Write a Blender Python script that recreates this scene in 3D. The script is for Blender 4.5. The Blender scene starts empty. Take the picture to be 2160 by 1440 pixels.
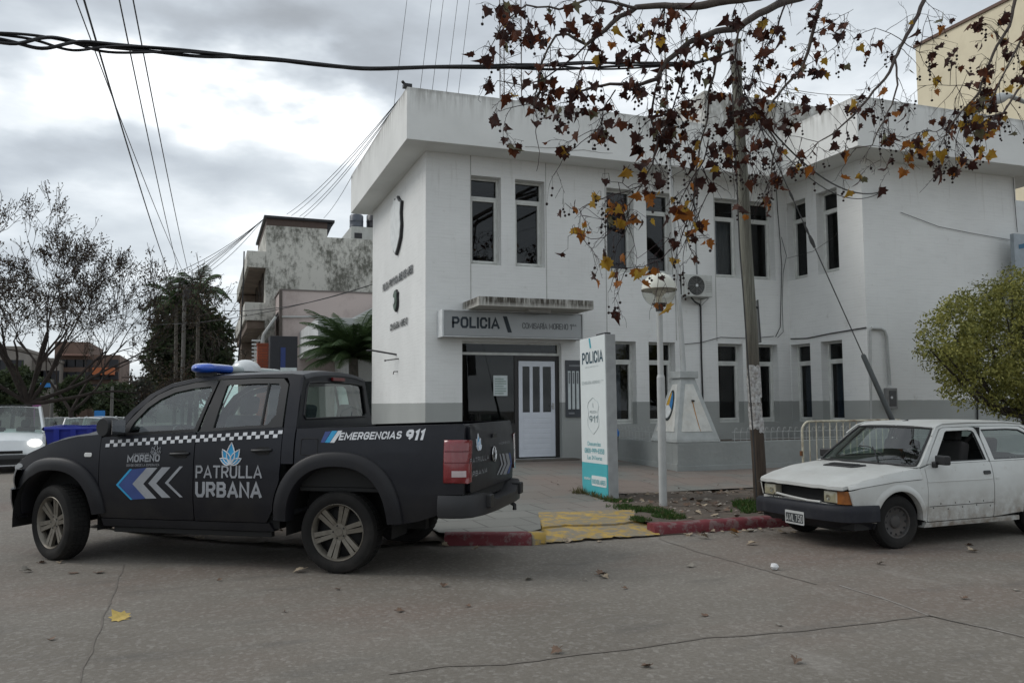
import bpy, bmesh, math, random
from mathutils import Vector, Matrix, noise
random.seed(7)
scn = bpy.context.scene
COL = scn.collection
PI = math.pi
rad = math.radians
V3 = Vector
def clamp(a, lo, hi): return max(lo, min(hi, a))
def lerp(a, b, t): return a + (b - a) * t
# ---------------------------------------------------------------- camera
FPX = 1751.24
YAW, PIT, ROL = rad(20.12765), rad(4.27784), rad(0.34401)
CAM = V3((0, 0, 1.55))
fw_ = V3((math.sin(YAW) * math.cos(PIT), math.cos(YAW) * math.cos(PIT), math.sin(PIT)))
r0_ = V3((math.cos(YAW), -math.sin(YAW), 0))
d0_ = fw_.cross(r0_)
rt_ = r0_ * math.cos(ROL) + d0_ * math.sin(ROL)
dn_ = d0_ * math.cos(ROL) - r0_ * math.sin(ROL)
cam_data = bpy.data.cameras.new("camera")
cam = bpy.data.objects.new("camera", cam_data)
COL.objects.link(cam)
cam_data.sensor_width = 36
cam_data.lens = 36 * FPX / 2160
cam_data.clip_end = 3000
cam_data.clip_start = 0.05
M = Matrix((( rt_.x, -dn_.x, -fw_.x, CAM.x), (rt_.y, -dn_.y, -fw_.y, CAM.y), (rt_.z, -dn_.z, -fw_.z, CAM.z), (0, 0, 0, 1)))
cam.matrix_world = M
scn.camera = cam
def at(px, py, axis, val):
    """survey helper: point of the place seen at a photo pixel, on the plane axis=val"""
    v = rt_ * ((px - 1080) / FPX) + dn_ * ((py - 720) / FPX) + fw_
    t = (val - CAM[axis]) / v[axis]
    return CAM + v * t
# ---------------------------------------------------------------- naming
def tag(o, label=None, cat=None, group=None, kind=None):
    if label: o["label"] = label
    if cat: o["category"] = cat
    if group: o["group"] = group
    if kind: o["kind"] = kind
    return o
def empty(name, loc, rz=0, label=None, cat=None, group=None):
    o = bpy.data.objects.new(name, None)
    o.empty_display_size = .2
    COL.objects.link(o)
    o.location = loc
    o.rotation_euler = (0, 0, rz)
    return tag(o, label, cat, group)
# ---------------------------------------------------------------- materials
MATS = {}
def nd(nt, typ, **kw):
    n = nt.nodes.new(typ)
    for k, v in kw.items(): setattr(n, k, v)
    return n
def setin(nt, sock, v):
    if hasattr(v, 'is_output') or isinstance(v, bpy.types.NodeSocket): nt.links.new(v, sock)
    else: sock.default_value = v
def c4(c): return (c[0], c[1], c[2], 1)
def mathn(nt, op, a, b=0.5, clampit=False):
    n = nd(nt, 'ShaderNodeMath', operation=op, use_clamp=clampit)
    setin(nt, n.inputs[0], a); setin(nt, n.inputs[1], b)
    return n.outputs[0]
def mixc(nt, fac, a, b, mode='MIX'):
    n = nd(nt, 'ShaderNodeMix', data_type='RGBA', blend_type=mode)
    setin(nt, n.inputs[0], fac)
    setin(nt, n.inputs[6], c4(a) if isinstance(a, (tuple, list)) else a)
    setin(nt, n.inputs[7], c4(b) if isinstance(b, (tuple, list)) else b)
    return n.outputs[2]
def noisen(nt, vec, scale, detail=4, rough=.55):
    n = nd(nt, 'ShaderNodeTexNoise')
    n.inputs['Scale'].default_value = scale; n.inputs['Detail'].default_value = detail; n.inputs['Roughness'].default_value = rough
    if vec is not None: nt.links.new(vec, n.inputs['Vector'])
    return n.outputs['Fac']
def ramp(nt, fac, lo, hi):
    n = nd(nt, 'ShaderNodeMapRange'); n.clamp = True
    setin(nt, n.inputs[0], fac); setin(nt, n.inputs[1], lo); setin(nt, n.inputs[2], hi)
    return n.outputs[0]
def scaled(nt, vec, s):
    n = nd(nt, 'ShaderNodeMapping'); nt.links.new(vec, n.inputs[0]); n.inputs[3].default_value = s
    return n.outputs[0]
def sepxyz(nt, vec):
    n = nd(nt, 'ShaderNodeSeparateXYZ'); nt.links.new(vec, n.inputs[0]); return n.outputs
def comb(nt, x, y, z):
    n = nd(nt, 'ShaderNodeCombineXYZ'); setin(nt, n.inputs[0], x); setin(nt, n.inputs[1], y); setin(nt, n.inputs[2], z); return n.outputs[0]
def newmat(name):
    m = bpy.data.materials.new(name); m.use_nodes = True
    nt = m.node_tree; b = nt.nodes['Principled BSDF']; MATS[name] = m
    return m, nt, b
def mk(name, col, rough=.6, metal=0, var=.12, scale=6, bump=0, bscale=40, spec=.5, col2=None, coat=0, dirt=None, dirtamt=.5, dscale=2.5, world=False):
    if name in MATS: return MATS[name]
    m, nt, b = newmat(name)
    if world:
        vec = nd(nt, 'ShaderNodeNewGeometry').outputs['Position']
    else:
        vec = nd(nt, 'ShaderNodeTexCoord').outputs['Object']
    c2 = col2 or tuple(c * (1 - var) for c in col)
    c1 = col if col2 else tuple(min(1, c * (1 + var)) for c in col)
    f = ramp(nt, noisen(nt, vec, scale), .3, .7)
    out = mixc(nt, f, c1, c2)
    if dirt:
        g = ramp(nt, noisen(nt, vec, dscale, 6, .65), .5, .75)
        out = mixc(nt, mathn(nt, 'MULTIPLY', g, dirtamt), out, dirt)
    nt.links.new(out, b.inputs['Base Color'])
    b.inputs['Roughness'].default_value = rough
    b.inputs['Metallic'].default_value = metal
    b.inputs['Specular IOR Level'].default_value = spec
    b.inputs['Coat Weight'].default_value = coat
    b.inputs['Coat Roughness'].default_value = .08
    if bump:
        bn = nd(nt, 'ShaderNodeBump'); bn.inputs['Strength'].default_value = bump; bn.inputs['Distance'].default_value = .02
        nt.links.new(noisen(nt, vec, bscale, 5), bn.inputs['Height']); nt.links.new(bn.outputs[0], b.inputs['Normal'])
    return m
def glassmat(name, tint, gloss=1.0, rough=.02, fmin=.04):
    if name in MATS: return MATS[name]
    m, nt, b = newmat(name)
    nt.nodes.remove(b)
    out = nt.nodes['Material Output']
    tr = nd(nt, 'ShaderNodeBsdfTransparent'); tr.inputs[0].default_value = c4(tint)
    gl = nd(nt, 'ShaderNodeBsdfGlossy'); gl.inputs['Roughness'].default_value = rough; gl.inputs[0].default_value = (gloss, gloss, gloss, 1)
    ge = nd(nt, 'ShaderNodeNewGeometry'); dt = nd(nt, 'ShaderNodeVectorMath', operation='DOT_PRODUCT')
    nt.links.new(ge.outputs['Incoming'], dt.inputs[0]); nt.links.new(ge.outputs['Normal'], dt.inputs[1])
    inv = mathn(nt, 'SUBTRACT', 1.0, mathn(nt, 'ABSOLUTE', dt.outputs['Value']), True)
    f = mathn(nt, 'ADD', mathn(nt, 'MULTIPLY', mathn(nt, 'POWER', inv, 5.0), .9), fmin, True)
    mx = nd(nt, 'ShaderNodeMixShader')
    nt.links.new(f, mx.inputs[0]); nt.links.new(tr.outputs[0], mx.inputs[1]); nt.links.new(gl.outputs[0], mx.inputs[2])
    nt.links.new(mx.outputs[0], out.inputs[0])
    return m
# ---------------------------------------------------------------- mesh builder
class MB:
    def __init__(s): s.v = []; s.f = []; s.m = []
    def add(s, vs, fs, mi=0):
        o = len(s.v); s.v += [tuple(p) for p in vs]
        s.f += [tuple(i + o for i in f) for f in fs]; s.m += [mi] * len(fs)
        return s
    def box(s, x0, y0, z0, x1, y1, z1, mi=0):
        x0, x1 = min(x0, x1), max(x0, x1); y0, y1 = min(y0, y1), max(y0, y1); z0, z1 = min(z0, z1), max(z0, z1)
        vs = [(x0,y0,z0),(x1,y0,z0),(x1,y1,z0),(x0,y1,z0),(x0,y0,z1),(x1,y0,z1),(x1,y1,z1),(x0,y1,z1)]
        return s.add(vs, [(0,3,2,1),(4,5,6,7),(0,1,5,4),(1,2,6,5),(2,3,7,6),(3,0,4,7)], mi)
    def obox(s, c, size, rot, mi=0):
        hx, hy, hz = [a / 2 for a in size]
        vs = [V3((x, y, z)) for z in (-hz, hz) for (x, y) in ((-hx,-hy),(hx,-hy),(hx,hy),(-hx,hy))]
        vs = [rot @ p + V3(c) for p in vs]
        return s.add(vs, [(0,3,2,1),(4,5,6,7),(0,1,5,4),(1,2,6,5),(2,3,7,6),(3,0,4,7)], mi)
    def tube(s, pts, r, n=8, mi=0, cap=True):
        pts = [V3(p) for p in pts]
        if len(pts) < 2: return s
        rs = r if isinstance(r, (list, tuple)) else [r] * len(pts)
        prev = None; rings = []
        for i, p in enumerate(pts):
            d = (pts[min(i + 1, len(pts) - 1)] - pts[max(i - 1, 0)])
            if d.length < 1e-9: d = V3((0, 0, 1))
            d.normalize()
            if prev is None:
                a = V3((0, 0, 1)) if abs(d.z) < .9 else V3((1, 0, 0))
                u = d.cross(a).normalized()
            else:
                u = prev - d * prev.dot(d)
                u = u.normalized() if u.length > 1e-6 else d.orthogonal().normalized()
            prev = u; w = d.cross(u)
            rings.append([p + (u * math.cos(2*PI*k/n) + w * math.sin(2*PI*k/n)) * rs[i] for k in range(n)])
        vs = [q for rg in rings for q in rg]; fs = []
        for i in range(len(rings) - 1):
            for k in range(n):
                k2 = (k + 1) % n
                fs.append((i*n+k, i*n+k2, (i+1)*n+k2, (i+1)*n+k))
        if cap:
            fs.append(tuple(range(n-1, -1, -1))); fs.append(tuple((len(rings)-1)*n + k for k in range(n)))
        return s.add(vs, fs, mi)
    def prism(s, poly, a, b, fn, mi=0):
        """poly of 2D points extruded between depth a and b; fn(u,v,w)->xyz"""
        n = len(poly)
        vs = [fn(u, v, a) for u, v in poly] + [fn(u, v, b) for u, v in poly]
        fs = [tuple(range(n)), tuple(range(2*n-1, n-1, -1))] + [(i, i+n, (i+1)%n+n, (i+1)%n) for i in range(n)]
        return s.add(vs, fs, mi)
    def grid(s, rows, mi=0, close_u=False, close_v=False):
        R_, C_ = len(rows), len(rows[0]); vs = [p for rw in rows for p in rw]; fs = []
        for i in range(R_ if close_v else R_ - 1):
            for j in range(C_ if close_u else C_ - 1):
                i2, j2 = (i+1) % R_, (j+1) % C_
                fs.append((i*C_+j, i*C_+j2, i2*C_+j2, i2*C_+j))
        return s.add(vs, fs, mi)
    def lathe(s, prof, n=24, c=(0,0,0), ax='z', mi=0):
        rows = []
        for (r, h) in prof:
            row = []
            for k in range(n):
                a = 2*PI*k/n; x, y = r*math.cos(a), r*math.sin(a)
                p = {'z': (x, y, h), 'y': (x, h, -y), 'x': (h, x, y)}[ax]
                row.append((c[0]+p[0], c[1]+p[1], c[2]+p[2]))
            rows.append(row)
        return s.grid(rows, mi, close_u=True)
    def build(s, name, mats, parent=None, smooth=None, bevel=0, bseg=2, fix=True, label=None):
        me = bpy.data.meshes.new(name)
        me.from_pydata([tuple(v) for v in s.v], [], s.f)
        if not isinstance(mats, (list, tuple)): mats = [mats]
        for m in mats: me.materials.append(m)
        for i, p in enumerate(me.polygons): p.material_index = s.m[i]
        if fix:
            bm = bmesh.new(); bm.from_mesh(me); bmesh.ops.recalc_face_normals(bm, faces=bm.faces); bm.to_mesh(me); bm.free()
        if smooth is not None:
            me.shade_smooth()
            me.set_sharp_from_angle(angle=rad(smooth))
        o = bpy.data.objects.new(name, me); COL.objects.link(o)
        if parent is not None: o.parent = parent
        if bevel:
            b = o.modifiers.new('bevel', 'BEVEL'); b.width = bevel; b.segments = bseg; b.limit_method = 'ANGLE'; b.angle_limit = rad(40)
            if smooth is None: me.shade_smooth(); b.harden_normals = True
        if label: o['label'] = label
        return o
def panel(name, poly, fn, mats, parent=None, step=.08, thick=.02, tdir=(0, -1, 0), smooth=50, inset_r=0, holes=None):
    """curved sheet: 2D outline (u,v), cut to a fine grid, mapped by fn(u,v), with a returned edge"""
    bm = bmesh.new()
    vs = [bm.verts.new((u, v, 0)) for u, v in poly]
    bm.faces.new(vs); bm.normal_update()
    bmesh.ops.triangulate(bm, faces=bm.faces)
    us = [p[0] for p in poly]; ws = [p[1] for p in poly]
    x = math.floor(min(us)/step)*step + step
    while x < max(us):
        bmesh.ops.bisect_plane(bm, geom=bm.verts[:]+bm.edges[:]+bm.faces[:], plane_co=(x, 0, 0), plane_no=(1, 0, 0)); x += step
    y = math.floor(min(ws)/step)*step + step
    while y < max(ws):
        bmesh.ops.bisect_plane(bm, geom=bm.verts[:]+bm.edges[:]+bm.faces[:], plane_co=(0, y, 0), plane_no=(0, 1, 0)); y += step
    bmesh.ops.remove_doubles(bm, verts=bm.verts, dist=1e-5)
    for v in bm.verts: v.co = V3(fn(v.co.x, v.co.y))
    if thick:
        be = [e for e in bm.edges if e.is_boundary]
        r = bmesh.ops.extrude_edge_only(bm, edges=be)
        for g in r['geom']:
            if isinstance(g, bmesh.types.BMVert): g.co += V3(tdir) * thick
    bmesh.ops.recalc_face_normals(bm, faces=bm.faces)
    me = bpy.data.meshes.new(name); bm.to_mesh(me); bm.free()
    for m in (mats if isinstance(mats, (list, tuple)) else [mats]): me.materials.append(m)
    me.shade_smooth(); me.set_sharp_from_angle(angle=rad(smooth))
    o = bpy.data.objects.new(name, me); COL.objects.link(o)
    if parent is not None: o.parent = parent
    return o
def arcpts(cx, cy, rx, ry, a0, a1, n, p=2.0):
    out = []
    for i in range(n + 1):
        a = rad(lerp(a0, a1, i / n)); c, s_ = math.cos(a), math.sin(a)
        out.append((cx + rx * math.copysign(abs(c) ** (2/p), c), cy + ry * math.copysign(abs(s_) ** (2/p), s_)))
    return out
def roundpoly(pts, r, n=4):
    out = []; N = len(pts)
    for i in range(N):
        p0, p, p2 = V3((*pts[i-1], 0)), V3((*pts[i], 0)), V3((*pts[(i+1) % N], 0))
        a = (p0 - p); b = (p2 - p); rr = min(r, a.length*.45, b.length*.45)
        A = p + a.normalized()*rr; B = p + b.normalized()*rr
        for k in range(n + 1):
            t = k / n; q = A*(1-t)**2 + p*2*t*(1-t) + B*t*t
            out.append((q.x, q.y))
    return out
def text(name, s, mat, parent, origin, xdir, ydir, width=None, height=None, depth=.004, bold=0, shear=0, space=1.0, align='LEFT'):
    """raised lettering on a surface; origin = lower-left of the caps, xdir/ydir unit vectors"""
    cu = bpy.data.curves.new(name, 'FONT'); cu.body = s; cu.extrude = .5; cu.offset = bold; cu.shear = shear; cu.space_character = space
    cu.resolution_u = 3
    to = bpy.data.objects.new('tmp', cu); COL.objects.link(to)
    dg = bpy.context.evaluated_depsgraph_get()
    me = bpy.data.meshes.new_from_object(to.evaluated_get(dg))
    bpy.data.objects.remove(to)
    xs = [v.co.x for v in me.vertices]; ys = [v.co.y for v in me.vertices]
    if not xs: return None
    x0, x1, y0, y1 = min(xs), max(xs), min(ys), max(ys)
    if '\n' not in s and not any(c in 'gjpqyQ,' for c in s): pass
    sy = height / (y1 - y0) if height else width / (x1 - x0)
    sx = width / (x1 - x0) if width else sy
    X, Y = V3(xdir).normalized(), V3(ydir).normalized(); Z = X.cross(Y)
    O = V3(origin)
    off = {'LEFT': 0, 'CENTER': -.5, 'RIGHT': -1}[align] * (x1 - x0) * sx
    for v in me.vertices:
        v.co = O + X * ((v.co.x - x0) * sx + off) + Y * ((v.co.y - y0) * sy) + Z * ((v.co.z + .5) * depth)
    me.name = name
    me.materials.clear(); me.materials.append(mat)
    o = bpy.data.objects.new(name, me); COL.objects.link(o)
    if parent is not None: o.parent = parent
    return o
G_ = {}
def _g():
    c = .22
    O = [(c,0),(1-c,0),(1,c),(1,1-c),(1-c,1),(c,1),(0,1-c),(0,c),(c,0)]
    G_.update({
    'O': (.72, [O]), '0': (.66, [O]), 'C': (.68, [[(1,.25),(1,c),(1-c,0),(c,0),(0,c),(0,1-c),(c,1),(1-c,1),(1,1-c),(1,.75)]]),
    'G': (.70, [[(.55,.47),(1,.47),(1,c),(1-c,0),(c,0),(0,c),(0,1-c),(c,1),(1-c,1),(1,1-c),(1,.76)]]),
    'P': (.66, [[(0,0),(0,1),(.75,1),(1,.82),(1,.62),(.75,.44),(0,.44)]]), 'R': (.68, [[(0,0),(0,1),(.75,1),(1,.82),(1,.64),(.75,.46),(0,.46)], [(.52,.46),(1,0)]]),
    'B': (.68, [[(0,0),(0,1),(.72,1),(.93,.86),(.93,.67),(.75,.53),(0,.53)], [(.72,.53),(1,.38),(1,.16),(.76,0),(0,0)]]),
    'D': (.70, [[(0,0),(0,1),(.65,1),(1,.78),(1,.22),(.65,0),(0,0)]]), 'L': (.56, [[(0,1),(0,0),(1,0)]]), 'I': (.0, [[(0,0),(0,1)]]),
    'A': (.80, [[(0,0),(.5,1),(1,0)], [(.19,.27),(.81,.27)]]), 'M': (1.02, [[(0,0),(0,1),(.5,.22),(1,1),(1,0)]]), 'N': (.72, [[(0,0),(0,1),(1,0),(1,1)]]),
    'S': (.64, [[(0,.22),(.2,0),(.78,0),(1,.16),(1,.36),(.8,.5),(.2,.52),(0,.66),(0,.84),(.22,1),(.78,1),(1,.8)]]), 'T': (.66, [[(0,1),(1,1)], [(.5,1),(.5,0)]]),
    'U': (.70, [[(0,1),(0,c),(c,0),(1-c,0),(1,c),(1,1)]]), 'V': (.78, [[(0,1),(.5,0),(1,1)]]), 'W': (1.0, [[(0,1),(.26,0),(.5,.8),(.74,0),(1,1)]]),
    'E': (.58, [[(1,1),(0,1),(0,0),(1,0)], [(0,.5),(.88,.5)]]), 'Z': (.64, [[(0,1),(1,1),(0,0),(1,0)]]), '1': (.28, [[(0,.78),(1,1),(1,0)]]),
    '9': (.64, [[(1,.45),(.2,.45),(0,.6),(0,.85),(.22,1),(.78,1),(1,.84),(1,.3),(.55,0)]]), '7': (.62, [[(0,1),(1,1),(.35,0)]]), '5': (.62, [[(.95,1),(.05,1),(0,.56),(.75,.58),(1,.42),(1,.16),(.76,0),(.22,0),(0,.16)]]),
    '8': (.64, [[(.2,.53),(0,.68),(0,.86),(.22,1),(.78,1),(1,.86),(1,.68),(.8,.53),(.2,.53),(0,.38),(0,.16),(.22,0),(.78,0),(1,.16),(1,.38),(.8,.53)]]),
    '3': (.62, [[(0,.84),(.22,1),(.78,1),(1,.86),(1,.68),(.76,.53),(.35,.53)], [(.76,.53),(1,.38),(1,.16),(.78,0),(.22,0),(0,.18)]]), '-': (.4, [[(0,.46),(1,.46)]]), 'Í': (.0, [[(0,0),(0,1)], [(-.02,1.13),(.12,1.27)]])})
_g()
def caps(name, s, mat, parent, fn, W, H, wt=.16, gap=.26, shear=0):
    """block capitals as flat strokes filling W x H; fn(u,v,layer)->xyz"""
    adv = []; x = 0
    for ch in s:
        if ch == ' ': x += .42; adv.append(None); continue
        w_ = G_[ch][0]; adv.append(x); x += w_ + gap + wt*.55
    tot = x - gap - wt*.55; sx = W / (tot + wt); mb = MB(); lay = 0
    h2 = H * (1 - wt)
    for ch, a in zip(s, adv):
        if a is None: continue
        w_, st = G_[ch]
        for P in st:
            lay = (lay + 1) % 3
            pts = [V3(((a + wt/2 + p[0]*(w_ if w_ else 1))*sx if w_ else (a + wt/2 + p[0])*sx, H*wt/2 + p[1]*h2, 0)) for p in P]
            hw = H*wt/2; closed = (pts[0]-pts[-1]).length < 1e-6; n = len(pts) - (1 if closed else 0); L = []; R = []
            for i in range(n):
                p = pts[i]; d0 = (p - pts[i-1 if i or not closed else n-1]).normalized() if (i or closed) else None; d1 = (pts[(i+1) % n if closed else i+1] - p).normalized() if (i < n-1 or closed) else None
                d0 = d0 or d1; d1 = d1 or d0
                nn_ = V3((-d0.y-d1.y, d0.x+d1.x, 0)); nn_ = nn_.normalized() if nn_.length > .3 else V3((-d1.y, d1.x, 0)); k = min(1.8, 1/max(.3, nn_.dot(V3((-d1.y, d1.x, 0)))))
                e = V3((0, 0, 0))
                if not closed and i == 0 and (abs(d1.x) > .9 or abs(d1.y) > .9): e = -d1*hw
                if not closed and i == n-1 and (abs(d0.x) > .9 or abs(d0.y) > .9): e = d0*hw
                L.append(p + e + nn_*hw*k); R.append(p + e - nn_*hw*k)
            if closed: L.append(L[0]); R.append(R[0])
            rows = [[fn(q.x + q.y*shear, q.y, lay) for q in L], [fn(q.x + q.y*shear, q.y, lay) for q in R]]
            mb.grid(rows)
    return mb.build(name, mat, parent, fix=False)
def caps_plane(name, s, mat, parent, origin, xdir, ydir, W, H, depth=.002, **kw):
    X, Y = V3(xdir).normalized(), V3(ydir).normalized(); Z = X.cross(Y); O = V3(origin)
    return caps(name, s, mat, parent, lambda u, v, l: tuple(O + X*u + Y*v + Z*(depth + .0005*l)), W, H, **kw)
def flat(name, polys, mat, parent, origin, xdir, ydir, depth=.004):
    """raised flat shapes on a surface: list of 2D polygons"""
    X, Y = V3(xdir).normalized(), V3(ydir).normalized(); Z = X.cross(Y); O = V3(origin)
    mb = MB()
    for p in polys: mb.prism(p, 0, depth, lambda u, v, w: tuple(O + X*u + Y*v + Z*w))
    return mb.build(name, mat, parent)
def catenary(a, b, sag, n=16):
    a, b = V3(a), V3(b)
    return [a.lerp(b, i/n) - V3((0, 0, sag * 4 * (i/n) * (1 - i/n))) for i in range(n + 1)]
# ---------------------------------------------------------------- render look, world, sun
scn.view_settings.view_transform = 'Standard'; scn.view_settings.look = 'None'; scn.view_settings.exposure = .5; scn.view_settings.gamma = 1
scn.view_settings.use_curve_mapping = False
scn.render.engine = 'CYCLES'
scn.cycles.max_bounces = 6; scn.cycles.transparent_max_bounces = 24; scn.cycles.use_denoising = True
scn.cycles.sample_clamp_indirect = 4
SUN_EL, SUN_AZ = rad(42), rad(-62)      # azimuth from +Y towards +X
sun_dir = V3((math.sin(SUN_AZ)*math.cos(SUN_EL), math.cos(SUN_AZ)*math.cos(SUN_EL), math.sin(SUN_EL)))
ld = bpy.data.lights.new('sun', 'SUN'); ld.energy = .95; ld.angle = rad(28); ld.color = (1, .97, .93)
lo_ = bpy.data.objects.new('sun', ld); COL.objects.link(lo_)
lo_.rotation_euler = sun_dir.to_track_quat('Z', 'Y').to_euler()
w = bpy.data.worlds.new("World"); scn.world = w; w.use_nodes = True
nt = w.node_tree; nt.nodes.clear()
wo = nd(nt, 'ShaderNodeOutputWorld'); bg = nd(nt, 'ShaderNodeBackground'); bg.inputs[1].default_value = .1
nt.links.new(bg.outputs[0], wo.inputs[0])
sk = nd(nt, 'ShaderNodeTexSky', sky_type='NISHITA'); sk.sun_disc = False; sk.sun_elevation = SUN_EL; sk.sun_rotation = SUN_AZ
dirv = nd(nt, 'ShaderNodeTexCoord').outputs['Generated']
x_, y_, z_ = sepxyz(nt, dirv)
zz = mathn(nt, 'ADD', mathn(nt, 'MAXIMUM', z_, 0.0), .16)
pl = comb(nt, mathn(nt, 'DIVIDE', x_, zz), mathn(nt, 'DIVIDE', y_, zz), 0.0)
n1 = noisen(nt, scaled(nt, pl, (1.0, 1.25, 1)), 1.15, 8, .52)
n2 = noisen(nt, scaled(nt, dirv, (1, 1, 2.6)), 4.5, 7, .55)
nn = mathn(nt, 'ADD', mathn(nt, 'MULTIPLY', n1, .55), mathn(nt, 'MULTIPLY', n2, .45))
wob = nd(nt, 'ShaderNodeTexNoise'); wob.inputs['Scale'].default_value = 5; wob.inputs['Detail'].default_value = 5
nt.links.new(scaled(nt, dirv, (1, 1, 2.2)), wob.inputs['Vector'])
def blob(px, py, wd, ht, amt):
    v = (rt_*((px-1080)/FPX) + dn_*((py-720)/FPX) + fw_).normalized()
    # soft patch of cloud around a sky direction
    vm = nd(nt, 'ShaderNodeVectorMath', operation='SUBTRACT'); nt.links.new(dirv, vm.inputs[0]); vm.inputs[1].default_value = v
    wv = nd(nt, 'ShaderNodeVectorMath', operation='SUBTRACT'); nt.links.new(wob.outputs['Color'], wv.inputs[0]); wv.inputs[1].default_value = (.5, .5, .5)
    ws = nd(nt, 'ShaderNodeVectorMath', operation='SCALE'); nt.links.new(wv.outputs[0], ws.inputs[0]); ws.inputs['Scale'].default_value = .22
    va = nd(nt, 'ShaderNodeVectorMath', operation='ADD'); nt.links.new(vm.outputs[0], va.inputs[0]); nt.links.new(ws.outputs[0], va.inputs[1])
    s = scaled(nt, va.outputs[0], (1/wd, 1/wd, 1/ht))
    ln = nd(nt, 'ShaderNodeVectorMath', operation='LENGTH'); nt.links.new(s, ln.inputs[0])
    g = nd(nt, 'ShaderNodeMapRange'); g.clamp = True; g.interpolation_type = 'SMOOTHERSTEP'
    nt.links.new(ln.outputs['Value'], g.inputs[0]); g.inputs[1].default_value = 1.0; g.inputs[2].default_value = 0.0
    return mathn(nt, 'MULTIPLY', g.outputs[0], amt)
tot = nn
for b_ in [(150,210,.26,.09,.17),(330,150,.14,.06,.10),(620,180,.22,.05,.10),(800,300,.18,.10,.13),(620,245,.2,.07,.13),(100,330,.28,.05,-.13),(430,300,.22,.055,-.12),(420,60,.3,.08,-.11),(700,80,.24,.06,-.12),(760,170,.1,.035,-.1),(150,20,.2,.06,-.04),(1000,60,.2,.1,-.07),(1250,120,.35,.12,.07),(1800,130,.25,.12,.08),(420,520,.4,.1,.05),(200,440,.3,.05,-.03),(530,400,.15,.04,-.06)]:
    tot = mathn(nt, 'ADD', tot, blob(*b_))
cr = nd(nt, 'ShaderNodeValToRGB'); nt.links.new(tot, cr.inputs[0])
e = cr.color_ramp.elements
e[0].position = .24; e[0].color = (2.9, 3.1, 3.3, 1)
e[1].position = .70; e[1].color = (9.6, 9.8, 9.9, 1)
a = e.new(.40); a.color = (4.1, 4.45, 4.8, 1)
a = e.new(.52); a.color = (5.25, 5.65, 5.98, 1)
a = e.new(.62); a.color = (6.85, 7.2, 7.45, 1)
cover = mixc(nt, .93, sk.outputs[0], cr.outputs[0])
nt.links.new(cover, bg.inputs[0])
# ================================================================ SETTING
def zs(x, y):
    z = .12
    if y > 11.8: z = lerp(.12, .25, min(1, (y - 11.8) / 2.1))
    if y > 13.9: z = lerp(.25, .33, min(1, (y - 13.9) / 2.9))
    if y > 17: z = lerp(.33, .12 - .012*9, min(1, (y-17)/6))
    if y > 23: z = .12 - .012*(min(y, 60)-14)
    return z
# --- road
m, nt, b = newmat('worn_asphalt')
pos = nd(nt, 'ShaderNodeNewGeometry').outputs['Position']
big = ramp(nt, noisen(nt, scaled(nt, pos, (.35, .5, 1)), 1.0, 4), .35, .65)
col = mixc(nt, big, (.146, .130, .108), (.210, .190, .162))
red = ramp(nt, noisen(nt, scaled(nt, pos, (.18, .35, 1)), 1.3, 4), .48, .68)
col = mixc(nt, mathn(nt, 'MULTIPLY', red, .9), col, (.186, .138, .112))
vv = nd(nt, 'ShaderNodeTexVoronoi'); vv.inputs['Scale'].default_value = 34; nt.links.new(pos, vv.inputs['Vector'])
sp = ramp(nt, vv.outputs['Color'], .55, 1.0)
fine = ramp(nt, noisen(nt, pos, 38, 5, .7), .35, .7)
col = mixc(nt, mathn(nt, 'MULTIPLY', sp, .5), col, (.36, .34, .31))
col = mixc(nt, mathn(nt, 'MULTIPLY', fine, .62), col, (.098, .086, .073))
st = ramp(nt, noisen(nt, scaled(nt, pos, (.5, 1.6, 1)), 1.7, 6, .6), .56, .74)
col = mixc(nt, mathn(nt, 'MULTIPLY', st, .6), col, (.09, .084, .077))
lt = ramp(nt, noisen(nt, scaled(nt, pos, (2.2, .7, 1)), 1.1, 6, .65), .6, .75)
col = mixc(nt, mathn(nt, 'MULTIPLY', lt, .5), col, (.29, .27, .245))
nt.links.new(col, b.inputs['Base Color']); b.inputs['Roughness'].default_value = .82; b.inputs['Specular IOR Level'].default_value = .35
bn = nd(nt, 'ShaderNodeBump'); bn.inputs['Strength'].default_value = .5; bn.inputs['Distance'].default_value = .012
nt.links.new(noisen(nt, pos, 70, 6, .7), bn.inputs['Height']); nt.links.new(bn.outputs[0], b.inputs['Normal'])
def rz(y): return -.012*(clamp(y, 14, 60)-14)
g = MB(); g.grid([[(x, y, rz(y)) for x in (-400, -60, 0, 60, 400)] for y in (-120, -20, 14, 60, 120, 900)])
tag(g.build('road', m), kind='structure')
crk = mk('tar_crack', (.135, .118, .10), .9, scale=9)
crl = mk('pale_joint', (.27, .25, .23), .9, scale=9)
def ribbon(pts, wd, z, jit=.007, sub=14):
    mb = MB(); P = []
    for i in range(len(pts) - 1):
        a, c = V3(pts[i]), V3(pts[i+1]); n = max(2, int((c - a).length * sub))
        for k in range(n): P.append(a.lerp(c, k/n))
    P.append(V3(pts[-1])); rows = []
    for i, p in enumerate(P):
        d = (P[min(i+1, len(P)-1)] - P[max(i-1, 0)]); d.z = 0; d.normalize(); s = V3((-d.y, d.x, 0))
        q = p + s * (noise.noise(p * 3.1) * jit * 3 + noise.noise(p * 13) * jit)
        ww = wd * (.55 + .9 * abs(noise.noise(p * 5)))
        rows.append([tuple(q + s*ww/2 + V3((0, 0, z))), tuple(q - s*ww/2 + V3((0, 0, z)))])
    mb.grid(rows); return mb
def pxroad(l): return [at(x, y, 2, 0.0) for x, y in l]
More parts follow.
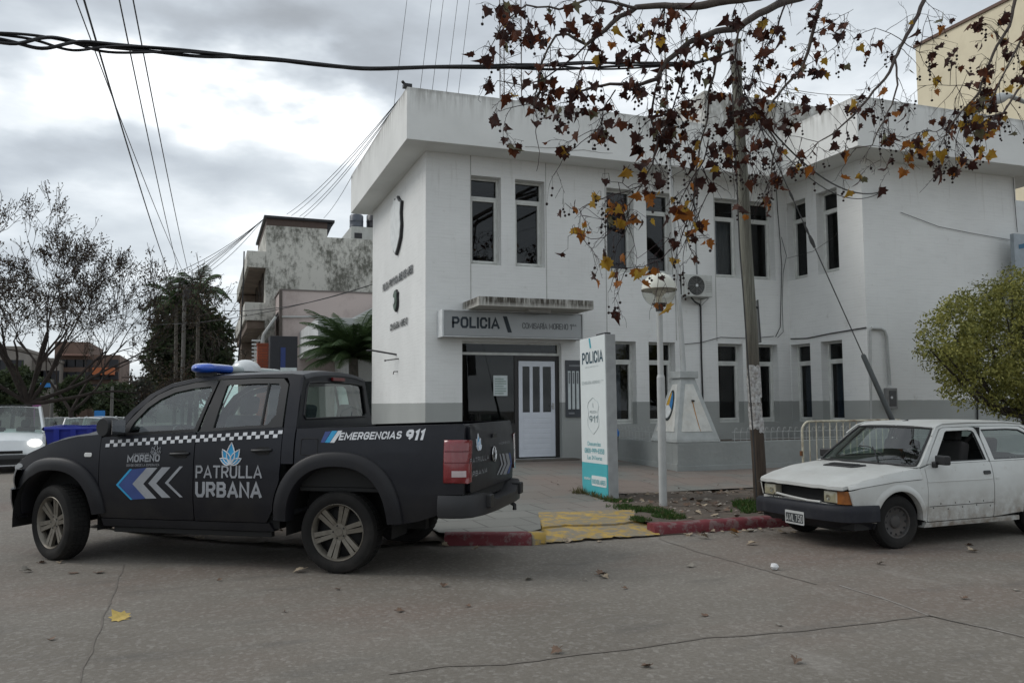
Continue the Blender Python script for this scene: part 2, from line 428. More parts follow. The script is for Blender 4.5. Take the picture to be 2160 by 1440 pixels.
for l, wd, mm in (([(1060,1402),(1200,1383),(1380,1362),(1490,1345),(1700,1330),(1960,1298)], .03, crk),
              ([(1390,1136),(1460,1160),(1560,1188),(1640,1210),(1720,1232)], .022, crk),
              ([(1770,1234),(1860,1262),(1960,1298),(2060,1320),(2200,1352)], .018, crl),
              ([(262,1190),(235,1260),(205,1340),(165,1440),(140,1500)], .014, crk),
              ([(1960,1298),(2080,1325),(2180,1350)], .016, crk),
              ([(820,1420),(940,1405),(1060,1402)], .02, crk)):
    tag(ribbon(pxroad(l), wd, .004).build('road_crack', mm, fix=False), kind='structure')
# --- sidewalk
m, nt, b = newmat('paver_tiles')
pos = nd(nt, 'ShaderNodeNewGeometry').outputs['Position']
bt = nd(nt, 'ShaderNodeTexBrick'); bt.offset = .5; nt.links.new(scaled(nt, pos, (1, 1, 0)), bt.inputs['Vector'])
for k, v in (('Scale', 1.0), ('Brick Width', .62), ('Row Height', .62), ('Mortar Size', .013), ('Mortar Smooth', .2), ('Bias', 0)): bt.inputs[k].default_value = v
bt.inputs[1].default_value = (.158, .162, .146, 1); bt.inputs[2].default_value = (.190, .188, .170, 1); bt.inputs[3].default_value = (.055, .052, .046, 1)
n = noisen(nt, pos, 1.1, 5)
col = mixc(nt, mathn(nt, 'MULTIPLY', ramp(nt, n, .35, .7), .55), bt.outputs[0], (.15, .148, .135))
x_, y_, z_ = sepxyz(nt, pos)
rd = mathn(nt, 'MULTIPLY', ramp(nt, mathn(nt, 'ADD', x_, mathn(nt, 'MULTIPLY', noisen(nt, pos, .9, 3), 2.0)), 5.2, 6.4), ramp(nt, noisen(nt, pos, .6, 3), .38, .55))
col = mixc(nt, mathn(nt, 'MULTIPLY', rd, .55), col, (.225, .155, .125))
col = mixc(nt, mathn(nt, 'MULTIPLY', ramp(nt, noisen(nt, pos, 30, 5), .4, .7), .25), col, (.12, .115, .105))
nt.links.new(col, b.inputs['Base Color']); b.inputs['Roughness'].default_value = .75
bn = nd(nt, 'ShaderNodeBump'); bn.inputs['Strength'].default_value = .4; bn.inputs['Distance'].default_value = .01
nt.links.new(mathn(nt, 'ADD', noisen(nt, pos, 25, 5), mathn(nt, 'MULTIPLY', bt.outputs['Fac'], -1)), bn.inputs['Height']); nt.links.new(bn.outputs[0], b.inputs['Normal'])
def sw(name, poly, step=.7, fn=None, mat=m): 
    return tag(panel(name, poly, fn or (lambda u, v: (u, v, zs(u, v))), mat, thick=0, step=step), kind='structure')
sw('sidewalk', [(2.47,9.12),(3.42,8.8),(3.62,8.95),(4.07,10.1),(5.38,9.95),(5.62,11.85),(15,11.85),(30,11.85),(30,17.2),(4.0,17.2),(4.0,90),(-.95,90),(-.95,14.6),(-.6,13.4),(.0,12.5),(1.1,11.3),(1.9,10.4),(2.45,9.9)])
dirt = mk('packed_dirt', (.115, .088, .066), .95, scale=3.5, col2=(.062, .05, .04), bump=.9, bscale=22, world=True, dirt=(.16,.13,.1), dscale=8)
def vergez(u, v): return .112 + .03*noise.noise(V3((u*1.3, v*1.3, 0))) + .015*noise.noise(V3((u*5, v*5, 3)))
sw('dirt_verge', [(5.10,8.87),(30,8.87),(30,11.845),(5.63,11.845),(5.37,9.9),(4.98,9.3)], .18, lambda u, v: (u, v, vergez(u, v)), dirt)
sw('dirt_patch', [(2.46,8.98),(1.29,9.19),(.97,9.45),(.35,9.95),(-.19,10.47),(-.7,11.06),(-1.04,11.56),(-1.44,12.05),(-1.15,14.6),(-.9,14.8),(-.5,13.5),(.1,12.6),(1.2,11.4),(2.0,10.5),(2.5,9.95)], .12, lambda u, v: (u, v, .008 + .11*clamp((v-8.9+u*.85)/2.2-.75, 0, 1) + .06*abs(noise.noise(V3((u*2.3, v*2.3, 7))))+.03*abs(noise.noise(V3((u*7, v*7, 1))))), dirt)
# --- kerb
def paint(name, colr, under=(.2,.19,.175), worn=.45):
    m, nt, b = newmat(name)
    pos = nd(nt, 'ShaderNodeNewGeometry').outputs['Position']
    wv = ramp(nt, noisen(nt, pos, 7, 8, .7), .56 - worn*.2, .62 - worn*.12)
    pc = mixc(nt, ramp(nt, noisen(nt, pos, 3.3, 4), .3, .7), tuple(c*.7 for c in colr), colr)
    nt.links.new(mixc(nt, mathn(nt, 'MULTIPLY', wv, worn*1.6, True), pc, under), b.inputs['Base Color'])
    b.inputs['Roughness'].default_value = .7
    bn = nd(nt, 'ShaderNodeBump'); bn.inputs['Strength'].default_value = .5; bn.inputs['Distance'].default_value = .015
    nt.links.new(noisen(nt, pos, 14, 6), bn.inputs['Height']); nt.links.new(bn.outputs[0], b.inputs['Normal'])
    return m
redp = paint('worn_red_paint', (.155, .02, .027), worn=.3); yelp = paint('worn_yellow_paint', (.44, .29, .06), (.20,.175,.13), .62)
grk = mk('kerb_concrete', (.2, .19, .17), .85, bump=.5, bscale=20, world=True)
def kerb(pts, mat, rough=.012):
    P = [];
    for i in range(len(pts)-1):
        a, c = V3((*pts[i], 0)), V3((*pts[i+1], 0)); n = max(1, int((c-a).length / .12))
        P += [a.lerp(c, k/n) for k in range(n)]
    P.append(V3((*pts[-1], 0))); rows = []
    for i, p in enumerate(P):
        d = (P[min(i+1, len(P)-1)] - P[max(i-1, 0)]).normalized(); s = V3((-d.y, d.x, 0))
        if s.y < 0 and abs(s.y) > .3: s = -s
        row = []
        dz_ = rz(p.y)
        for (o, z) in ((-.02, -.02), (-.015, .06), (.0, .105), (.03, .127), (.13, .13), (.165, .125), (.17, -.02)):
            q = p + s*(o + rough*noise.noise(p*6 + V3((0, 0, z*9))) ); row.append((q.x, q.y, z + dz_ + (rough*.8*noise.noise(p*5+V3((9, 0, 0))) if z > 0.05 else 0)))
        rows.append(row)
    mb = MB(); mb.grid(rows)
    n = len(rows[0]); mb.add(rows[0], [tuple(range(n))]); mb.add(rows[-1], [tuple(range(n-1, -1, -1))])
    return tag(mb.build('kerb', mat, smooth=50), kind='structure')
kerb([(2.48,8.97),(3.38,8.63)], redp, .006); kerb([(4.95,8.70),(6.0,8.71),(7.3,8.72),(9.5,8.72)], redp, .008); kerb([(9.5,8.72),(30,8.72)], grk)
kerb([(-1.1,90),(-1.1,14.6),(-.9,14)], grk, .03)
# --- yellow ramp, broken in two tilted pieces
def rampz(u, v):
    t = clamp((v - 8.6) / 1.4, 0, 1)
    e_ = .015*noise.noise(V3((u*1.5, v*1.5, 0)))
    return .02 + .10*t**.8 + e_*.6
edge = [(3.40 + 1.58*k/30, 8.615 + .03*noise.noise(V3((k*.7, 0, 0))) + (.05 if k in (12, 13, 19) else 0)) for k in range(31)]
mid = [(3.74 + 1.33*k/20, 9.22 + .05*noise.noise(V3((k*.9, 5, 0))) + .05*math.sin(k*.35)) for k in range(21)]
sw('ramp_slab', edge + [(5.08,8.9)] + mid[::-1] + [(3.60,8.95)], .12, lambda u, v: (u, v, rampz(u, v)), yelp)
rp = panel('ramp_slab', mid + [(5.36,9.94),(4.06,10.12),(3.9,9.7)], lambda u, v: (u, v, rampz(u, v) + .022), yelp, thick=.05, tdir=(0, 0, -1), step=.12); tag(rp, kind='structure')
mb = MB(); mb.grid([[(u, v, min(rampz(u, v), .1) - .02) for u in [3.3+.1*i for i in range(22)]] for v in [8.66+.12*j for j in range(13)]]); tag(mb.build('ramp_bed', dirt), kind='structure')
kerb([(3.38,8.63),(3.55,8.64)], yelp, .02)
# ================================================================ POLICE STATION
YF, XL, XW, YW = 16.85, 4.25, 13.5, 14.3
ZB, ZT = 6.91, 8.0
def wallmat(name, white, band, bz=1.575):
    m, nt, b = newmat(name)
    pos = nd(nt, 'ShaderNodeNewGeometry').outputs['Position']
    x_, y_, z_ = sepxyz(nt, pos)
    uv = comb(nt, mathn(nt, 'ADD', x_, y_), z_, 0.0)
    bt = nd(nt, 'ShaderNodeTexBrick'); nt.links.new(uv, bt.inputs['Vector'])
    for k, v in (('Scale', 1.0), ('Brick Width', .25), ('Row Height', .065), ('Mortar Size', .006), ('Mortar Smooth', .6)): bt.inputs[k].default_value = v
    big = ramp(nt, noisen(nt, pos, .8, 5), .3, .7)
    col = mixc(nt, big, white, tuple(c*.9 for c in white))
    gr = mathn(nt, 'GREATER_THAN', mathn(nt, 'ADD', z_, mathn(nt, 'MULTIPLY', noisen(nt, pos, 6, 3), .02)), bz + .01)
    col = mixc(nt, gr, mixc(nt, big, band, tuple(c*.88 for c in band)), col)
    uv2 = scaled(nt, uv, (5.5, .45, 1))
    stk = ramp(nt, noisen(nt, uv2, 1.6, 6, .6), .58, .78)
    hi = ramp(nt, z_, 5.6, 6.95)
    col = mixc(nt, mathn(nt, 'MULTIPLY', mathn(nt, 'MULTIPLY', stk, mathn(nt, 'ADD', mathn(nt, 'MULTIPLY', hi, .8), .2)), .55), col, (.33, .30, .25))
    sc_ = ramp(nt, noisen(nt, pos, 2.6, 8, .72), .62, .74)
    col = mixc(nt, mathn(nt, 'MULTIPLY', sc_, .4), col, (.35, .33, .29))
    rows = ramp(nt, noisen(nt, scaled(nt, uv, (1.2, 14, 1)), 1.6, 4, .6), .5, .72)
    col = mixc(nt, mathn(nt, 'MULTIPLY', rows, .12), col, (.30, .29, .27))
    nt.links.new(mixc(nt, mathn(nt, 'MULTIPLY', bt.outputs['Fac'], .05), col, (.3, .3, .29)), b.inputs['Base Color'])
    b.inputs['Roughness'].default_value = .6; b.inputs['Specular IOR Level'].default_value = .3
    bn = nd(nt, 'ShaderNodeBump'); bn.inputs['Strength'].default_value = .17; bn.inputs['Distance'].default_value = .01
    nt.links.new(mathn(nt, 'ADD', mathn(nt, 'MULTIPLY', bt.outputs['Fac'], -1), noisen(nt, pos, 9, 5)), bn.inputs['Height']); nt.links.new(bn.outputs[0], b.inputs['Normal'])
    return m
WALL = wallmat('white_painted_brick', (.79, .795, .775), (.375, .388, .372))
m, nt, b = newmat('stained_fascia')
pos = nd(nt, 'ShaderNodeNewGeometry').outputs['Position']; x_, y_, z_ = sepxyz(nt, pos)
uv = comb(nt, mathn(nt, 'ADD', x_, mathn(nt, 'MULTIPLY', y_, 1.0)), z_, 0.0)
s1 = noisen(nt, scaled(nt, uv, (7, .8, 1)), 1.3, 6, .65); s2 = noisen(nt, scaled(nt, uv, (1.2, .25, 1)), 1.0, 4)
top = ramp(nt, z_, 7.35, 8.02)
k_ = mathn(nt, 'MULTIPLY', ramp(nt, mathn(nt, 'ADD', mathn(nt, 'MULTIPLY', s1, .6), mathn(nt, 'MULTIPLY', s2, .4)), .46, .64), mathn(nt, 'POWER', top, 1.4))
col = mixc(nt, ramp(nt, noisen(nt, pos, .9, 5), .3, .7), (.76, .765, .74), (.66, .665, .64))
col = mixc(nt, mathn(nt, 'MULTIPLY', k_, .85), col, (.15, .135, .11))
edge_ = mathn(nt, 'MULTIPLY', ramp(nt, z_, 7.9, 8.0), ramp(nt, noisen(nt, pos, 5, 5), .35, .6))
col = mixc(nt, mathn(nt, 'MULTIPLY', edge_, .55), col, (.13, .12, .1))
hiw = mathn(nt, 'MULTIPLY', mathn(nt, 'GREATER_THAN', z_, 8.03), ramp(nt, noisen(nt, scaled(nt, pos, (2, 2, .6)), 2.2, 7, .7), .38, .62))
col = mixc(nt, mathn(nt, 'MULTIPLY', hiw, .7), col, (.2, .185, .15))
nt.links.new(col, b.inputs['Base Color']); b.inputs['Roughness'].default_value = .75
bn = nd(nt, 'ShaderNodeBump'); bn.inputs['Strength'].default_value = .3; bn.inputs['Distance'].default_value = .02
nt.links.new(noisen(nt, pos, 5, 6), bn.inputs['Height']); nt.links.new(bn.outputs[0], b.inputs['Normal'])
FASC = m
st_root = empty('police_station', (XL, YF, 0), 0, 'two-storey white brick police station with overhanging roof slab and grey lower band', 'building')
def P_(name, mb, mats, **kw):
    o = mb.build(name, mats, st_root, **kw); o.matrix_parent_inverse = Matrix.Translation((-XL, -YF, 0)); return o
def adopt(o, root): 
    o.parent = root; o.matrix_parent_inverse = Matrix.LocRotScale(root.location, root.rotation_euler, (1, 1, 1)).inverted(); return o
def wall_cells(mb, u0, u1, z0, z1, holes, d0, d1, fn, mi=0):
    us = sorted(set([u0, u1] + [h[0] for h in holes] + [h[1] for h in holes]))
    zs_ = sorted(set([z0, z1] + [h[2] for h in holes] + [h[3] for h in holes]))
    for i in range(len(us) - 1):
        k = 0; runs = []
        for j in range(len(zs_) - 1):
            cu, cz = (us[i]+us[i+1])/2, (zs_[j]+zs_[j+1])/2
            if any(h[0] < cu < h[1] and h[2] < cz < h[3] for h in holes): continue
            if runs and abs(runs[-1][1] - zs_[j]) < 1e-6: runs[-1][1] = zs_[j+1]
            else: runs.append([zs_[j], zs_[j+1]])
        for a, c in runs:
            mb.prism([(us[i], a), (us[i+1], a), (us[i+1], c), (us[i], c)], d0, d1, fn, mi)
UP = (4.54, 6.48); LOW = (1.07, 2.95)
fx = [5.24, 6.27, 8.50, 9.53, 11.40, 12.42]
holesF = [(x, x+.70, *UP) for x in fx] + [(x, x+.70, *LOW) for x in fx[2:]] + [(5.05, 7.34, .36, 2.88)]
mb = MB(); wall_cells(mb, XL, XW, .1, ZB, holesF, YF, YF+.32, lambda u, z, d: (u, d, z)); P_('wall', mb, WALL)
wy = [(16.14, 16.84), (15.07, 15.77)]
holesW = [(a, c, *UP) for a, c in wy] + [(a, c, *LOW) for a, c in wy]
mb = MB(); wall_cells(mb, YW+.32, YF, .1, ZB, holesW, XW, XW+.32, lambda u, z, d: (d, u, z)); P_('wall', mb, WALL)
mb = MB(); mb.box(XW, YW, .1, 18.18, YW+.32, ZB); P_('wall', mb, WALL)
mb = MB(); mb.box(XL, YF+.32, .1, XL+.32, 22.85, ZB); mb.box(XL+.32, 22.53, .1, 18.18, 22.85, ZB); mb.box(17.86, YW+.32, .1, 18.18, 22.53, ZB); P_('wall', mb, WALL)
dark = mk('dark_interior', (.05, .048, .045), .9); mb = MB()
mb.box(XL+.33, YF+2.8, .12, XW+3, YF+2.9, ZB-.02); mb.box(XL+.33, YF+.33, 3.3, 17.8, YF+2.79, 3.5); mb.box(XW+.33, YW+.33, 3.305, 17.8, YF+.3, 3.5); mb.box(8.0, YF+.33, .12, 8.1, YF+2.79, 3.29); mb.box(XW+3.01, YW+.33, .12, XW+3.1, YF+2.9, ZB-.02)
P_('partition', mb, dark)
mb = MB(); poly = [(3.69,16.2),(12.74,16.13),(12.74,13.55),(19.2,13.5),(19.2,23.2),(3.69,23.2)]
mb.prism(poly, ZB, ZT, lambda u, v, w_: (u, v, w_)); P_('roof_slab', mb, FASC, bevel=.012)
for l in ([(1108,309),(1150,312),(1175,311),(1200,318),(1232,317),(1262,322),(1300,324)], [(1500,350),(1530,352),(1560,357)], [(1052,300),(1075,303),(1100,309)]):
    mb = MB(); P = [at(x, y, 1, 16.165) for x, y in l]; Q = [P[i].lerp(P[i+1], k/5) + V3((0, 0, .015*noise.noise(P[i].lerp(P[i+1], k/5)*9))) for i in range(len(P)-1) for k in range(5)]; mb.tube(Q, .004, 4); P_('hairline_crack', mb, crk)
pc = at(1471, 200, 1, 16.9); mb = MB(); mb.box(pc.x, 16.6, ZT+.003, pc.x + 6.5, 21, pc.z); mb.box(pc.x+2.1, 16.56, ZT+.004, pc.x+6.6, 16.597, ZT+.12); P_('rooftop_block', mb, FASC, bevel=.01)
# windows
wfr = mk('cream_window_frame', (.60, .61, .58), .5, dirt=(.3,.27,.22), dirtamt=.4)
GLD = glassmat('dark_window_glass', (.52, .55, .56), .8, .02, .04)
cur_mat = {'g': mk('grey_blind', (.30, .32, .34), .8), 'p': mk('mauve_curtain', (.26, .21, .22), .9, scale=14), 'b': mk('blue_grey_curtain', (.22, .26, .34), .9, scale=14)}
wm = MB()   # local: u along wall 0..0.7, depth d +in, z 0..h
def win_meshes(h):
    fn = lambda u, z, d: (u, d, z)
    fr = MB(); W = .70; d0, d1 = .20, .26
    def bar(a, b_, c, d, e0=d0, e1=d1): fr.box(a, e0, c, b_, e1, d)
    bar(0, .045, 0, h); bar(W-.045, W, 0, h); bar(.045, W-.045, h-.05, h); bar(.045, W-.045, 0, .06)
    zt = h - .44; bar(.045, W-.045, zt-.03, zt+.03)
    bar(.045, .10, .06, zt-.03, d0-.015, d1-.01); bar(W-.10, W-.045, .06, zt-.03, d0-.015, d1-.01); bar(.10, W-.10, .06, .11, d0-.015, d1-.01); bar(.10, W-.10, zt-.08, zt-.03, d0-.015, d1-.01)
    fr.box(-.0, .02, -.035, W, d0, -.001)
    f = fr.build('window', wfr, bevel=.006, bseg=1)
    p = MB(); p.box(.05, d1-.018, zt+.03, W-.05, d1-.013, h-.05); p.box(.10, d1-.022, .11, W-.10, d1-.017, zt-.08)
    p = p.build('pane', GLD)
    c = MB(); rows = []
    for j in (0, 1): rows.append([(.05 + .6*k/24, .36 + .012*math.sin(k*1.7), .05 + (zt-.08)*j) for k in range(25)])
    c.grid(rows); c = c.build('curtain', cur_mat['g'], smooth=60)
    return f, p, c
def place_window(proto, loc, rz, kind, label=None):
    f, p, c = proto; f2 = f.copy(); COL.objects.link(f2)
    f2.location = loc; f2.rotation_euler = (0, 0, rz); adopt(f2, st_root)
    p2 = p.copy(); COL.objects.link(p2); p2.parent = f2
    if kind:
        c2 = c.copy(); c2.data = c.data.copy(); c2.data.materials[0] = cur_mat[kind]; COL.objects.link(c2); c2.parent = f2
        if kind in 'pb': c2.scale = (.66, 1, 1); c2.location = (.05 if kind == 'b' else .12, 0, 0)
    if label: f2['label'] = label
proto_u = win_meshes(1.94); proto_l = win_meshes(1.88)
for x, k in zip(fx, (None, None, 'p', None, 'g', None)): place_window(proto_u, (x, YF, UP[0]), 0, k)
for x, k in zip(fx[2:], ('b', None, None, None)): place_window(proto_l, (x, YF, LOW[0]), 0, k)
for (a, c), k in zip(wy, (None, None)): place_window(proto_u, (XW, c, UP[0]), -PI/2, k)
for (a, c), k in zip(wy, ('b', 'b')): place_window(proto_l, (XW, c, LOW[0]), -PI/2, k)
for pr in (proto_u, proto_l):
    for o in pr: bpy.data.objects.remove(o)
# entrance
blk = mk('dark_bronze_frame', (.022, .02, .02), .4)
wht = mk('white_door_aluminium', (.64, .67, .72), .4, var=.04)
mb = MB()
for a in ((5.05, 5.09, .36, 2.88), (6.28, 6.36, .36, 2.62), (7.25, 7.34, .36, 2.62)): mb.box(a[0], YF+.14, a[2], a[1], YF+.2, a[3])
mb.box(5.09, YF+.14, .36, 6.28, YF+.2, 1.12); mb.box(6.36, YF+.14, 2.49, 7.25, YF+.2, 2.62)
P_('entrance_frame', mb, blk, bevel=.005)
mb = MB(); mb.box(5.09, YF+.13, 2.60, 7.34, YF+.205, 2.655); mb.box(5.09, YF+.15, 2.84, 7.34, YF+.2, 2.88); mb.box(7.30, YF+.15, 2.655, 7.34, YF+.2, 2.84); P_('transom_bar', mb, wfr, bevel=.004)
mb = MB(); mb.box(5.09, YF+.165, 1.12, 6.28, YF+.172, 2.60); mb.box(5.09, YF+.165, 2.655, 7.30, YF+.172, 2.84); P_('pane', mb, GLD)
mb = MB(); Y0 = YF+.15
mb.box(6.38, Y0, .39, 6.47, Y0+.05, 2.48); mb.box(7.15, Y0, .39, 7.24, Y0+.05, 2.48); mb.box(6.47, Y0, .39, 7.15, Y0+.05, 1.36); mb.box(6.47, Y0, 2.36, 7.15, Y0+.05, 2.48)
for x in (6.64, 6.88): mb.box(x, Y0, 1.36, x+.07, Y0+.05, 2.36)
for k in range(8): mb.box(6.49, Y0-.004, .46+.11*k, 7.13, Y0-.0005, .545+.11*k)
door = P_('door', mb, wht, bevel=.006)
mb = MB(); mb.box(6.47, Y0+.02, 1.37, 7.15, Y0+.028, 2.35); adopt(mb.build('pane', GLD), st_root); o = bpy.data.objects['pane.%03d' % 0] if 'pane.000' in bpy.data.objects else None
mb = MB(); mb.box(7.17, Y0-.02, 1.42, 7.21, Y0-.001, 1.56); mb.tube([(7.19, Y0-.02, 1.5), (7.19, Y0-.05, 1.5), (7.11, Y0-.05, 1.5)], .009); adopt(mb.build('door_handle', mk('steel', (.4,.4,.4), .3, 1)), st_root)
mb = MB(); mb.box(5.05, YF-.0, .34, 7.34, YF+.2, .358); mb.box(6.1, YF-.34, .28, 7.6, YF-.003, .36); P_('threshold', mb, mk('threshold_stone', (.10, .088, .075), .7, world=True), bevel=.012)
m, nt, b = newmat('mouldy_canopy_edge')
pos = nd(nt, 'ShaderNodeNewGeometry').outputs['Position']; x_, y_, z_ = sepxyz(nt, pos)
sv = noisen(nt, comb(nt, mathn(nt, 'MULTIPLY', mathn(nt, 'ADD', x_, y_), 9), mathn(nt, 'MULTIPLY', z_, 1.2), 0.0), 1.5, 7, .7)
fac = mathn(nt, 'MULTIPLY', ramp(nt, sv, .36, .56), ramp(nt, z_, 3.50, 3.60))
nt.links.new(mixc(nt, fac, (.46, .45, .41), (.06, .052, .04)), b.inputs['Base Color']); b.inputs['Roughness'].default_value = .85
mb = MB(); mb.box(5.06, 15.72, 3.51, 7.6, YF-.003, 3.70); P_('canopy', mb, m, bevel=.01)
mb = MB(); mb.box(6.25, 16.0, 3.46, 6.75, 16.25, 3.508); P_('ceiling_lamp', mb, mk('lamp_housing', (.35,.34,.32), .5))
mb = MB()
for x in (5.235, 6.99, 8.46, 10.26, 11.37): mb.box(x, YF-.006, 3.0 if x > 7.2 else 3.72, x+.018, YF-.001, ZB)
P_('panel_joint', mb, mk('joint_grey', (.42, .42, .40), .8))
# sign over entrance
sg = empty('entrance_sign', (6.08, 16.62, 2.95), 0, 'long silver sign box over the entrance reading POLICIA and COMISARIA MORENO', 'sign')
silver = mk('brushed_silver_face', (.30, .31, .31), .35, .55, var=.05, scale=2); ink = mk('ink_navy', (.012, .022, .032), .5)
pale = mk('pale_sign_edge', (.6, .62, .62), .45)
mb = MB(); mb.box(4.54, 16.46, 2.955, 7.66, YF-.003, 3.475); adopt(mb.build('sign_box', silver, bevel=.01), sg)
mb = MB(); mb.box(4.50, 16.44, 2.93, 4.538, YF-.003, 3.5); mb.box(4.54, 16.43, 2.93, 7.66, 16.457, 2.952); mb.box(4.54, 16.43, 3.478, 7.66, 16.457, 3.5); mb.box(7.662, 16.43, 2.93, 7.69, YF-.003, 3.5); adopt(mb.build('sign_frame', pale, bevel=.005), sg)
def tx(root, name, s, mat, o, xd, yd, **kw):
    t = text(name, s, mat, None, o, xd, yd, **kw); adopt(t, root); return t
Xd, Zd = (1, 0, 0), (0, 0, 1)
adopt(caps_plane('lettering', 'POLICIA', ink, None, (4.72, 16.458, 3.12), Xd, Zd, 1.03, .235, wt=.2), sg)
mk('ink_grey', (.045,.05,.055), .5); adopt(caps_plane('lettering', 'COMISARÍA MORENO', MATS['ink_grey'], None, (6.27, 16.458, 3.14), Xd, Zd, 1.06, .125, wt=.105, gap=.2), sg)
adopt(caps_plane('lettering', '1', MATS['ink_grey'], None, (7.37, 16.458, 3.14), Xd, Zd, .045, .125, wt=.13), sg)
adopt(caps_plane('lettering', 'RA', MATS['ink_grey'], None, (7.44, 16.458, 3.215), Xd, Zd, .09, .05, wt=.15), sg)
adopt(flat('emblem_bar', [[(0, .34), (.09, .34), (.20, 0), (.11, 0)]], ink, None, (5.83, 16.458, 3.05), Xd, Zd), sg)
# notices
ppr = mk('pale_paper', (.55, .6, .6), .7); grn = mk('pale_green_print', (.28, .36, .33), .7)
nt_ = empty('door_notice', (5.95, YF+.16, 1.9), 0, 'framed pale paper notice on the dark glass left of the white door', 'notice')
mb = MB(); mb.box(5.80, YF+.15, 1.72, 6.12, YF+.164, 2.16); adopt(mb.build('paper', ppr), nt_)
mb = MB()
for k in range(7): mb.box(5.83, YF+.146, 1.76+.052*k, 6.09-(.06 if k % 3 == 0 else 0), YF+.1495, 1.785+.052*k)
adopt(mb.build('print', grn), nt_)
nb = empty('notice_board', (7.62, YF-.03, 1.26), 0, 'dark notice board with three white vertical strips right of the door', 'notice board')
mb = MB(); mb.box(7.42, YF-.04, 1.25, 7.86, YF-.003, 2.5); adopt(mb.build('board', mk('board_slate', (.055, .06, .068), .45), bevel=.004), nb)
for k in range(3):
    mb = MB(); mb.box(7.47+.10*k, YF-.046, 1.42, 7.535+.10*k, YF-.041, 2.26); adopt(mb.build('strip', ppr), nb)
    mb = MB(); mb.box(7.485+.10*k, YF-.049, 1.98, 7.52+.10*k, YF-.0465, 2.23); adopt(mb.build('print', mk('grey_print', (.2,.21,.22), .7)), nb)
mb = MB(); mb.box(7.50, YF-.046, 2.36, 7.78, YF-.041, 2.40); mb.box(7.48, YF-.046, 1.31, 7.62, YF-.041, 1.35); adopt(mb.build('print', MATS['grey_print']), nb)
# wall lettering and shields on the side wall
xf, yd_ = (0, -1, 0), (0, 0, 1)
bkl = mk('black_letter', (.01, .01, .012), .45)
wl = empty('wall_lettering', (XL, 19.6, 4.45), 0, 'black raised words POLICIA PROVINCIA BUENOS AIRES high on the side wall', 'lettering')
adopt(caps_plane('lettering', 'POLICIA PROVINCIA BUENOS AIRES', bkl, None, (XL-.001, 21.3, 4.46), xf, yd_, 3.35, .2, .02, wt=.2, gap=.42), wl)
wl = empty('wall_lettering', (XL, 19.4, 3.35), 0, 'black raised words COMISARIA MORENO lower on the side wall', 'lettering')
adopt(caps_plane('lettering', 'COMISARIA MORENO', bkl, None, (XL-.001, 20.35, 3.36), xf, yd_, 1.9, .17, .02, wt=.2, gap=.42), wl)
def shield(cy, z0, z1, wd, name, label, mats, t=.06):
    r_ = empty(name, (XL, cy, z0), 0, label, 'emblem'); h = z1 - z0
    pr = [(0, 0), (.22, .10), (.42, .24), (.5, .45), (.44, .66), (.5, .84), (.30, .90), (.12, 1), (0, .97)]
    pr = pr + [(-a, c) for a, c in pr[::-1][1:-1]]
    mb = MB(); mb.prism([(a*wd, c*h) for a, c in pr], 0, t, lambda u, v, w_: (XL-.003-w_, cy-u, z0+v)); adopt(mb.build('backing', mats[0]), r_)
    mb = MB(); mb.prism([(a*wd*.93, h*.03+c*h*.94) for a, c in pr], t, t+.02, lambda u, v, w_: (XL-.003-w_, cy-u, z0+v)); adopt(mb.build('face', mats[1], bevel=.008), r_)
    return r_
shield(19.55, 5.13, 6.55, 1.2, 'wall_shield', 'tall white shield with black edge high on the side wall', [bkl, mk('shield_white', (.66,.68,.67), .5)])
s2 = shield(19.6, 3.76, 4.3, .42, 'wall_shield', 'small dark green crest between the two rows of wall lettering', [bkl, mk('crest_green', (.09,.13,.1), .5)], .05)
mb = MB(); mb.lathe([(.001, 0), (.07, 0), (.085, -.02), (.001, -.021)], 16, (XL-.075, 19.6, 4.03), 'x'); adopt(mb.build('crest_disc', MATS['shield_white']), s2)
irn = mk('black_iron', (.012, .012, .014), .5)
mb = MB(); mb.tube([(XL, 19.65, 2.74), (XL-.5, 20.1, 2.86), (XL-.62, 20.2, 2.86)], .022); tag(mb.build('wall_bracket', irn, smooth=40), 'long black iron bracket sticking out of the side wall', 'bracket')
mb = MB(); mb.tube([(XL, 19.4, 2.63), (XL-.26, 19.75, 2.6)], .014); mb.lathe([(.001, -.03), (.03, 0), (.001, .03)], 8, (XL-.26, 19.75, 2.6)); tag(mb.build('wall_bracket', irn, smooth=40), 'short thin iron hook below the long bracket on the side wall', 'bracket')
mb = MB(); mb.tube([(XL, 19.5, 2.33), (XL-.08, 19.6, 2.33), (XL-.09, 19.6, 2.27)], .012); tag(mb.build('wall_tap', irn, smooth=40), 'tiny dark tap on the side wall under the brackets', 'tap')
# ================================================================ THINGS AROUND THE STATION
gal = mk('galvanised_paint', (.42, .43, .42), .5, var=.08, dirt=(.25,.22,.18), dirtamt=.3)
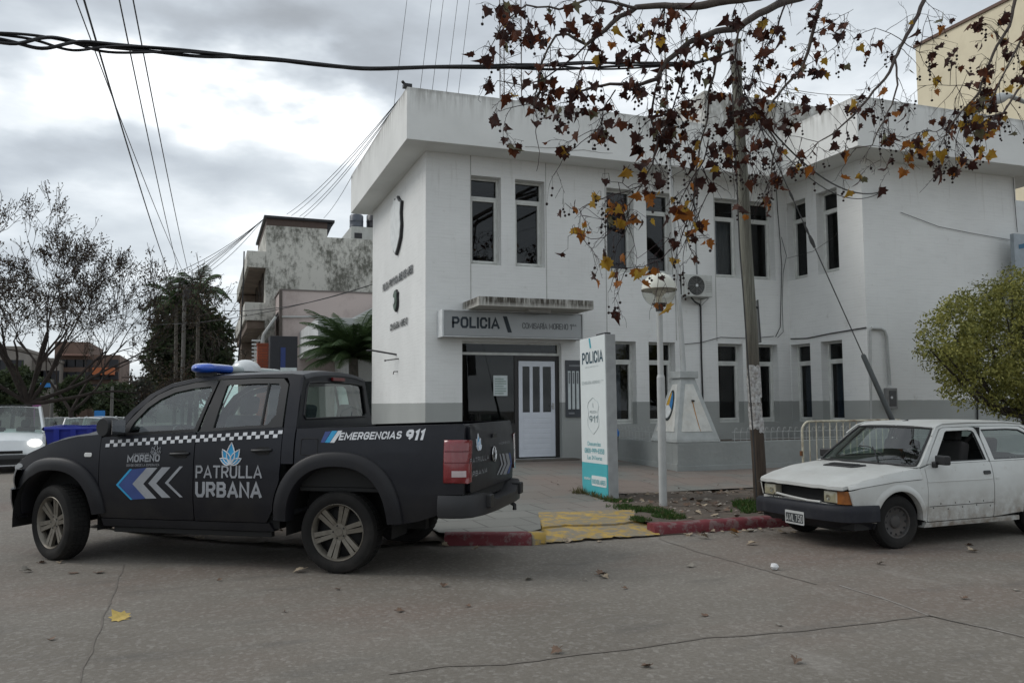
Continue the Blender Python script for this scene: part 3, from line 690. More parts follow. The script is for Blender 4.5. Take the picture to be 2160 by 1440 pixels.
# --- air conditioner
ac = empty('air_conditioner', (10.65, 16.7, 3.98), 0, 'white outdoor air conditioner unit bolted to the wall above the flagpole base', 'air conditioner')
acw = mk('ac_cream', (.52, .53, .50), .5, dirt=(.3,.28,.24), dirtamt=.3)
mb = MB(); mb.box(10.24, 16.5, 4.0, 11.06, 16.8, 4.52); adopt(mb.build('casing', acw, bevel=.02), ac)
mb = MB(); mb.lathe([(.001, 16.494), (.2, 16.494), (.215, 16.485), (.225, 16.499)], 32, (10.62, 0, 4.26), 'y'); adopt(mb.build('fan_grille', mk('fan_dark', (.045,.047,.045), .5), smooth=40), ac)
mb = MB()
for r_ in (.06, .095, .13, .165, .2): mb.tube([(10.62+r_*math.cos(a*PI/12), 16.482, 4.26+r_*math.sin(a*PI/12)) for a in range(25)], .004, 4, cap=False)
for a in range(8): mb.tube([(10.62, 16.48, 4.26), (10.62+.21*math.cos(a*PI/4), 16.48, 4.26+.21*math.sin(a*PI/4))], .004, 4)
adopt(mb.build('grille_wire', mk('wire_grey', (.2,.2,.19), .5)), ac)
mb = MB(); mb.lathe([(.001, 16.47), (.035, 16.47), (.035, 16.48)], 12, (10.62, 0, 4.26), 'y'); adopt(mb.build('fan_badge', MATS['shield_white']), ac)
mb = MB(); mb.box(10.235, 16.53, 4.04, 10.2395, 16.76, 4.48); adopt(mb.build('side_vent', mk('vent_black', (.01,.01,.01), .6)), ac)
for k in range(6):
    mb = MB(); mb.box(10.88, 16.494, 4.12+.045*k, 11.03, 16.4995, 4.13+.045*k); adopt(mb.build('louvre', mk('louvre_grey', (.3,.3,.29), .6)), ac)
for x in (10.32, 10.95):
    mb = MB(); mb.tube([(x, 16.84, 3.82), (x, 16.84, 3.99)], .012, 6); mb.tube([(x, 16.84, 3.985), (x, 16.48, 3.985)], .012, 6); mb.tube([(x, 16.84, 3.83), (x, 16.5, 3.98)], .009, 6); adopt(mb.build('bracket', gal, smooth=40), ac)
mb = MB(); mb.tube([(10.55, 16.62, 3.99), (10.7, 16.7, 3.9), (10.9, 16.82, 3.87), (10.93, 16.82, 3.8), (10.92, 16.82, 2.6), (10.94, 16.82, .9)], .02, 8)
tag(mb.build('drain_pipe', irn, smooth=40), 'thin black pipe running down the wall below the air conditioner', 'pipe')
mb = MB(); mb.tube([(10.83, 16.83, 6.9), (10.84, 16.83, 5.6), (10.86, 16.83, 4.53)], .014, 6); tag(mb.build('wall_conduit', mk('conduit_grey', (.25,.26,.26), .6), smooth=40), 'thin grey conduit coming down from the roof to the air conditioner', 'conduit')
# --- cables on the wall
wire = mk('wire_dark', (.03, .03, .03), .6)
def cable(label, pts, r=.008, n=6, mat=None, name='cable', cat='cable', group=None):
    mb = MB(); mb.tube(pts, r, n); return tag(mb.build(name, mat or wire, smooth=60), label, cat, group)
wl_ = lambda l, ax, v: [at(x, y, ax, v) for x, y in l]
cable('thin wire drooping along the wall between the windows above the railing', wl_([(1440,726),(1480,722),(1520,711),(1570,713),(1600,712),(1632,709)], 1, 16.82))
cable('grey cable rising beside the inner corner to the roof', wl_([(1636,710),(1646,690),(1649,560),(1645,500),(1640,440),(1637,385)], 1, 16.8), .01)
cable('looped thin cable beside the inner corner of the building', wl_([(1648,500),(1659,540),(1652,575),(1650,640),(1652,700),(1640,712)], 1, 16.78), .007)
cable('sagging dark cable running along the wing to the corner pipe', [(XW-.02, 16.8, 3.1), (XW-.02, 16.2, 3.07), (XW-.02, 15.4, 3.12), (XW-.02, 14.3, 3.16)], .014)
cable('straight thin wire crossing the wing wall under the eaves', [at(1900,448,1,YW-.03), at(1980,478,1,YW-.03), at(2050,492,1,YW-.03), at(2130,506,1,YW-.03)], .006)
cable('hanging wire down the right end of the wing wall', [at(2137,375,1,YW-.03), at(2140,420,1,YW-.03), at(2146,490,1,YW-.03)], .008)
cable('thin dark downpipe between the two grey wall panels', [at(2062,850,1,YW-.03), at(2062,900,1,YW-.03), at(2064,940,1,YW-.03)], .02)
mb = MB(); mb.tube([at(x, y, 1, YW-.05) for x, y in [(1838,692),(1858,693),(1866,698),(1870,710),(1877,812)]], .034, 10)
pp = tag(mb.build('service_pipe', gal, smooth=40), 'grey bent service pipe leading down to the meter box on the wing', 'pipe')
mb = MB(); mb.tube([at(x, y, 1, YW-.03) for x, y in [(1836,696),(1838,900)]], .02, 8)
tag(mb.build('wall_conduit', gal, smooth=40), 'pale straight conduit running down the outer corner of the wing', 'conduit')
mx0 = at(1873, 818, 1, YW-.12); mx1 = at(1893, 862, 1, YW-.12)
mbx = empty('meter_box', (mx0.x, YW-.1, mx1.z), 0, 'small grey electricity meter box with dark window on the wing wall', 'meter box')
mb = MB(); mb.box(mx0.x-.01, YW-.12, mx1.z, mx1.x+.02, YW-.003, mx0.z); adopt(mb.build('casing', mk('box_grey', (.2,.2,.195), .5), bevel=.01), mbx)
mb = MB(); mb.box(mx0.x+.03, YW-.127, mx1.z+.06, mx1.x-.02, YW-.121, mx0.z-.06); adopt(mb.build('dial_window', mk('dial_black', (.02,.02,.02), .2), bevel=.003), mbx)
mb = MB(); mb.lathe([(.001, YW-.135), (.03, YW-.132), (.03, YW-.1275)], 12, (mx0.x+.09, 0, (mx0.z+mx1.z)/2+.02), 'y'); adopt(mb.build('dial', MATS['shield_white']), mbx)
hk = at(1858, 405, 1, YW-.1); mb = MB(); mb.box(hk.x-.02, YW-.1, hk.z-.12, hk.x+.02, YW-.06, hk.z+.08); mb.tube([(hk.x, YW, hk.z), (hk.x, YW-.14, hk.z)], .014, 6)
tag(mb.build('cable_bracket', gal), 'small steel cable bracket near the top corner of the wing', 'bracket')
# --- planter wall, railing and pyramid with the flagpole
PX, PY = at(1430, 993, 1, 13.9).x, 13.9
PZ = at(1424, 934, 1, 13.9).z
pw = empty('planter_wall', (PX, PY, .1), 0, 'low grey painted brick planter wall with peeling patches under the railing', 'low wall')
pm = mk('grey_painted_brick', (.27, .285, .275), .7, var=.12, scale=2, bump=.6, bscale=9, dirt=(.42,.43,.41), dirtamt=.35, dscale=4)
mb = MB(); mb.box(PX, PY, .1, 17.6, PY+.2, PZ); mb.box(PX, PY+.2, .1, PX+.2, 16.84, PZ); adopt(mb.build('wall', pm, bevel=.012), pw)
mb = MB(); mb.box(PX-.02, PY-.02, .1, 17.6, PY-.001, .34); mb.box(PX-.02, PY-.001, .1, PX-.001, 16.84, .38); adopt(mb.build('skirting', pm, bevel=.008), pw)
mb = MB(); mb.grid([[(x, y, .68) for x in (PX+.2, 13, 17.6)] for y in (PY+.2, 14.28)]); mb.grid([[(x, y, .681) for x in (PX+.2, 10, 13.49)] for y in (14.28, 16.84)]); adopt(mb.build('soil', dirt), pw)
rl = empty('railing', (PX+1.3, PY+.1, PZ), 0, 'low white wrought iron railing with small scrolls on top of the planter wall', 'railing')
rwm = mk('railing_white', (.42, .43, .42), .6, dirt=(.2,.15,.1), dirtamt=.4)
mb = MB()
for z in (.03, .17): mb.box(PX+1.3, PY+.095, PZ+z, 17.6, PY+.105, PZ+z+.012)
adopt(mb.build('rail', rwm), rl)
k = 0; x = PX + 1.36
bars = MB(); scr = MB()
while x < 17.55:
    bars.tube([(x, PY+.1, PZ+.001), (x, PY+.1, PZ+.17)], .006, 4)
    cx = x + .05
    scr.tube([(cx+.035*math.cos(a), PY+.1, PZ+.225+.035*math.sin(a)) for a in [PI*1.4 - i*.62 for i in range(8)]] + [(cx+.0, PY+.1, PZ+.235)], .006, 4)
    scr.tube([(cx-.05, PY+.1, PZ+.182), (cx-.03, PY+.1, PZ+.235)], .005, 4)
    x += .145
b1 = bars.build('baluster', rwm); b1['kind'] = 'stuff'; adopt(b1, rl); b2 = scr.build('scroll', rwm); b2['kind'] = 'stuff'; adopt(b2, rl)
rl2 = empty('railing', (PX+.1, 15.2, PZ), 0, 'short return of the white scroll railing beside the blue bin', 'railing')
mb = MB()
for z in (.03, .17): mb.box(PX+.095, 14.9, PZ+z, PX+.105, 16.8, PZ+z+.012)
adopt(mb.build('rail', rwm), rl2); bars = MB(); scr = MB(); y = 15.0
while y < 16.8:
    bars.tube([(PX+.1, y, PZ+.001), (PX+.1, y, PZ+.17)], .006, 4)
    scr.tube([(PX+.1, y+.05+.035*math.cos(a), PZ+.225+.035*math.sin(a)) for a in [PI*1.4 - i*.62 for i in range(8)]], .006, 4); y += .145
b1 = bars.build('baluster', rwm); b1['kind'] = 'stuff'; adopt(b1, rl2); b2 = scr.build('scroll', rwm); b2['kind'] = 'stuff'; adopt(b2, rl2)
BXr = at(1518, 932, 1, PY).x; top0 = at(1413, 783, 1, PY+.55); top1 = at(1452, 783, 1, PY+.55)
HZ = top0.z; hw = (BXr - PX) / 2 + .02; pcx = (PX + BXr) / 2; pcy = PY + hw
py = empty('pyramid_pedestal', (pcx, pcy, PZ), 0, 'white and grey truncated pyramid pedestal with a coloured crest and a rust streak', 'pedestal')
gpm = mk('pedestal_grey', (.40, .42, .41), .7, dirt=(.28,.26,.22), dirtamt=.4); wpm = mk('pedestal_white', (.60, .60, .56), .7, dirt=(.42,.36,.28), dirtamt=.5)
tw = .16; H_ = HZ - .14 - PZ
def pyr(s0, s1, z0, z1, mb):
    mb.add([(pcx+a*s0, pcy+c*s0, z0) for a, c in ((-1,-1),(1,-1),(1,1),(-1,1))] + [(pcx+a*s1, pcy+c*s1, z1) for a, c in ((-1,-1),(1,-1),(1,1),(-1,1))], [(0,3,2,1),(4,5,6,7),(0,1,5,4),(1,2,6,5),(2,3,7,6),(3,0,4,7)])
mb = MB(); pyr(hw, hw, PZ+.002, PZ+.05, mb); pyr(hw-.01, tw, PZ+.0505, PZ+H_, mb); pyr(tw+.05, tw+.05, PZ+H_+.0005, HZ, mb); adopt(mb.build('body', gpm, bevel=.008), py)
def face_pt(face, u, v, off=.012):   # u -1..1 across, v 0..1 up the slope
    s = lerp(hw-.01, tw, v); z = PZ + .05 + (H_-.05)*v; k = (hw - tw) / (H_ - .05); nn_ = 1/math.sqrt(1 + k*k)
    if face == 'f': return (pcx+u*s, pcy-s-off*nn_, z+off*nn_*k)
    return (pcx-s-off*nn_, pcy+u*s, z+off*nn_*k)
for f_ in 'fl':
    mb = MB(); q = [face_pt(f_, a, c) for a, c in ((-.78,.13),(.78,.13),(.45,.90),(-.45,.90))]; q2 = [face_pt(f_, a, c, .0) for a, c in ((-.78,.13),(.78,.13),(.45,.90),(-.45,.90))]
    mb.add(q + q2, [(0,1,2,3),(7,6,5,4),(0,4,5,1),(1,5,6,2),(2,6,7,3),(3,7,4,0)]); adopt(mb.build('panel', wpm), py)
def blobf(face, cu, cv, ru, rv, off, mat, name, a0=0, a1=360):
    mb = MB(); n = 24; pts = [face_pt(face, cu+ru*math.cos(rad(a0+(a1-a0)*k/n)), cv+rv*math.sin(rad(a0+(a1-a0)*k/n)), off) for k in range(n+1)]
    back = [face_pt(face, cu+ru*math.cos(rad(a0+(a1-a0)*k/n)), cv+rv*math.sin(rad(a0+(a1-a0)*k/n)), .012) for k in range(n+1)]
    c0 = face_pt(face, cu, cv, off); mb.add(pts + [c0], [(k, k+1, n+1) for k in range(n)]); mb.grid([pts, back]); adopt(mb.build(name, mat), py)
blobf('l', .0, .55, .42, .25, .03, mk('crest_dark', (.03,.04,.04), .5), 'crest_ring')
blobf('l', .0, .55, .35, .21, .036, mk('crest_blue', (.03,.18,.42), .5), 'crest_field', 30, 200)
blobf('l', .0, .55, .35, .21, .037, mk('crest_yellow', (.55,.32,.03), .5), 'crest_field', 0, 95)
blobf('l', .0, .55, .35, .21, .038, MATS['shield_white'], 'crest_field', 200, 360)
rst = mk('rust_streak', (.42, .20, .05), .85, scale=12, var=.4)
mb = MB(); P = [(.02,.62),(.05,.5),(.09,.36),(.14,.2),(.17,.13)]; rows = [[face_pt('f', a-.04+.008*i, c, .0135), face_pt('f', a+.04-.006*i, c, .0135)] for i, (a, c) in enumerate(P)]; mb.grid(rows); adopt(mb.build('rust_streak', rst, fix=False), py)
mb = MB(); mb.tube([face_pt('f', 0, .63, .0), face_pt('f', .04, .61, .06)], .02, 8); adopt(mb.build('pipe_stub', irn), py)
fp = empty('flagpole', (pcx, pcy, HZ), 0, 'tall pale grey flagpole rising from the pyramid pedestal past the roof', 'flagpole')
t_ = at(1411, 330, 1, pcy+.1); t2 = at(1399, 28, 1, pcy+.2)
mb = MB(); mb.tube([(pcx, pcy, HZ-.002), (pcx-.02, pcy, HZ+.5), t_], [.055, .05, .04], 12); adopt(mb.build('pole', gal, smooth=50), fp)
mb = MB(); mb.tube([t_, t2], [.026, .018], 8); adopt(mb.build('pole_tip', gal, smooth=50), fp)
# --- blue bin
BNX = at(1284, 930, 1, 15.4).x
bb = empty('litter_bin', (BNX, 15.4, .3), 0, 'blue bag and dark bin standing against the planter wall behind the totem sign', 'bin')
mb = MB(); mb.lathe([(.001, .29), (.17, .29), (.2, .85), (.21, .87), (.001, .87)], 16, (BNX, 15.4, 0)); adopt(mb.build('bin', mk('bin_dark', (.05,.055,.06), .5), smooth=40), bb)
mb = MB(); mb.lathe([(.21, .88), (.22, .95), (.17, 1.05), (.08, 1.1), (.001, 1.08)], 14, (BNX, 15.4, 0)); o = adopt(mb.build('bag', mk('bag_blue', (.02,.16,.5), .4), smooth=60), bb)
for v in o.data.vertices: v.co += V3((noise.noise(v.co*6), noise.noise(v.co*6+V3((5,0,0))), noise.noise(v.co*7)))*.03
# --- totem sign
pL = at(1229, 1040, 2, .12); pR = at(1283, 1054, 2, .12); dv = (pR - pL); tw_ = dv.length; ang = math.atan2(dv.y, dv.x)
hT = at(1279, 706, 1, pR.y).z - .12
tt = empty('totem_sign', pL, ang, 'tall white and turquoise totem sign reading POLICIA and 911 standing beside the verge', 'sign')
tt.rotation_euler = (0, rad(-1.0), ang)
tot_w = mk('totem_white', (.66, .70, .69), .45, var=.02, dirt=(.5,.52,.5), dirtamt=.2); tot_t = mk('totem_turquoise', (.055, .38, .42), .5, var=.05); tot_g = mk('totem_grey_side', (.33,.34,.34), .45)
def TB(name, mb, mat, **kw): return mb.build(name, mat, tt, **kw)
mb = MB(); mb.box(0, .012, 0, tw_+.01, .17, hT); TB('frame', mb, tot_g, bevel=.006)
mb = MB(); mb.box(.0, 0, .50, tw_-.005, .0115, hT-.0); TB('front_panel', mb, tot_w)
mb = MB(); mb.box(.0, 0, .0, tw_-.005, .0115, .4985); TB('base_panel', mb, tot_t)
mb = MB(); mb.box(tw_*.6, .03, hT+.001, tw_*.95, .12, hT+.03); TB('top_cap', mb, irn)
U = tw_ / .47
tz = lambda u: hT * (1 - (u - 385) / 945)
def tc(s_, mat, x, u1, u0, w_, **kw): return caps_plane('lettering', s_, mat, tt, (x*U, -.001, tz(u1)), Xd, Zd, w_*U, tz(u0)-tz(u1), **kw)
def tt_text(s_, mat, x, u1, u0, w_): return text('lettering', s_, mat, tt, (x*U, -.001, tz(u1)), Xd, Zd, width=w_*U, height=tz(u0)-tz(u1), depth=.003)
navy = mk('navy_print', (.012, .05, .075), .5); pgr = mk('pale_grey_print', (.36, .41, .41), .6); tealp = mk('teal_print', (.16, .40, .43), .6)
flat('emblem_bar', [[(0, tz(390)-tz(450)), (.055, tz(390)-tz(450)), (.10, 0), (.045, 0)]], mk('teal_bar', (.04, .33, .40), .5), tt, (.175*U, -.001, tz(450)), Xd, Zd, .003)
tc('POLICIA', navy, .045, 542, 472, .385, wt=.17, gap=.3)
tc('BUENOS AIRES PROVINCIA', pgr, .10, 567, 560, .25); tc('COMISARÍA MORENO 1', pgr, .03, 667, 648, .36, wt=.13); tc('RA', pgr, .40, 655, 647, .035)
sh = [(0,0),(.055,.06),(.10,.13),(.105,.21),(.085,.34),(.105,.43),(.085,.50),(.0,.57)]
sh = sh + [(-a, c) for a, c in sh[::-1][1:-1]]
mb = MB(); n_ = len(sh)
for i in range(n_):
    a, c = sh[i], sh[(i+1) % n_]; mb.tube([((.235+a[0])*U, -.002, tz(968)+a[1]), ((.235+c[0])*U, -.002, tz(968)+c[1])], .0038, 5)
TB('shield_outline', mb, pgr)
tc('POLICIA', pgr, .17, 842, 826, .13, wt=.18); tc('911', mk('mid_grey_print', (.2,.26,.27), .6), .155, 897, 856, .16, wt=.22, shear=.12)
flat('emblem_bar', [[(0, .07), (.018, .07), (.03, 0), (.012, 0)]], pgr, tt, (.225*U, -.001, tz(808)), Xd, Zd, .003)
tt_text('Denuncias', tealp, .12, 1036, 1010, .24); tc('0800-999-8358', tealp, .06, 1080, 1050, .36, wt=.18); tt_text('Las 24 horas', tealp, .11, 1117, 1092, .27)
mb = MB(); mb.prism(roundpoly([(.185*U, tz(1270)), (.45*U, tz(1270)), (.45*U, tz(1210)), (.185*U, tz(1210))], .03), 0, .004, lambda u, v, w_: (u, -.001-w_, v)); TB('label_plate', mb, tot_w)
caps_plane('lettering', 'BUENOS AIRES', tealp, tt, (.20*U, -.0055, tz(1258)), Xd, Zd, .235*U, .07, wt=.18); tc('SEGURIDAD', tot_w, .04, 1240, 1226, .12, wt=.2)
# --- globe lamp
lb = at(1399, 1066, 2, .12); lc = at(1399, 612, 1, lb.y)
lp = empty('street_lamp', lb, 0, 'short street lamp with white-topped glass globe on a pale grey post', 'street lamp')
lz = lc.z - lb.z; jz = at(1399, 796, 1, lb.y).z - lb.z; R_ = 37/FPX*11.6
mb = MB(); mb.tube([(0, 0, 0), (0, 0, jz)], .057, 14); mb.tube([(0, 0, jz), (0, 0, jz+.04)], [.057, .045], 14); mb.tube([(0, 0, jz+.03), (.0, 0, lz-R_-.02)], .043, 14); mb.build('post', gal, lp, smooth=40)
mb = MB(); mb.lathe([(.001, lz-R_-.06), (.05, lz-R_-.06), (.055, lz-R_+.0), (.11, lz-R_+.05), (.095, lz-R_+.055), (.001, lz-R_+.03)], 20); mb.build('collar', mk('lamp_black', (.02,.02,.02), .5), lp, smooth=40)
pr = [(R_*math.cos(rad(a)), lz+R_*math.sin(rad(a))) for a in range(-68, 1, 8)]
mb = MB(); mb.lathe([(max(.001, r_), z) for r_, z in pr], 32); mb.build('globe', glassmat('lamp_glass', (.93,.93,.89), 1.0, .12, .16), lp, smooth=60)
pr = [(R_*1.01*math.cos(rad(a)), lz+R_*1.01*math.sin(rad(a))) for a in range(0, 91, 9)]
mb = MB(); mb.lathe([(R_*.97, lz-.006)] + [(max(.001, r_), z) for r_, z in pr], 32); mb.build('globe_cap', mk('lamp_cream', (.66,.66,.58), .35, var=.04), lp, smooth=60)
mb = MB(); mb.lathe([(R_*1.0, lz-.012), (R_*1.03, lz-.012), (R_*1.03, lz+.006), (R_*1.0, lz+.006)], 32); mb.build('rim', mk('rim_brown', (.12,.10,.07), .5), lp, smooth=30)
mb = MB(); mb.lathe([(.03, lz-R_+.03), (.035, lz-.1), (.09, lz-.05), (.10, lz-.02), (.001, lz-.02)], 18); mb.build('bulb_holder', mk('bulb_white', (.6,.58,.5), .4), lp, smooth=40)
# --- utility pole
pb_ = at(1605, 1062, 2, .12); ptp = at(1550, 90, 1, pb_.y)
up = empty('utility_pole', pb_, 0, 'leaning weathered wooden utility pole with torn white posters behind the white hatchback', 'utility pole')
m, nt, b = newmat('weathered_wood')
oc = nd(nt, 'ShaderNodeTexCoord').outputs['Object']; x_, y_, z_ = sepxyz(nt, oc)
gr_ = noisen(nt, scaled(nt, oc, (14, 14, .8)), 2.5, 7, .65)
c_up = mixc(nt, ramp(nt, gr_, .35, .65), (.20, .20, .165), (.085, .082, .065)); c_lo = mixc(nt, ramp(nt, gr_, .35, .65), (.085, .062, .045), (.035, .026, .02))
nt.links.new(mixc(nt, ramp(nt, mathn(nt, 'ADD', z_, gr_), 1.9, 3.4), c_lo, c_up), b.inputs['Base Color']); b.inputs['Roughness'].default_value = .9
bn = nd(nt, 'ShaderNodeBump'); bn.inputs['Strength'].default_value = .8; nt.links.new(gr_, bn.inputs['Height']); bn.inputs['Distance'].default_value = .02; nt.links.new(bn.outputs[0], b.inputs['Normal'])
dp = ptp - pb_
def pp_(t): return V3((dp.x*t, dp.y*t, dp.z*t))
mb = MB(); mb.tube([pp_(t/16) + V3((.006*math.sin(t*1.3), 0, 0)) for t in range(17)], [lerp(.098, .072, t/16) for t in range(17)], 16); mb.build('post', m, up, smooth=50)
mb = MB(); mb.tube([pp_(.955) , pp_(1.003)], [.085, .085], 16); mb.build('top_band', gal, up, smooth=40)
paper = mk('torn_paper', (.55, .55, .54), .8, scale=25, col2=(.16,.15,.14), dirt=(.25,.2,.15), dirtamt=.6, dscale=14)
for i, (z0, z1, a0, a1) in enumerate(((1.05,1.42,150,300),(1.42,1.66,165,285),(1.5,1.95,180,330),(1.66,1.8,150,215),(1.0,1.2,250,320),(1.2,1.36,160,230))):
    mb = MB(); rows = []
    for j in range(7):
        z = lerp(z0, z1, j/6); c_ = pp_(z/dp.z); row = []
        for k in range(13):
            a = rad(lerp(a0, a1, k/12) + 8*noise.noise(V3((j*.9, i*3, 0)))*(1 if k in (0, 12) else 0)); rr = lerp(.098, .072, z/dp.z) + .0035 + .0015*i + (.012*abs(noise.noise(V3((k*.5, j*.5, i)))) if k < 2 else 0)
            row.append((c_.x + rr*math.cos(a), c_.y + rr*math.sin(a), c_.z + .03*noise.noise(V3((k*.6, i, j)))*(1 if j in (0, 6) else 0)))
        rows.append(row)
    mb.grid(rows); mb.build('poster', paper, up, fix=False)
bz0 = at(1612, 722, 1, pb_.y).z; bz1 = at(1600, 632, 1, pb_.y).z; bx0 = at(1598, 680, 1, pb_.y).x
pl_ = empty('metal_plate', (bx0, pb_.y, bz0), 0, 'grey sheet metal sign seen nearly edge-on, strapped to the right side of the pole', 'sign plate')
mb = MB(); rot = Matrix.Rotation(rad(62), 3, 'Z') ; mb.obox((bx0+.085, pb_.y+.11, (bz0+bz1)/2), (.34, .012, bz1-bz0), Matrix.Rotation(rad(-3), 3, 'Y') @ rot); adopt(mb.build('plate', mk('plate_grey', (.085,.09,.09), .55), bevel=.003), pl_)
mb = MB(); mb.tube([V3((bx0-.02, pb_.y, (bz0+bz1)/2+.2)), V3((bx0+.08, pb_.y+.09, (bz0+bz1)/2+.2))], .012, 6); adopt(mb.build('strap', irn), pl_)
cable('black cable stapled down the left side of the wooden pole', [at(x, y, 1, pb_.y-.09) for x, y in [(1545,200),(1553,350),(1560,520),(1568,620),(1572,680),(1580,800),(1590,940),(1596,1050)]], .01)
# guy wire with guard
ga = at(1966, 1072, 2, .12); gt = pb_ + pp_(.93)
gy = empty('guy_wire', ga, 0, 'diagonal steel guy wire with dark tubular guard anchored behind the white hatchback', 'guy wire')
gl = lambda t: ga.lerp(gt, t)
def tpar(px, py):   # parameter along the guy nearest a photo pixel
    best = min(range(0, 1001), key=lambda k: (lambda q: (q[0]-px)**2 + (q[1]-py)**2)(proj(gl(k/1000)))); return best/1000
def proj(p):
    v = V3(p) - CAM; z = v.dot(fw_); return (1080 + FPX*v.dot(rt_)/z, 720 + FPX*v.dot(dn_)/z)
tg = tpar(1816, 748)
mb = MB(); mb.tube([gl(0), gl(1)], .008, 6); adopt(mb.build('wire', wire), gy)
mb = MB(); mb.tube([gl(0.0), gl(tg*.5), gl(tg-.004), gl(tg)], [.038, .038, .034, .02], 10); adopt(mb.build('guard', mk('guard_green_black', (.035,.04,.04), .45), smooth=40), gy)
for a, c, r_ in (((1700,500),(1712,525),.03),((1688,478),(1700,500),.018),((1660,405),(1668,425),.02),((1606,300),(1612,318),.025),((1595,262),(1601,280),.022)):
    mb = MB(); t0, t1 = tpar(*a), tpar(*c); mb.tube([gl(t0), gl((t0+t1)/2), gl(t1)], [r_*.6, r_, r_*.6], 8); adopt(mb.build('clamp', wire, smooth=40), gy)
hkp = V3((hk.x, YW-.14, hk.z))
cable('sagging service cable from the pole to the bracket on the wing', catenary(pb_ + pp_(.9), hkp, .55, 20), .014)
cable('second thinner service cable sagging just below the first', catenary(pb_ + pp_(.885), hkp, .68, 20), .009)
cable('fine wire from the wing corner bracket down across the two upper windows', [hkp, at(1800,440,1,15.0), at(1760,500,0,XW-.05), at(1715,530,0,XW-.03), at(1660,545,0,XW-.02)], .005)
# --- crowd barrier
ba = empty('crowd_barrier', (9.36, 11.45, .13), rad(2), 'rusty cream steel crowd barrier standing on the pavement behind the white hatchback', 'barrier')
bmx = mk('barrier_cream', (.50, .47, .36), .55, scale=5, dirt=(.14,.06,.025), dirtamt=.95, dscale=5); Lb, Hb = 2.3, at(1720,888,1,11.5).z - .13
mb = MB(); a_ = [(0, 0, 0), (0, 0, Hb-.16)] + [(.16-.16*math.cos(rad(t)), 0, Hb-.16+.16*math.sin(rad(t))) for t in range(15, 91, 15)]
mb.tube(a_ + [(Lb-p[0], 0, p[2]) for p in a_[::-1]], .019, 10); mb.build('frame', bmx, ba, smooth=40)
mb = MB(); mb.tube([(0, 0, .2), (Lb, 0, .2)], .015, 8); mb.build('rail', bmx, ba, smooth=40)
x = .15
while x < Lb-.05:
    mb = MB(); mb.tube([(x, 0, .2), (x+.004, 0, Hb)], .009, 6); mb.build('bar', bmx, ba, smooth=40); x += .147
for x in (.0, Lb):
    mb = MB(); mb.tube([(x, -.25, .0), (x, 0, .06), (x, .25, 0)], .015, 6); mb.build('foot', bmx, ba)
mb = MB(); mb.box(-.05, -.02, Hb*.48, -.02, .02, Hb*.48+.08); mb.build('hinge', mk('rust', (.13,.055,.02), .9), ba)
# ================================================================ VEHICLES - shared helpers
def interp(tab, x):
    if x <= tab[0][0]: return tab[0][1]
    for (a, b_), (c, d) in zip(tab, tab[1:]):
        if x <= c:
            t = (x - a) / (c - a); t2 = t*t*(3-2*t); return lerp(b_, d, .5*t + .5*t2)
    return tab[-1][1]
def ring(name, outer, inner, fn, mats, parent, depth=.03, ddir=(0, -1, 0), closed=True, smooth=40, nsub=3):
    mb = MB(); D = V3(ddir) * depth
    def sub(P):
        out = []; N = len(P)
        for i in range(N if closed else N-1):
            a, c = P[i], P[(i+1) % N]
            for k in range(nsub): out.append((lerp(a[0], c[0], k/nsub), lerp(a[1], c[1], k/nsub)))
        if not closed: out.append(P[-1])
        return out
    o_, i_ = sub(outer), sub(inner)
    rows = []
    for a, c in zip(i_, o_):
        pa, pc = V3(fn(*a)), V3(fn(*c)); pm = V3(fn((a[0]+c[0])/2, (a[1]+c[1])/2))
        rows.append([tuple(pa + D), tuple(pa), tuple(pm), tuple(pc), tuple(pc + D)])
    mb.grid(rows, close_v=closed)
    return mb.build(name, mats, parent, smooth=smooth)
def fillpane(name, poly, fn, mat, parent, step=.15):
    return panel(name, poly, fn, mat, parent, step=step, thick=0)
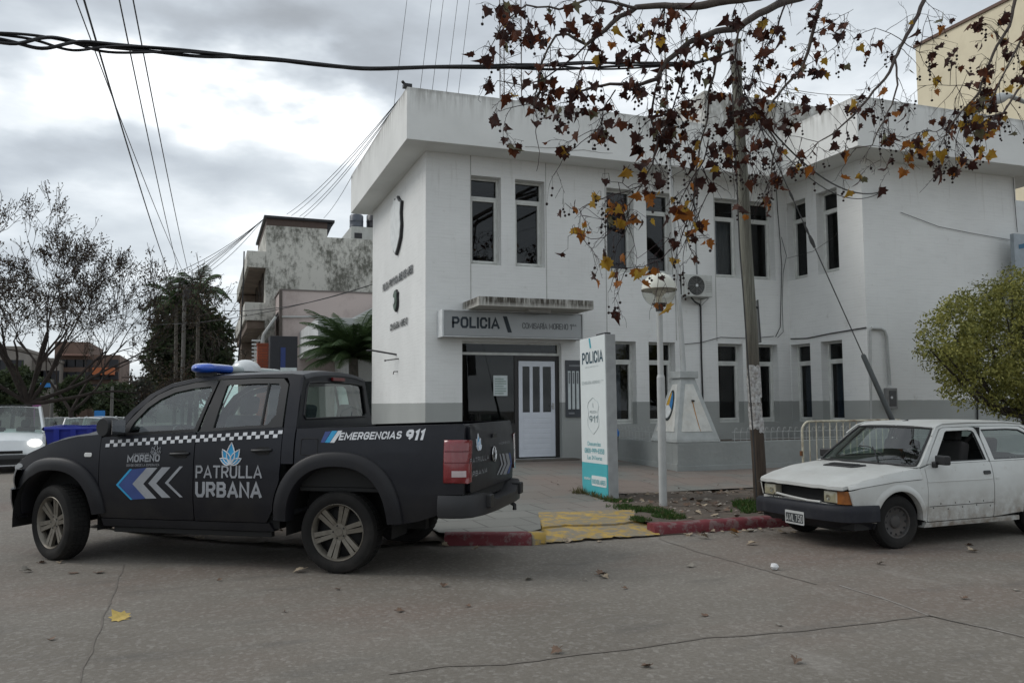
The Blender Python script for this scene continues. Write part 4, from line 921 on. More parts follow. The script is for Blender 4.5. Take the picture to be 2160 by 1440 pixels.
def wheel(root, x, y, s, R, W, rr, rim_mat, style, steer=0, rub=None, z=None):
    """tyre + rim, s=+1 when the outer face looks to +y"""
    z = R if z is None else z
    mb = MB(); h = W/2
    prof = [(rr-.01, -h*.72), (rr+.01, -h*.9), (R-.045, -h), (R-.012, -h*.86), (R, -h*.6), (R, h*.6), (R-.012, h*.86), (R-.045, h), (rr+.035, h*.97), (rr+.012, h*.9), (rr-.01, h*.8), (rr-.03, h*.3), (rr-.03, -h*.3)]
    mb.lathe(prof + prof[:1], 48, (0, 0, 0), 'y')
    for k in range(48):     # tread blocks
        a = 2*PI*k/48; ca, sa = math.cos(a), math.sin(a)
        for yy in (-h*.38, 0.0, h*.38):
            rot = Matrix.Rotation(-a, 3, 'Y'); mb.obox((ca*(R-.001), yy, sa*(R-.001)), (.012, h*.30, R*2*PI/48*.72), rot)
    w_ = mb.build('wheel', rub, root, smooth=35)
    w_.location = (x, y, z); w_.rotation_euler = (0, 0, (0 if s > 0 else PI) + steer)
    rb = MB()
    if style == 'alloy':
        rb.lathe([(rr-.028, -h*.3), (rr-.03, h*.35), (rr-.018, h*.75), (rr-.004, h*.88), (rr+.004, h*.82), (rr-.012, h*.5)], 48, (0, 0, 0), 'y')
        for k in range(6):
            a0 = 2*PI*k/6 + .26
            for sd in (-1, 1):
                pts = [(.045, .0*sd, .5), (.045, .036*sd, .5), (rr-.02, .052*sd, .72), (rr-.02, .007*sd, .72)]
                c_, s_ = math.cos(a0), math.sin(a0)
                f = [(c_*r_ - s_*t, h*d, -(s_*r_ + c_*t)) for r_, t, d in pts]; bk = [(p[0], p[1]-.035, p[2]) for p in f]
                rb.add(f + bk, [(0,1,2,3), (7,6,5,4), (0,4,5,1), (1,5,6,2), (2,6,7,3), (3,7,4,0)])
        rb.lathe([(.001, h*.62), (.035, h*.62), (.04, h*.56), (.075, h*.55), (.085, h*.4), (.08, h*.2)], 28, (0, 0, 0), 'y')
    else:
        rb.lathe([(rr-.028, -h*.3), (rr-.03, h*.4), (rr-.012, h*.8), (rr+.004, h*.86), (rr+.0, h*.7), (rr-.02, h*.55), (rr*.72, h*.52), (rr*.6, h*.40), (rr*.42, h*.38), (rr*.36, h*.55), (rr*.2, h*.62), (.001, h*.62)], 40, (0, 0, 0), 'y')
    rim = rb.build('rim', rim_mat, w_, smooth=38)
    db = MB(); db.lathe([(.001, h*.1), (rr*.6, h*.1), (rr-.03, -h*.1)], 28, (0, 0, 0), 'y')
    if style == 'steel':
        for k in range(12):
            a = 2*PI*k/12; db.lathe([(.001, h*.555), (.013, h*.555), (.013, h*.45)], 8, (rr*.78*math.cos(a), 0, rr*.78*math.sin(a)), 'y')
    else:
        for k in range(5):
            a = 2*PI*k/5; db.lathe([(.001, h*.58), (.009, h*.58), (.009, h*.5)], 6, (.058*math.cos(a), 0, .058*math.sin(a)), 'y')
    db.build('wheel_holes', MATS['tyre_dark'], w_, smooth=40)
    return w_
mk('tyre_dark', (.008, .008, .008), .8)
rubber = mk('tyre_rubber', (.012, .0115, .011), .85, dirt=(.05,.045,.04), dirtamt=.5, scale=12, spec=.25)
rubtrim = mk('black_trim', (.012, .012, .013), .5)
def petal(cx, cy, ang, L, W, n=7):
    out = []
    for sg_ in (1, -1):
        for k in range(n):
            t = k/n if sg_ == 1 else 1 - k/n
            w_ = W/2 * math.sin(PI*t**.8) * sg_
            out.append((cx + L*t*math.sin(ang) + w_*math.cos(ang), cy + L*t*math.cos(ang) - w_*math.sin(ang)))
    return out
def lotus(sc):
    return [petal(0, 0, a, L*sc, W*sc) for a, L, W in ((-1.12, .62, .27), (1.12, .62, .27), (-.58, .82, .36), (.58, .82, .36), (0, 1, .42))]
# ================================================================ BLACK PATROL PICKUP
TO = V3((1.66045, 8.6134, 0)); TA = math.atan2(.55809, -.82978)
truck = empty('pickup_truck', TO, TA, 'matt black double-cab patrol pickup reading PATRULLA URBANA with blue light bar', 'pickup truck')
TMi = (Matrix.Translation(TO) @ Matrix.Rotation(TA, 4, 'Z')).inverted()
def tpx(px, py, yl=.95):    # photo pixel -> (x,z) on the truck side plane
    v = rt_*((px-1080)/FPX) + dn_*((py-720)/FPX) + fw_
    o = TMi @ CAM; d = TMi.to_3x3() @ v; t = (yl - o.y)/d.y; p = o + d*t; return (p.x, p.z)
def tpr(px, py, xl=-1.24):
    v = rt_*((px-1080)/FPX) + dn_*((py-720)/FPX) + fw_
    o = TMi @ CAM; d = TMi.to_3x3() @ v; t = (xl - o.x)/d.x; p = o + d*t; return (p.y, p.z)
m, nt, b = newmat('truck_black')
oc = nd(nt, 'ShaderNodeTexCoord').outputs['Object']; x_, y_, z_ = sepxyz(nt, oc)
dz = ramp(nt, z_, .95, .40); dn2 = noisen(nt, oc, 3.5, 6, .6)
dust = mathn(nt, 'MULTIPLY', mathn(nt, 'MULTIPLY', dz, ramp(nt, dn2, .3, .7)), .75)
col = mixc(nt, ramp(nt, noisen(nt, oc, 1.5, 5), .35, .7), (.005, .0055, .0095), (.0085, .0095, .015))
col = mixc(nt, mathn(nt, 'MULTIPLY', ramp(nt, noisen(nt, oc, 6, 7, .7), .5, .8), .6), col, (.014, .014, .016))
b.inputs['Specular IOR Level'].default_value = .34
nt.links.new(mixc(nt, dust, col, (.028, .0255, .022)), b.inputs['Base Color'])
nt.links.new(mathn(nt, 'ADD', .24, mathn(nt, 'MULTIPLY', dn2, .22)), b.inputs['Roughness'])
TB_ = m
flare = mk('flare_plastic', (.012, .012, .0145), .5, scale=4, dirt=(.024,.023,.021), dirtamt=.5, spec=.3)
tgl = glassmat('car_glass', (.72, .86, .82), 1, .01, .14)
YT = [(.30,.87), (.40,.902), (.50,.925), (.62,.944), (.75,.95), (.95,.95), (1.10,.942), (1.22,.926), (1.30,.908), (1.36,.885)]
def tys(x, z):
    y = interp(YT, z)
    if x > 2.6: y -= .20 * ((x-2.6)/1.15)**2.3
    if x < -.6: y -= .03 * ((-.6-x)/.65)**2
    return y
belt = lambda x: 1.338 - .05*(x-.6)
def tgy(x, z):
    h = max(0, z-1.30); return .905 - .30*h - .16*h*h - (0 if x < 2 else .05*(x-2))
ZH = [(2.2,1.30), (2.6,1.285), (2.864,1.26), (3.263,1.175), (3.5,1.09), (3.7,.985), (3.85,.93), (4.0,.90)]
for s in (1, -1):
    fn = lambda u, v, s=s: (u, s*tys(u, v), v)
    gn = lambda u, v, s=s: (u, s*tgy(u, v), v)
    td = (0, -s, 0)
    # front fender
    arc = arcpts(3.125, .40, .53, .54, 172, 12, 18, 2.3)
    top = [(3.78,.93), (3.7,.975), (3.5,1.075), (3.263,1.158), (3.05,1.21), (2.864,1.245), (2.6,1.268), (2.575,1.25)]
    panel('front_fender', [(2.575,.44)] + [p for p in arc if p[0] < 3.64] + [(3.64,.45),(3.77,.45),(3.80,.72)] + top, fn, TB_, truck, tdir=td)
    # doors
    fd = panel('front_door', roundpoly([(1.505,.445), (2.565,.445), (2.57,1.238), (2.4,belt(2.4)), (1.505,belt(1.5))], .03, 3), fn, TB_, truck, tdir=td)
    ra = [p for p in arcpts(0, .42, .655, .70, 8, 50, 8, 2.4) if p[0] > .5]
    rd = panel('rear_door', [(.73,.445), (1.495,.445), (1.495,belt(1.5)), (.575,belt(.6)), (.575,1.0)] + [(max(p[0]+.012, .585), p[1]) for p in ra[::-1] if p[1] > .5 and p[1] < .98], fn, TB_, truck, tdir=td)
    panel('cab_corner', [(.445,1.0), (.568,1.0), (.568,belt(.57)), (.445,belt(.45))], fn, TB_, truck, tdir=td)
    panel('sill', [(.66,.36), (2.54,.36), (2.56,.437), (.70,.437)], fn, flare, truck, tdir=td, thick=.1)
    # door upper frames and panes
    fo = [(2.40,belt(2.4)+.003), (2.31,1.40), (2.16,1.57), (2.04,1.66), (1.88,1.73), (1.66,1.775), (1.42,1.797), (1.395,1.79), (1.50,belt(1.5)+.003)]
    fi = [(2.29,belt(2.3)+.03), (2.245,1.385), (2.12,1.53), (2.0,1.615), (1.85,1.682), (1.66,1.72), (1.47,1.738), (1.44,1.72), (1.535,belt(1.5)+.03)]
    f_ = ring('window_frame', fo, fi, gn, rubtrim, fd, .035, td)
    fillpane('pane', [(p[0], p[1]) for p in fi], lambda u, v, s=s: (u, s*(tgy(u, v)-.02), v), tgl, fd)
    ro = [(1.47,belt(1.47)+.003), (1.375,1.79), (1.36,1.80), (.98,1.812), (.68,1.81), (.615,1.75), (.60,1.52), (.59,belt(.6)+.003)]
    ri = [(1.33,belt(1.33)+.03), (1.285,1.74), (1.27,1.75), (.98,1.762), (.72,1.76), (.69,1.72), (.68,1.46), (.75,belt(.7)+.03)]
    ring('window_frame', ro, ri, gn, rubtrim, rd, .035, td)
    fillpane('pane', ri, lambda u, v, s=s: (u, s*(tgy(u, v)-.02), v), tgl, rd)
    mb = MB(); a, c = (.83, 1.765), (.82, belt(.8)+.02); mb.tube([(a[0], s*(tgy(*a)-.012), a[1]), (c[0], s*(tgy(*c)-.012), c[1])], .014, 6); mb.build('window_divider', rubtrim, rd)
    # pillars and roof rail
    O_ = [(2.50,1.285), (2.32,1.50), (2.14,1.665), (1.94,1.765), (1.68,1.82), (1.39,1.845), (.9,1.856), (.6,1.856), (.475,1.84), (.46,1.60), (.445,belt(.45))]
    I_ = [(2.42,belt(2.42)), (2.265,1.475), (2.075,1.65), (1.90,1.735), (1.66,1.785), (1.39,1.81), (.9,1.824), (.64,1.815), (.60,1.76), (.583,1.55), (.57,belt(.57))]
    ring('roof_pillar', O_, I_, gn, TB_, truck, .04, td, closed=False)
    # bed side
    bt_ = lambda x: 1.325 + .027*(.44-x)
    arc = arcpts(0, .42, .55, .60, 4, 176, 22, 2.4)
    bo = [(.43,bt_(.43)), (.43,1.0)] + [p for p in arc if p[0] < .43 or p[1] > .93] + [(-.55,.455), (-.80,.50), (-.985,.56), (-.985,.735), (-1.215,.745), (-1.225,1.0), (-1.215,bt_(-1.2)-.02), (-1.20,bt_(-1.2))]
    bs = panel('bed_side', bo, fn, TB_, truck, tdir=td, thick=.055)
    # flares
    for (cx, cz, rx, ry, ox, oz, a0, a1) in ((0, .42, .50, .555, .65, .70, 3, 177), (3.125, .40, .485, .50, .63, .635, 3, 174)):
        rows = []; n = 36
        ia = arcpts(cx, cz, rx, ry, a0, a1, n, 2.35); oa = arcpts(cx, cz, ox, oz, a0, a1, n, 2.35)
        for (xi, zi), (xo, zo) in zip(ia, oa):
            row = []
            for t, d in ((0, -.12), (0, .022), (.06, .040), (.45, .044), (.85, .036), (.97, .018), (1.0, -.01)):
                x, z = lerp(xi, xo, t), lerp(zi, zo, t); row.append((x, s*(tys(x, z)+d), z))
            rows.append(row)
        mb = MB(); mb.grid(rows); mb.build('wheel_arch', flare, truck, smooth=50)
        mb = MB(); rows = [[(x, s*.90, z), (x, s*.52, z)] for x, z in arcpts(cx, cz-.02, rx+.03, ry+.03, -5, 185, 30, 2.35)]; mb.grid(rows)
        mb.box(cx-rx, s*.50, .42, cx+rx, s*.519, cz+ry); mb.build('wheel_liner', MATS['tyre_dark'], truck)
    # taillight
    tl = [(-1.04,.86), (-1.06,.845), (-1.20,.85), (-1.262,.87), (-1.262,1.20), (-1.24,1.225), (-1.06,1.22), (-1.035,1.20)]
    mb = MB(); rows = []
    pl_curve = [(-1.035,.002), (-1.05,.02), (-1.12,.024), (-1.20,.018), (-1.245,-.005), (-1.262,-.04), (-1.262,-.115)]
    def tlrow(z, k=1): return [(x, s*(tys(x, z)+d*k), z) for x, d in pl_curve]
    rows = [tlrow(.843, .2), tlrow(.85), tlrow(.9), tlrow(1.0), tlrow(1.1), tlrow(1.19), tlrow(1.22), tlrow(1.228, .2)]
    mb.grid(rows); tlo = mb.build('taillight', mk('taillight_red', (.17, .006, .010), .18, var=.05, coat=1), truck, smooth=60)
    mb = MB(); mb.grid([[(x, s*(tys(x, z)+d+.003), z) for x, d in pl_curve[2:5]] for z in (.90, .955)]); mb.build('reversing_light', mk('lens_clear', (.5, .42, .42), .2), tlo, fix=False)
    for z in (1.02, 1.12):
        mb = MB(); mb.grid([[(x, s*(tys(x, zz_)+d+.0015), zz_) for x, d in pl_curve[1:6]] for zz_ in (z, z+.012)]); mb.build('lens_rib', mk('lens_dark_red', (.11, .004, .008), .25), tlo, fix=False)
    # mirror
    mb = MB(); y0 = tgy(2.36, 1.30)
    rows = []
    for t, sc in ((0, .3), (.04, .8), (.12, 1), (.2, .97), (.235, .85)):
        rows.append([(2.36 + .10*sc*math.cos(a)*.8 + .0, s*(y0 + .05 + t), 1.345 + .10*sc*math.sin(a)) for a in [2*PI*k/14 for k in range(14)]])
    mb.grid(rows, close_u=True); mb.add(rows[0], [tuple(range(14))]); mb.add(rows[-1], [tuple(range(13, -1, -1))]); mb.box(2.34, s*(y0-.04), 1.255, 2.42, s*(y0+.12), 1.29)
    mr = mb.build('side_mirror', rubtrim, truck, smooth=50, bevel=.01)
    mb = MB(); mb.box(2.268, s*(y0+.075), 1.275, 2.274, s*(y0+.26), 1.415); mb.build('mirror_glass', mk('mirror', (.5,.52,.55), .05, 1), mr)
    # handles, indicator, fuel flap
    for d_, x, z in ((fd, 1.66, 1.085), (rd, .775, 1.125)):
        y = tys(x, z); mb = MB(); mb.tube([(x-.10, s*(y+.004), z+.003), (x-.08, s*(y+.03), z), (x+.08, s*(y+.03), z-.005), (x+.10, s*(y+.004), z-.005)], .014, 8); mb.build('door_handle', rubtrim, d_, smooth=50)
        mb = MB(); mb.prism(roundpoly([(x-.085, z-.045), (x+.065, z-.045), (x+.065, z+.03), (x-.085, z+.03)], .035), 0, .004, lambda u, v, w_, s=s: (u, s*(tys(u, v)+w_), v)); mb.build('handle_recess', MATS['tyre_dark'], d_)
    x, z = 2.70, 1.066; mb = MB(); mb.prism(roundpoly([(x-.04, z-.022), (x+.05, z-.022), (x+.05, z+.02), (x-.04, z+.02)], .018), 0, .008, lambda u, v, w_, s=s: (u, s*(tys(u, v)+w_), v)); mb.build('side_indicator', mk('indicator_clear', (.6,.6,.58), .2), truck, bevel=.003)
    if s == 1:
        q = roundpoly([(.20,1.085), (.37,1.085), (.37,1.235), (.20,1.235)], .02); mb = MB(); N = len(q)
        for i in range(N):
            a, c = q[i], q[(i+1) % N]; mb.tube([(a[0], tys(*a)+.001, a[1]), (c[0], tys(*c)+.001, c[1])], .0035, 4, cap=False)
        mb.build('fuel_flap_seam', MATS['tyre_dark'], truck)
    # headlight
    hp = [(3.62,.93), (3.775,.875), (3.79,.925), (3.70,.965)]
    panel('headlight', roundpoly(hp, .03, 3), lambda u, v, s=s: (u, s*(tys(u, v)+.006), v), mk('headlight_glass', (.4,.42,.44), .1, .3), truck, tdir=td, thick=.01)
    # side step under-sill bar
    mb = MB(); mb.box(.7, s*.80, .30, 2.45, s*.86, .355); mb.build('sill_bar', MATS['tyre_dark'], truck, bevel=.01)
# hood, cowl, roof, nose
def hoodz(x, y):
    yy = min(1, abs(y)/.88); return interp(ZH, x - .12*(1-yy*yy)*(1 if x > 3.2 else 0)) + .05*(1-yy**2) - .035*yy**8 + (.012 if .35 < abs(y) < .62 else 0)
hp = [(2.52,.86), (3.0,.855), (3.4,.82), (3.62,.765), (3.78,.66), (3.88,.45), (3.93,.2), (3.94,0)]
panel('hood', hp + [(x, -y) for x, y in hp[::-1][1:]] + [(2.62,-.5), (2.66,0), (2.62,.5)], lambda u, v: (u, v, hoodz(u, v)), TB_, truck, step=.09, tdir=(0, 0, -1), thick=.04)
mb = MB(); mb.grid([[(2.40+.1*(1-(y/.85)**2), y, 1.25), (2.56+.12*(1-(y/.85)**2), y, 1.262)] for y in [-.85+.17*k for k in range(11)]]); mb.build('cowl', rubtrim, truck, smooth=60)
def side_o(t):   # A pillar line
    P = [(2.50,1.285), (2.32,1.50), (2.14,1.665), (1.94,1.765)]; i = min(2, int(t*3)); f = t*3 - i; return (lerp(P[i][0], P[i+1][0], f), lerp(P[i][1], P[i+1][1], f))
rows = []
for j in range(10):
    t = j/9; sx, sz = side_o(t); y0 = tgy(sx, sz); rows.append([(sx + (.16-.08*t)*(1-u*u), u*y0, sz + .012*(1-u*u)) for u in [-1+.2*k for k in range(11)]])
mb = MB(); mb.grid(rows); mb.build('windscreen', tgl, truck, smooth=70, fix=False)
rows = []
for x in (1.94, 1.80, 1.68, 1.39, 1.1, .8, .6, .5, .475):
    z0 = interp([(.46,1.84), (.6,1.856), (.9,1.856), (1.39,1.845), (1.68,1.82), (1.94,1.765)], x); y0 = tgy(x, z0); k = 1 if x > 1.7 else 0
    rows.append([(x + (.08*(1-u*u) if x > 1.9 else (.05*(1-u*u) if x > 1.75 else 0)), u*y0, z0 + .05*(1-abs(u)**2.6)) for u in [-1+.125*k_ for k_ in range(17)]])
rows.append([(.45, p[1], p[2]-.04) for p in rows[-1]])
mb = MB(); mb.grid(rows); mb.build('roof', TB_, truck, smooth=60)
# cab back wall with window
rf = lambda u, v: (.445 + .03*max(0, v-1.3), u, v)
ro_ = [(-.885,1.30), (.885,1.30), (.84,1.45), (.76,1.70), (.72,1.82), (.4,1.855), (0,1.868), (-.4,1.855), (-.72,1.82), (-.76,1.70), (-.84,1.45)]
ri_ = [(-.70,1.415), (.70,1.415), (.73,1.45), (.66,1.72), (.62,1.765), (.4,1.778), (0,1.782), (-.4,1.778), (-.62,1.765), (-.66,1.72), (-.73,1.45)]
ring('cab_back', ro_, ri_, rf, TB_, truck, .03, (1, 0, 0))
ro2 = [(a*.97, 1.59+(c-1.59)*.95) for a, c in ri_]
mb = MB(); [mb.tube([rf(*ri_[i]), rf(*ri_[(i+1) % 11])], .012, 6) for i in range(11)]; mb.build('window_seal', rubtrim, truck)
panel('rear_window', ri_, lambda u, v: (.46 + .03*max(0, v-1.3), u, v), tgl, truck, thick=0, step=.3)
mb = MB(); mb.box(.452, -.88, .75, .47, .88, 1.30); mb.build('cab_back_lower', TB_, truck)
mb = MB(); mb.box(.428, -.14, 1.795, .458, .14, 1.832); mb.build('brake_light', mk('lens_dark_red2', (.13,.01,.012), .25), truck, bevel=.006)
# bed interior and tailgate
mb = MB(); mb.box(-1.2, -.86, .74, .42, .86, .78); mb.box(.38, -.86, .78, .42, .86, 1.325); mb.box(-.45, .62, .78, .45, .86, 1.0); mb.box(-.45, -.86, .78, .45, -.62, 1.0); mb.build('bed_liner', MATS['tyre_dark'], truck, bevel=.01)
def tgf(u, v): return (-1.245 - .018*math.exp(-((v-1.06)/.16)**2) + (.015 if v > 1.345 else 0), u, v)
panel('tailgate', roundpoly([(-.80,.745), (.80,.745), (.81,1.0), (.79,1.365), (-.79,1.365), (-.81,1.0)], .03), tgf, TB_, truck, step=.05, tdir=(1, 0, 0), thick=.05)
tailgate = bpy.data.objects['tailgate']
mb = MB(); mb.box(-1.268, -.07, 1.215, -1.262, .08, 1.255); mb.build('tailgate_handle', rubtrim, tailgate, bevel=.006)
# rear bumper
rows = []
plan = [(-.985,.955), (-1.10,.96), (-1.22,.935), (-1.30,.86), (-1.36,.66), (-1.385,.40), (-1.385,0)]
plan = plan + [(x, -y) for x, y in plan[::-1][1:]]
for z, sc in ((.53, .955), (.545, 1.0), (.62, 1.01), (.70, 1.0), (.735, .985)):
    rows.append([(x if k in (0, len(plan)-1) else -.985 + (x+.985)*(1 if sc > .97 else .9), y*sc, z - (.0 if abs(y) > .72 or z > .6 else 0) - (.085 if abs(y) < .56 and z > .68 else 0)) for k, (x, y) in enumerate(plan)])
mb = MB(); mb.grid(rows); mb.grid([rows[-1], [(max(p[0], -1.2) if k not in (0, len(plan)-1) else p[0], p[1]*.9, p[2]-.005) for k, p in enumerate(rows[-1])]]); mb.grid([rows[0], [(p[0]+.15, p[1]*.8, p[2]) for p in rows[0]]])
bmp = mb.build('rear_bumper', mk('bumper_black', (.016,.016,.018), .5), truck, smooth=45)
for y in (.60, -.60):
    mb = MB(); mb.box(-1.40, y-.06, .60, -1.30, y+.06, .72); mb.build('bumper_post', rubtrim, bmp, bevel=.012)
mb = MB(); mb.tube([(-1.30, -.42, .54), (-1.36, -.42, .50), (-1.36, -.42, .45)], .022, 8); mb.build('tow_hook', rubtrim, bmp, smooth=40)
mb = MB(); mb.box(-1.225, -.80, .66, -1.19, .80, .745); mb.box(-1.20, -.9, .60, -1.0, .9, .74); mb.build('rear_crossmember', MATS['tyre_dark'], truck)
# nose
pl2 = [(3.66,.885), (3.72,.84), (3.82,.72), (3.90,.52), (3.95,.28), (3.965,0)]; pl2 = pl2 + [(x, -y) for x, y in pl2[::-1][1:]]
def nose(z0, z1, off, name, mat, n=5, taper=0):
    mb = MB(); rows = []
    for j in range(n+1):
        z = lerp(z0, z1, j/n); o = off + .02*math.sin(PI*j/n) - taper*(1-j/n)
        rows.append([(x+o, y*(1+o*.4), z) for x, y in pl2])
    mb.grid(rows); mb.grid([rows[0], [(p[0]-.10, p[1]*.95, p[2]+.02) for p in rows[0]]]); mb.grid([rows[-1], [(p[0]-.05, p[1]*.97, p[2]) for p in rows[-1]]]); return mb.build(name, mat, truck, smooth=50)
nose(.40, .70, .01, 'front_bumper', TB_, 6, .06); nose(.705, .90, -.03, 'grille', rubtrim)
mb = MB(); mb.box(3.965, -.30, .52, 3.995, .30, .62); mb.build('bumper_intake', MATS['tyre_dark'], truck, bevel=.01)
mb = MB()
for z in (.75, .80, .85): mb.tube([(x-.012, y, z) for x, y in pl2 if abs(y) < .6], .008, 6)
mb.build('grille_bar', mk('chrome', (.5,.5,.5), .15, 1), truck, smooth=40)
# underbody
mb = MB(); mb.box(-.5, -.50, .42, 3.6, .50, .60); mb.box(-1.18, -.84, .60, -.62, .84, .74); mb.box(.62, -.86, .38, 2.5, .86, .50); mb.box(2.6, -.6, .6, 3.6, .6, 1.05); mb.box(2.52, -.82, .45, 2.56, .82, 1.22)
for y in (-.42, .42): mb.box(-.7, y-.04, .36, 3.4, y+.04, .46)
mb.tube([(0, -.75, .375), (0, .75, .375)], .05, 10); mb.lathe([(.001, -.16), (.13, -.06), (.13, .06), (.001, .16)], 14, (0, 0, .37)); mb.tube([(3.125, -.75, .375), (3.125, .75, .375)], .045, 10)
mb.lathe([(.001, .48), (.33, .49), (.36, .54), (.33, .6), (.001, .62)], 24, (-.72, 0, .0)); mb.tube([(1.5, -.3, .36), (.3, -.3, .38), (-.4, -.55, .48), (-1.1, -.6, .58)], .03, 8)
mb.build('underbody', MATS['tyre_dark'], truck)
# interior
ins = mk('interior_grey', (.03, .031, .034), .8)
def seat(x, y, w_, root=truck, h=1.0, mat=ins, zb=.62):
    mb = MB(); mb.obox((x+.22, y, zb+.2*h), (.5, w_, .16), Matrix.Rotation(rad(-6), 3, 'Y')); mb.obox((x-.06, y, zb+.52*h), (.14, w_, .62*h), Matrix.Rotation(rad(-14), 3, 'Y')); mb.obox((x-.17, y, zb+.93*h), (.09, w_*.52, .19), Matrix.Rotation(rad(-10), 3, 'Y')); mb.build('seat', mat, root, bevel=.04, bseg=3)
seat(1.42, .38, .52); seat(1.42, -.38, .52); seat(.74, .42, .48, h=.9); seat(.74, -.42, .48, h=.9)
mb = MB(); mb.obox((2.28, 0, 1.13), (.42, 1.62, .22), Matrix.Rotation(rad(8), 3, 'Y')); mb.box(.5, -.83, .5, 2.5, .83, .56); mb.build('dashboard', ins, truck, bevel=.03)
mb = MB(); c_ = V3((1.98, .38, 1.17)); rot = Matrix.Rotation(rad(-62), 3, 'Y')
mb.tube([c_ + rot @ V3((.19*math.cos(2*PI*k/24), .19*math.sin(2*PI*k/24), 0)) for k in range(25)], .015, 8, cap=False)
for a in (0, 2.1, 4.2): mb.tube([c_, c_ + rot @ V3((.19*math.cos(a), .19*math.sin(a), 0))], .015, 6)
mb.tube([c_, (2.2, .38, 1.08)], .03, 8); mb.build('steering_wheel', rubtrim, truck, smooth=50)
# light bar
lbx = 1.60; bz = 1.925
def lobe(name, y0, y1, mat, r0=.075, tip0=True, tip1=True, zoff=0):
    mb = MB(); rows = []; n = 14
    for k in range(n+1):
        t = k/n; y = lerp(y0, y1, t); e0 = min(1, (t/.22))**.5 if tip0 else 1; e1 = min(1, ((1-t)/.22))**.5 if tip1 else 1; e_ = max(.02, e0*e1)
        rows.append([(lbx + 1.7*r0*e_*math.copysign(abs(math.cos(a))**.7, math.cos(a)), y, bz + zoff + r0*.66*e_*math.copysign(abs(math.sin(a))**.7, math.sin(a))) for a in [2*PI*q/20 for q in range(20)]])
    mb.grid(rows, close_u=True); mb.add(rows[0], [tuple(range(20))]); mb.add(rows[-1], [tuple(range(19, -1, -1))]); return mb.build(name, mat, truck, smooth=60)
lobe('light_bar_blue_lens', .79, .34, mk('blue_lens', (.012, .085, .48), .15, var=.1, coat=1), tip1=False)
lobe('light_bar_clear_lens', .335, -.20, mk('clear_lens', (.42, .47, .47), .25, coat=.5), .07, tip0=False, tip1=False)
lobe('light_bar_clear_lens', -.205, -.80, MATS['clear_lens'], .066, tip0=False)
mb = MB(); mb.lathe([(.16, .0), (.155, .05), (.11, .10), (.05, .125), (.001, .13)], 24, (lbx-.05, -.02, bz-.01)); mb.build('beacon_dome', mk('dome_white', (.6,.62,.62), .25, coat=.5), truck, smooth=60)
for y in (.62, -.62):
    mb = MB(); mb.box(lbx-.1, y-.03, 1.84, lbx+.1, y+.03, 1.885); mb.build('light_bar_foot', rubtrim, truck)
# wheels
alloy = mk('dusty_alloy', (.17, .155, .13), .42, .55, var=.15, scale=20, dirt=(.09,.07,.05), dirtamt=.5, dscale=9)
for x, s, stz in ((0, 1, 0), (0, -1, 0), (3.125, 1, rad(-20)), (3.125, -1, rad(-20))):
    wheel(truck, x, s*.81, s, .375, .25, .262, alloy, 'alloy', stz, rubber)
# ---- decals (flat vinyl on the panels)
vg = mk('vinyl_grey', (.30, .31, .33), .5, dirt=(.15,.15,.15), dirtamt=.3); vw = mk('vinyl_white', (.62, .63, .65), .5); vb = mk('vinyl_blue', (.02, .30, .56), .45); vdb = mk('vinyl_dark_blue', (.03, .06, .21), .45); vdg = mk('vinyl_dim_grey', (.22, .225, .24), .5)
def decal(name, polys, mat, parent, off=.004, step=.08):
    for p in polys: panel(name, p, lambda u, v: (u, tys(u, v)+off, v), mat, parent, step=step, thick=0)
def zz1(l): return [tpx(x/2.88, 740 + y/2.88) for x, y in l]
def zz2(l): return [tpx(560 + x/2.88, 740 + y/2.88) for x, y in l]
fdr, rdr, bsd = bpy.data.objects['front_door'], bpy.data.objects['rear_door'], bpy.data.objects['bed_side']
sq0, sq1 = [], []
n = 42
for k in range(n):
    for r_ in (0, 1):
        if (k + r_) % 2: continue
        x0 = lerp(2.51, .575, k/n); x1 = lerp(2.51, .575, (k+1)/n)
        zb = lambda x: 1.142 + (2.51-x)*.0535 + .034*r_
        (sq0 if x1 > 1.51 else sq1).append([(x0, zb(x0)), (x1, zb(x1)), (x1, zb(x1)+.033), (x0, zb(x0)+.033)])
def joined(name, polys, mat, parent, off=.004):
    mb = MB()
    for p in polys: mb.add([(u, tys(u, v)+off, v) for u, v in p], [tuple(range(len(p)))])
    return mb.build(name, mat, parent, fix=False)
c1 = joined('checker_strip', sq0, vw, fdr); c2 = joined('checker_strip', sq1, vw, rdr)
decal('chevron', [zz1([(720,812),(800,718),(893,708),(806,806),(885,896),(805,902)])], vdb, fdr)
decal('chevron', [zz1([(707,812),(790,716),(805,716),(722,812),(806,902),(792,902)])], vb, fdr, .006)
decal('chevron', [zz1([(806,806),(893,708),(958,708),(872,806),(950,894),(885,896)])], vg, fdr, .0045)
decal('chevron', [zz1([(902,803),(985,705),(1037,705),(950,803),(1036,890),(984,890)])], vg, fdr)
decal('chevron', [zz1([(1003,800),(1092,700),(1112,700),(1024,800),(1110,887),(1092,887)])], vg, fdr)
def tdecal(s_, px0, py0, px1, py1, mat, parent, wt=.16, shear=0, yl=.95, gap=.26):
    """block letters filling the box between two photo pixels (lower-left, upper-right)"""
    a, c = tpx(px0, py0, yl), tpx(px1, py1, yl); W = a[0]-c[0]; H = c[1]-a[1]-SL[0]*W
    def f(u, v, l): x = a[0]-u; z = a[1]+SL[0]*u+v; return (x, tys(x, z)+.004+.0005*l, z)
    return caps('lettering', s_, mat, parent, f, W - shear*H, H, wt=wt, shear=shear, gap=gap)
SL = [0.0]
SL[0] = .012
tdecal('PATRULLA', 413.2, 1007.5, 552.8, 981, vg, rdr, wt=.15); tdecal('URBANA', 412.5, 1048, 551.5, 1016, vg, rdr, wt=.2)
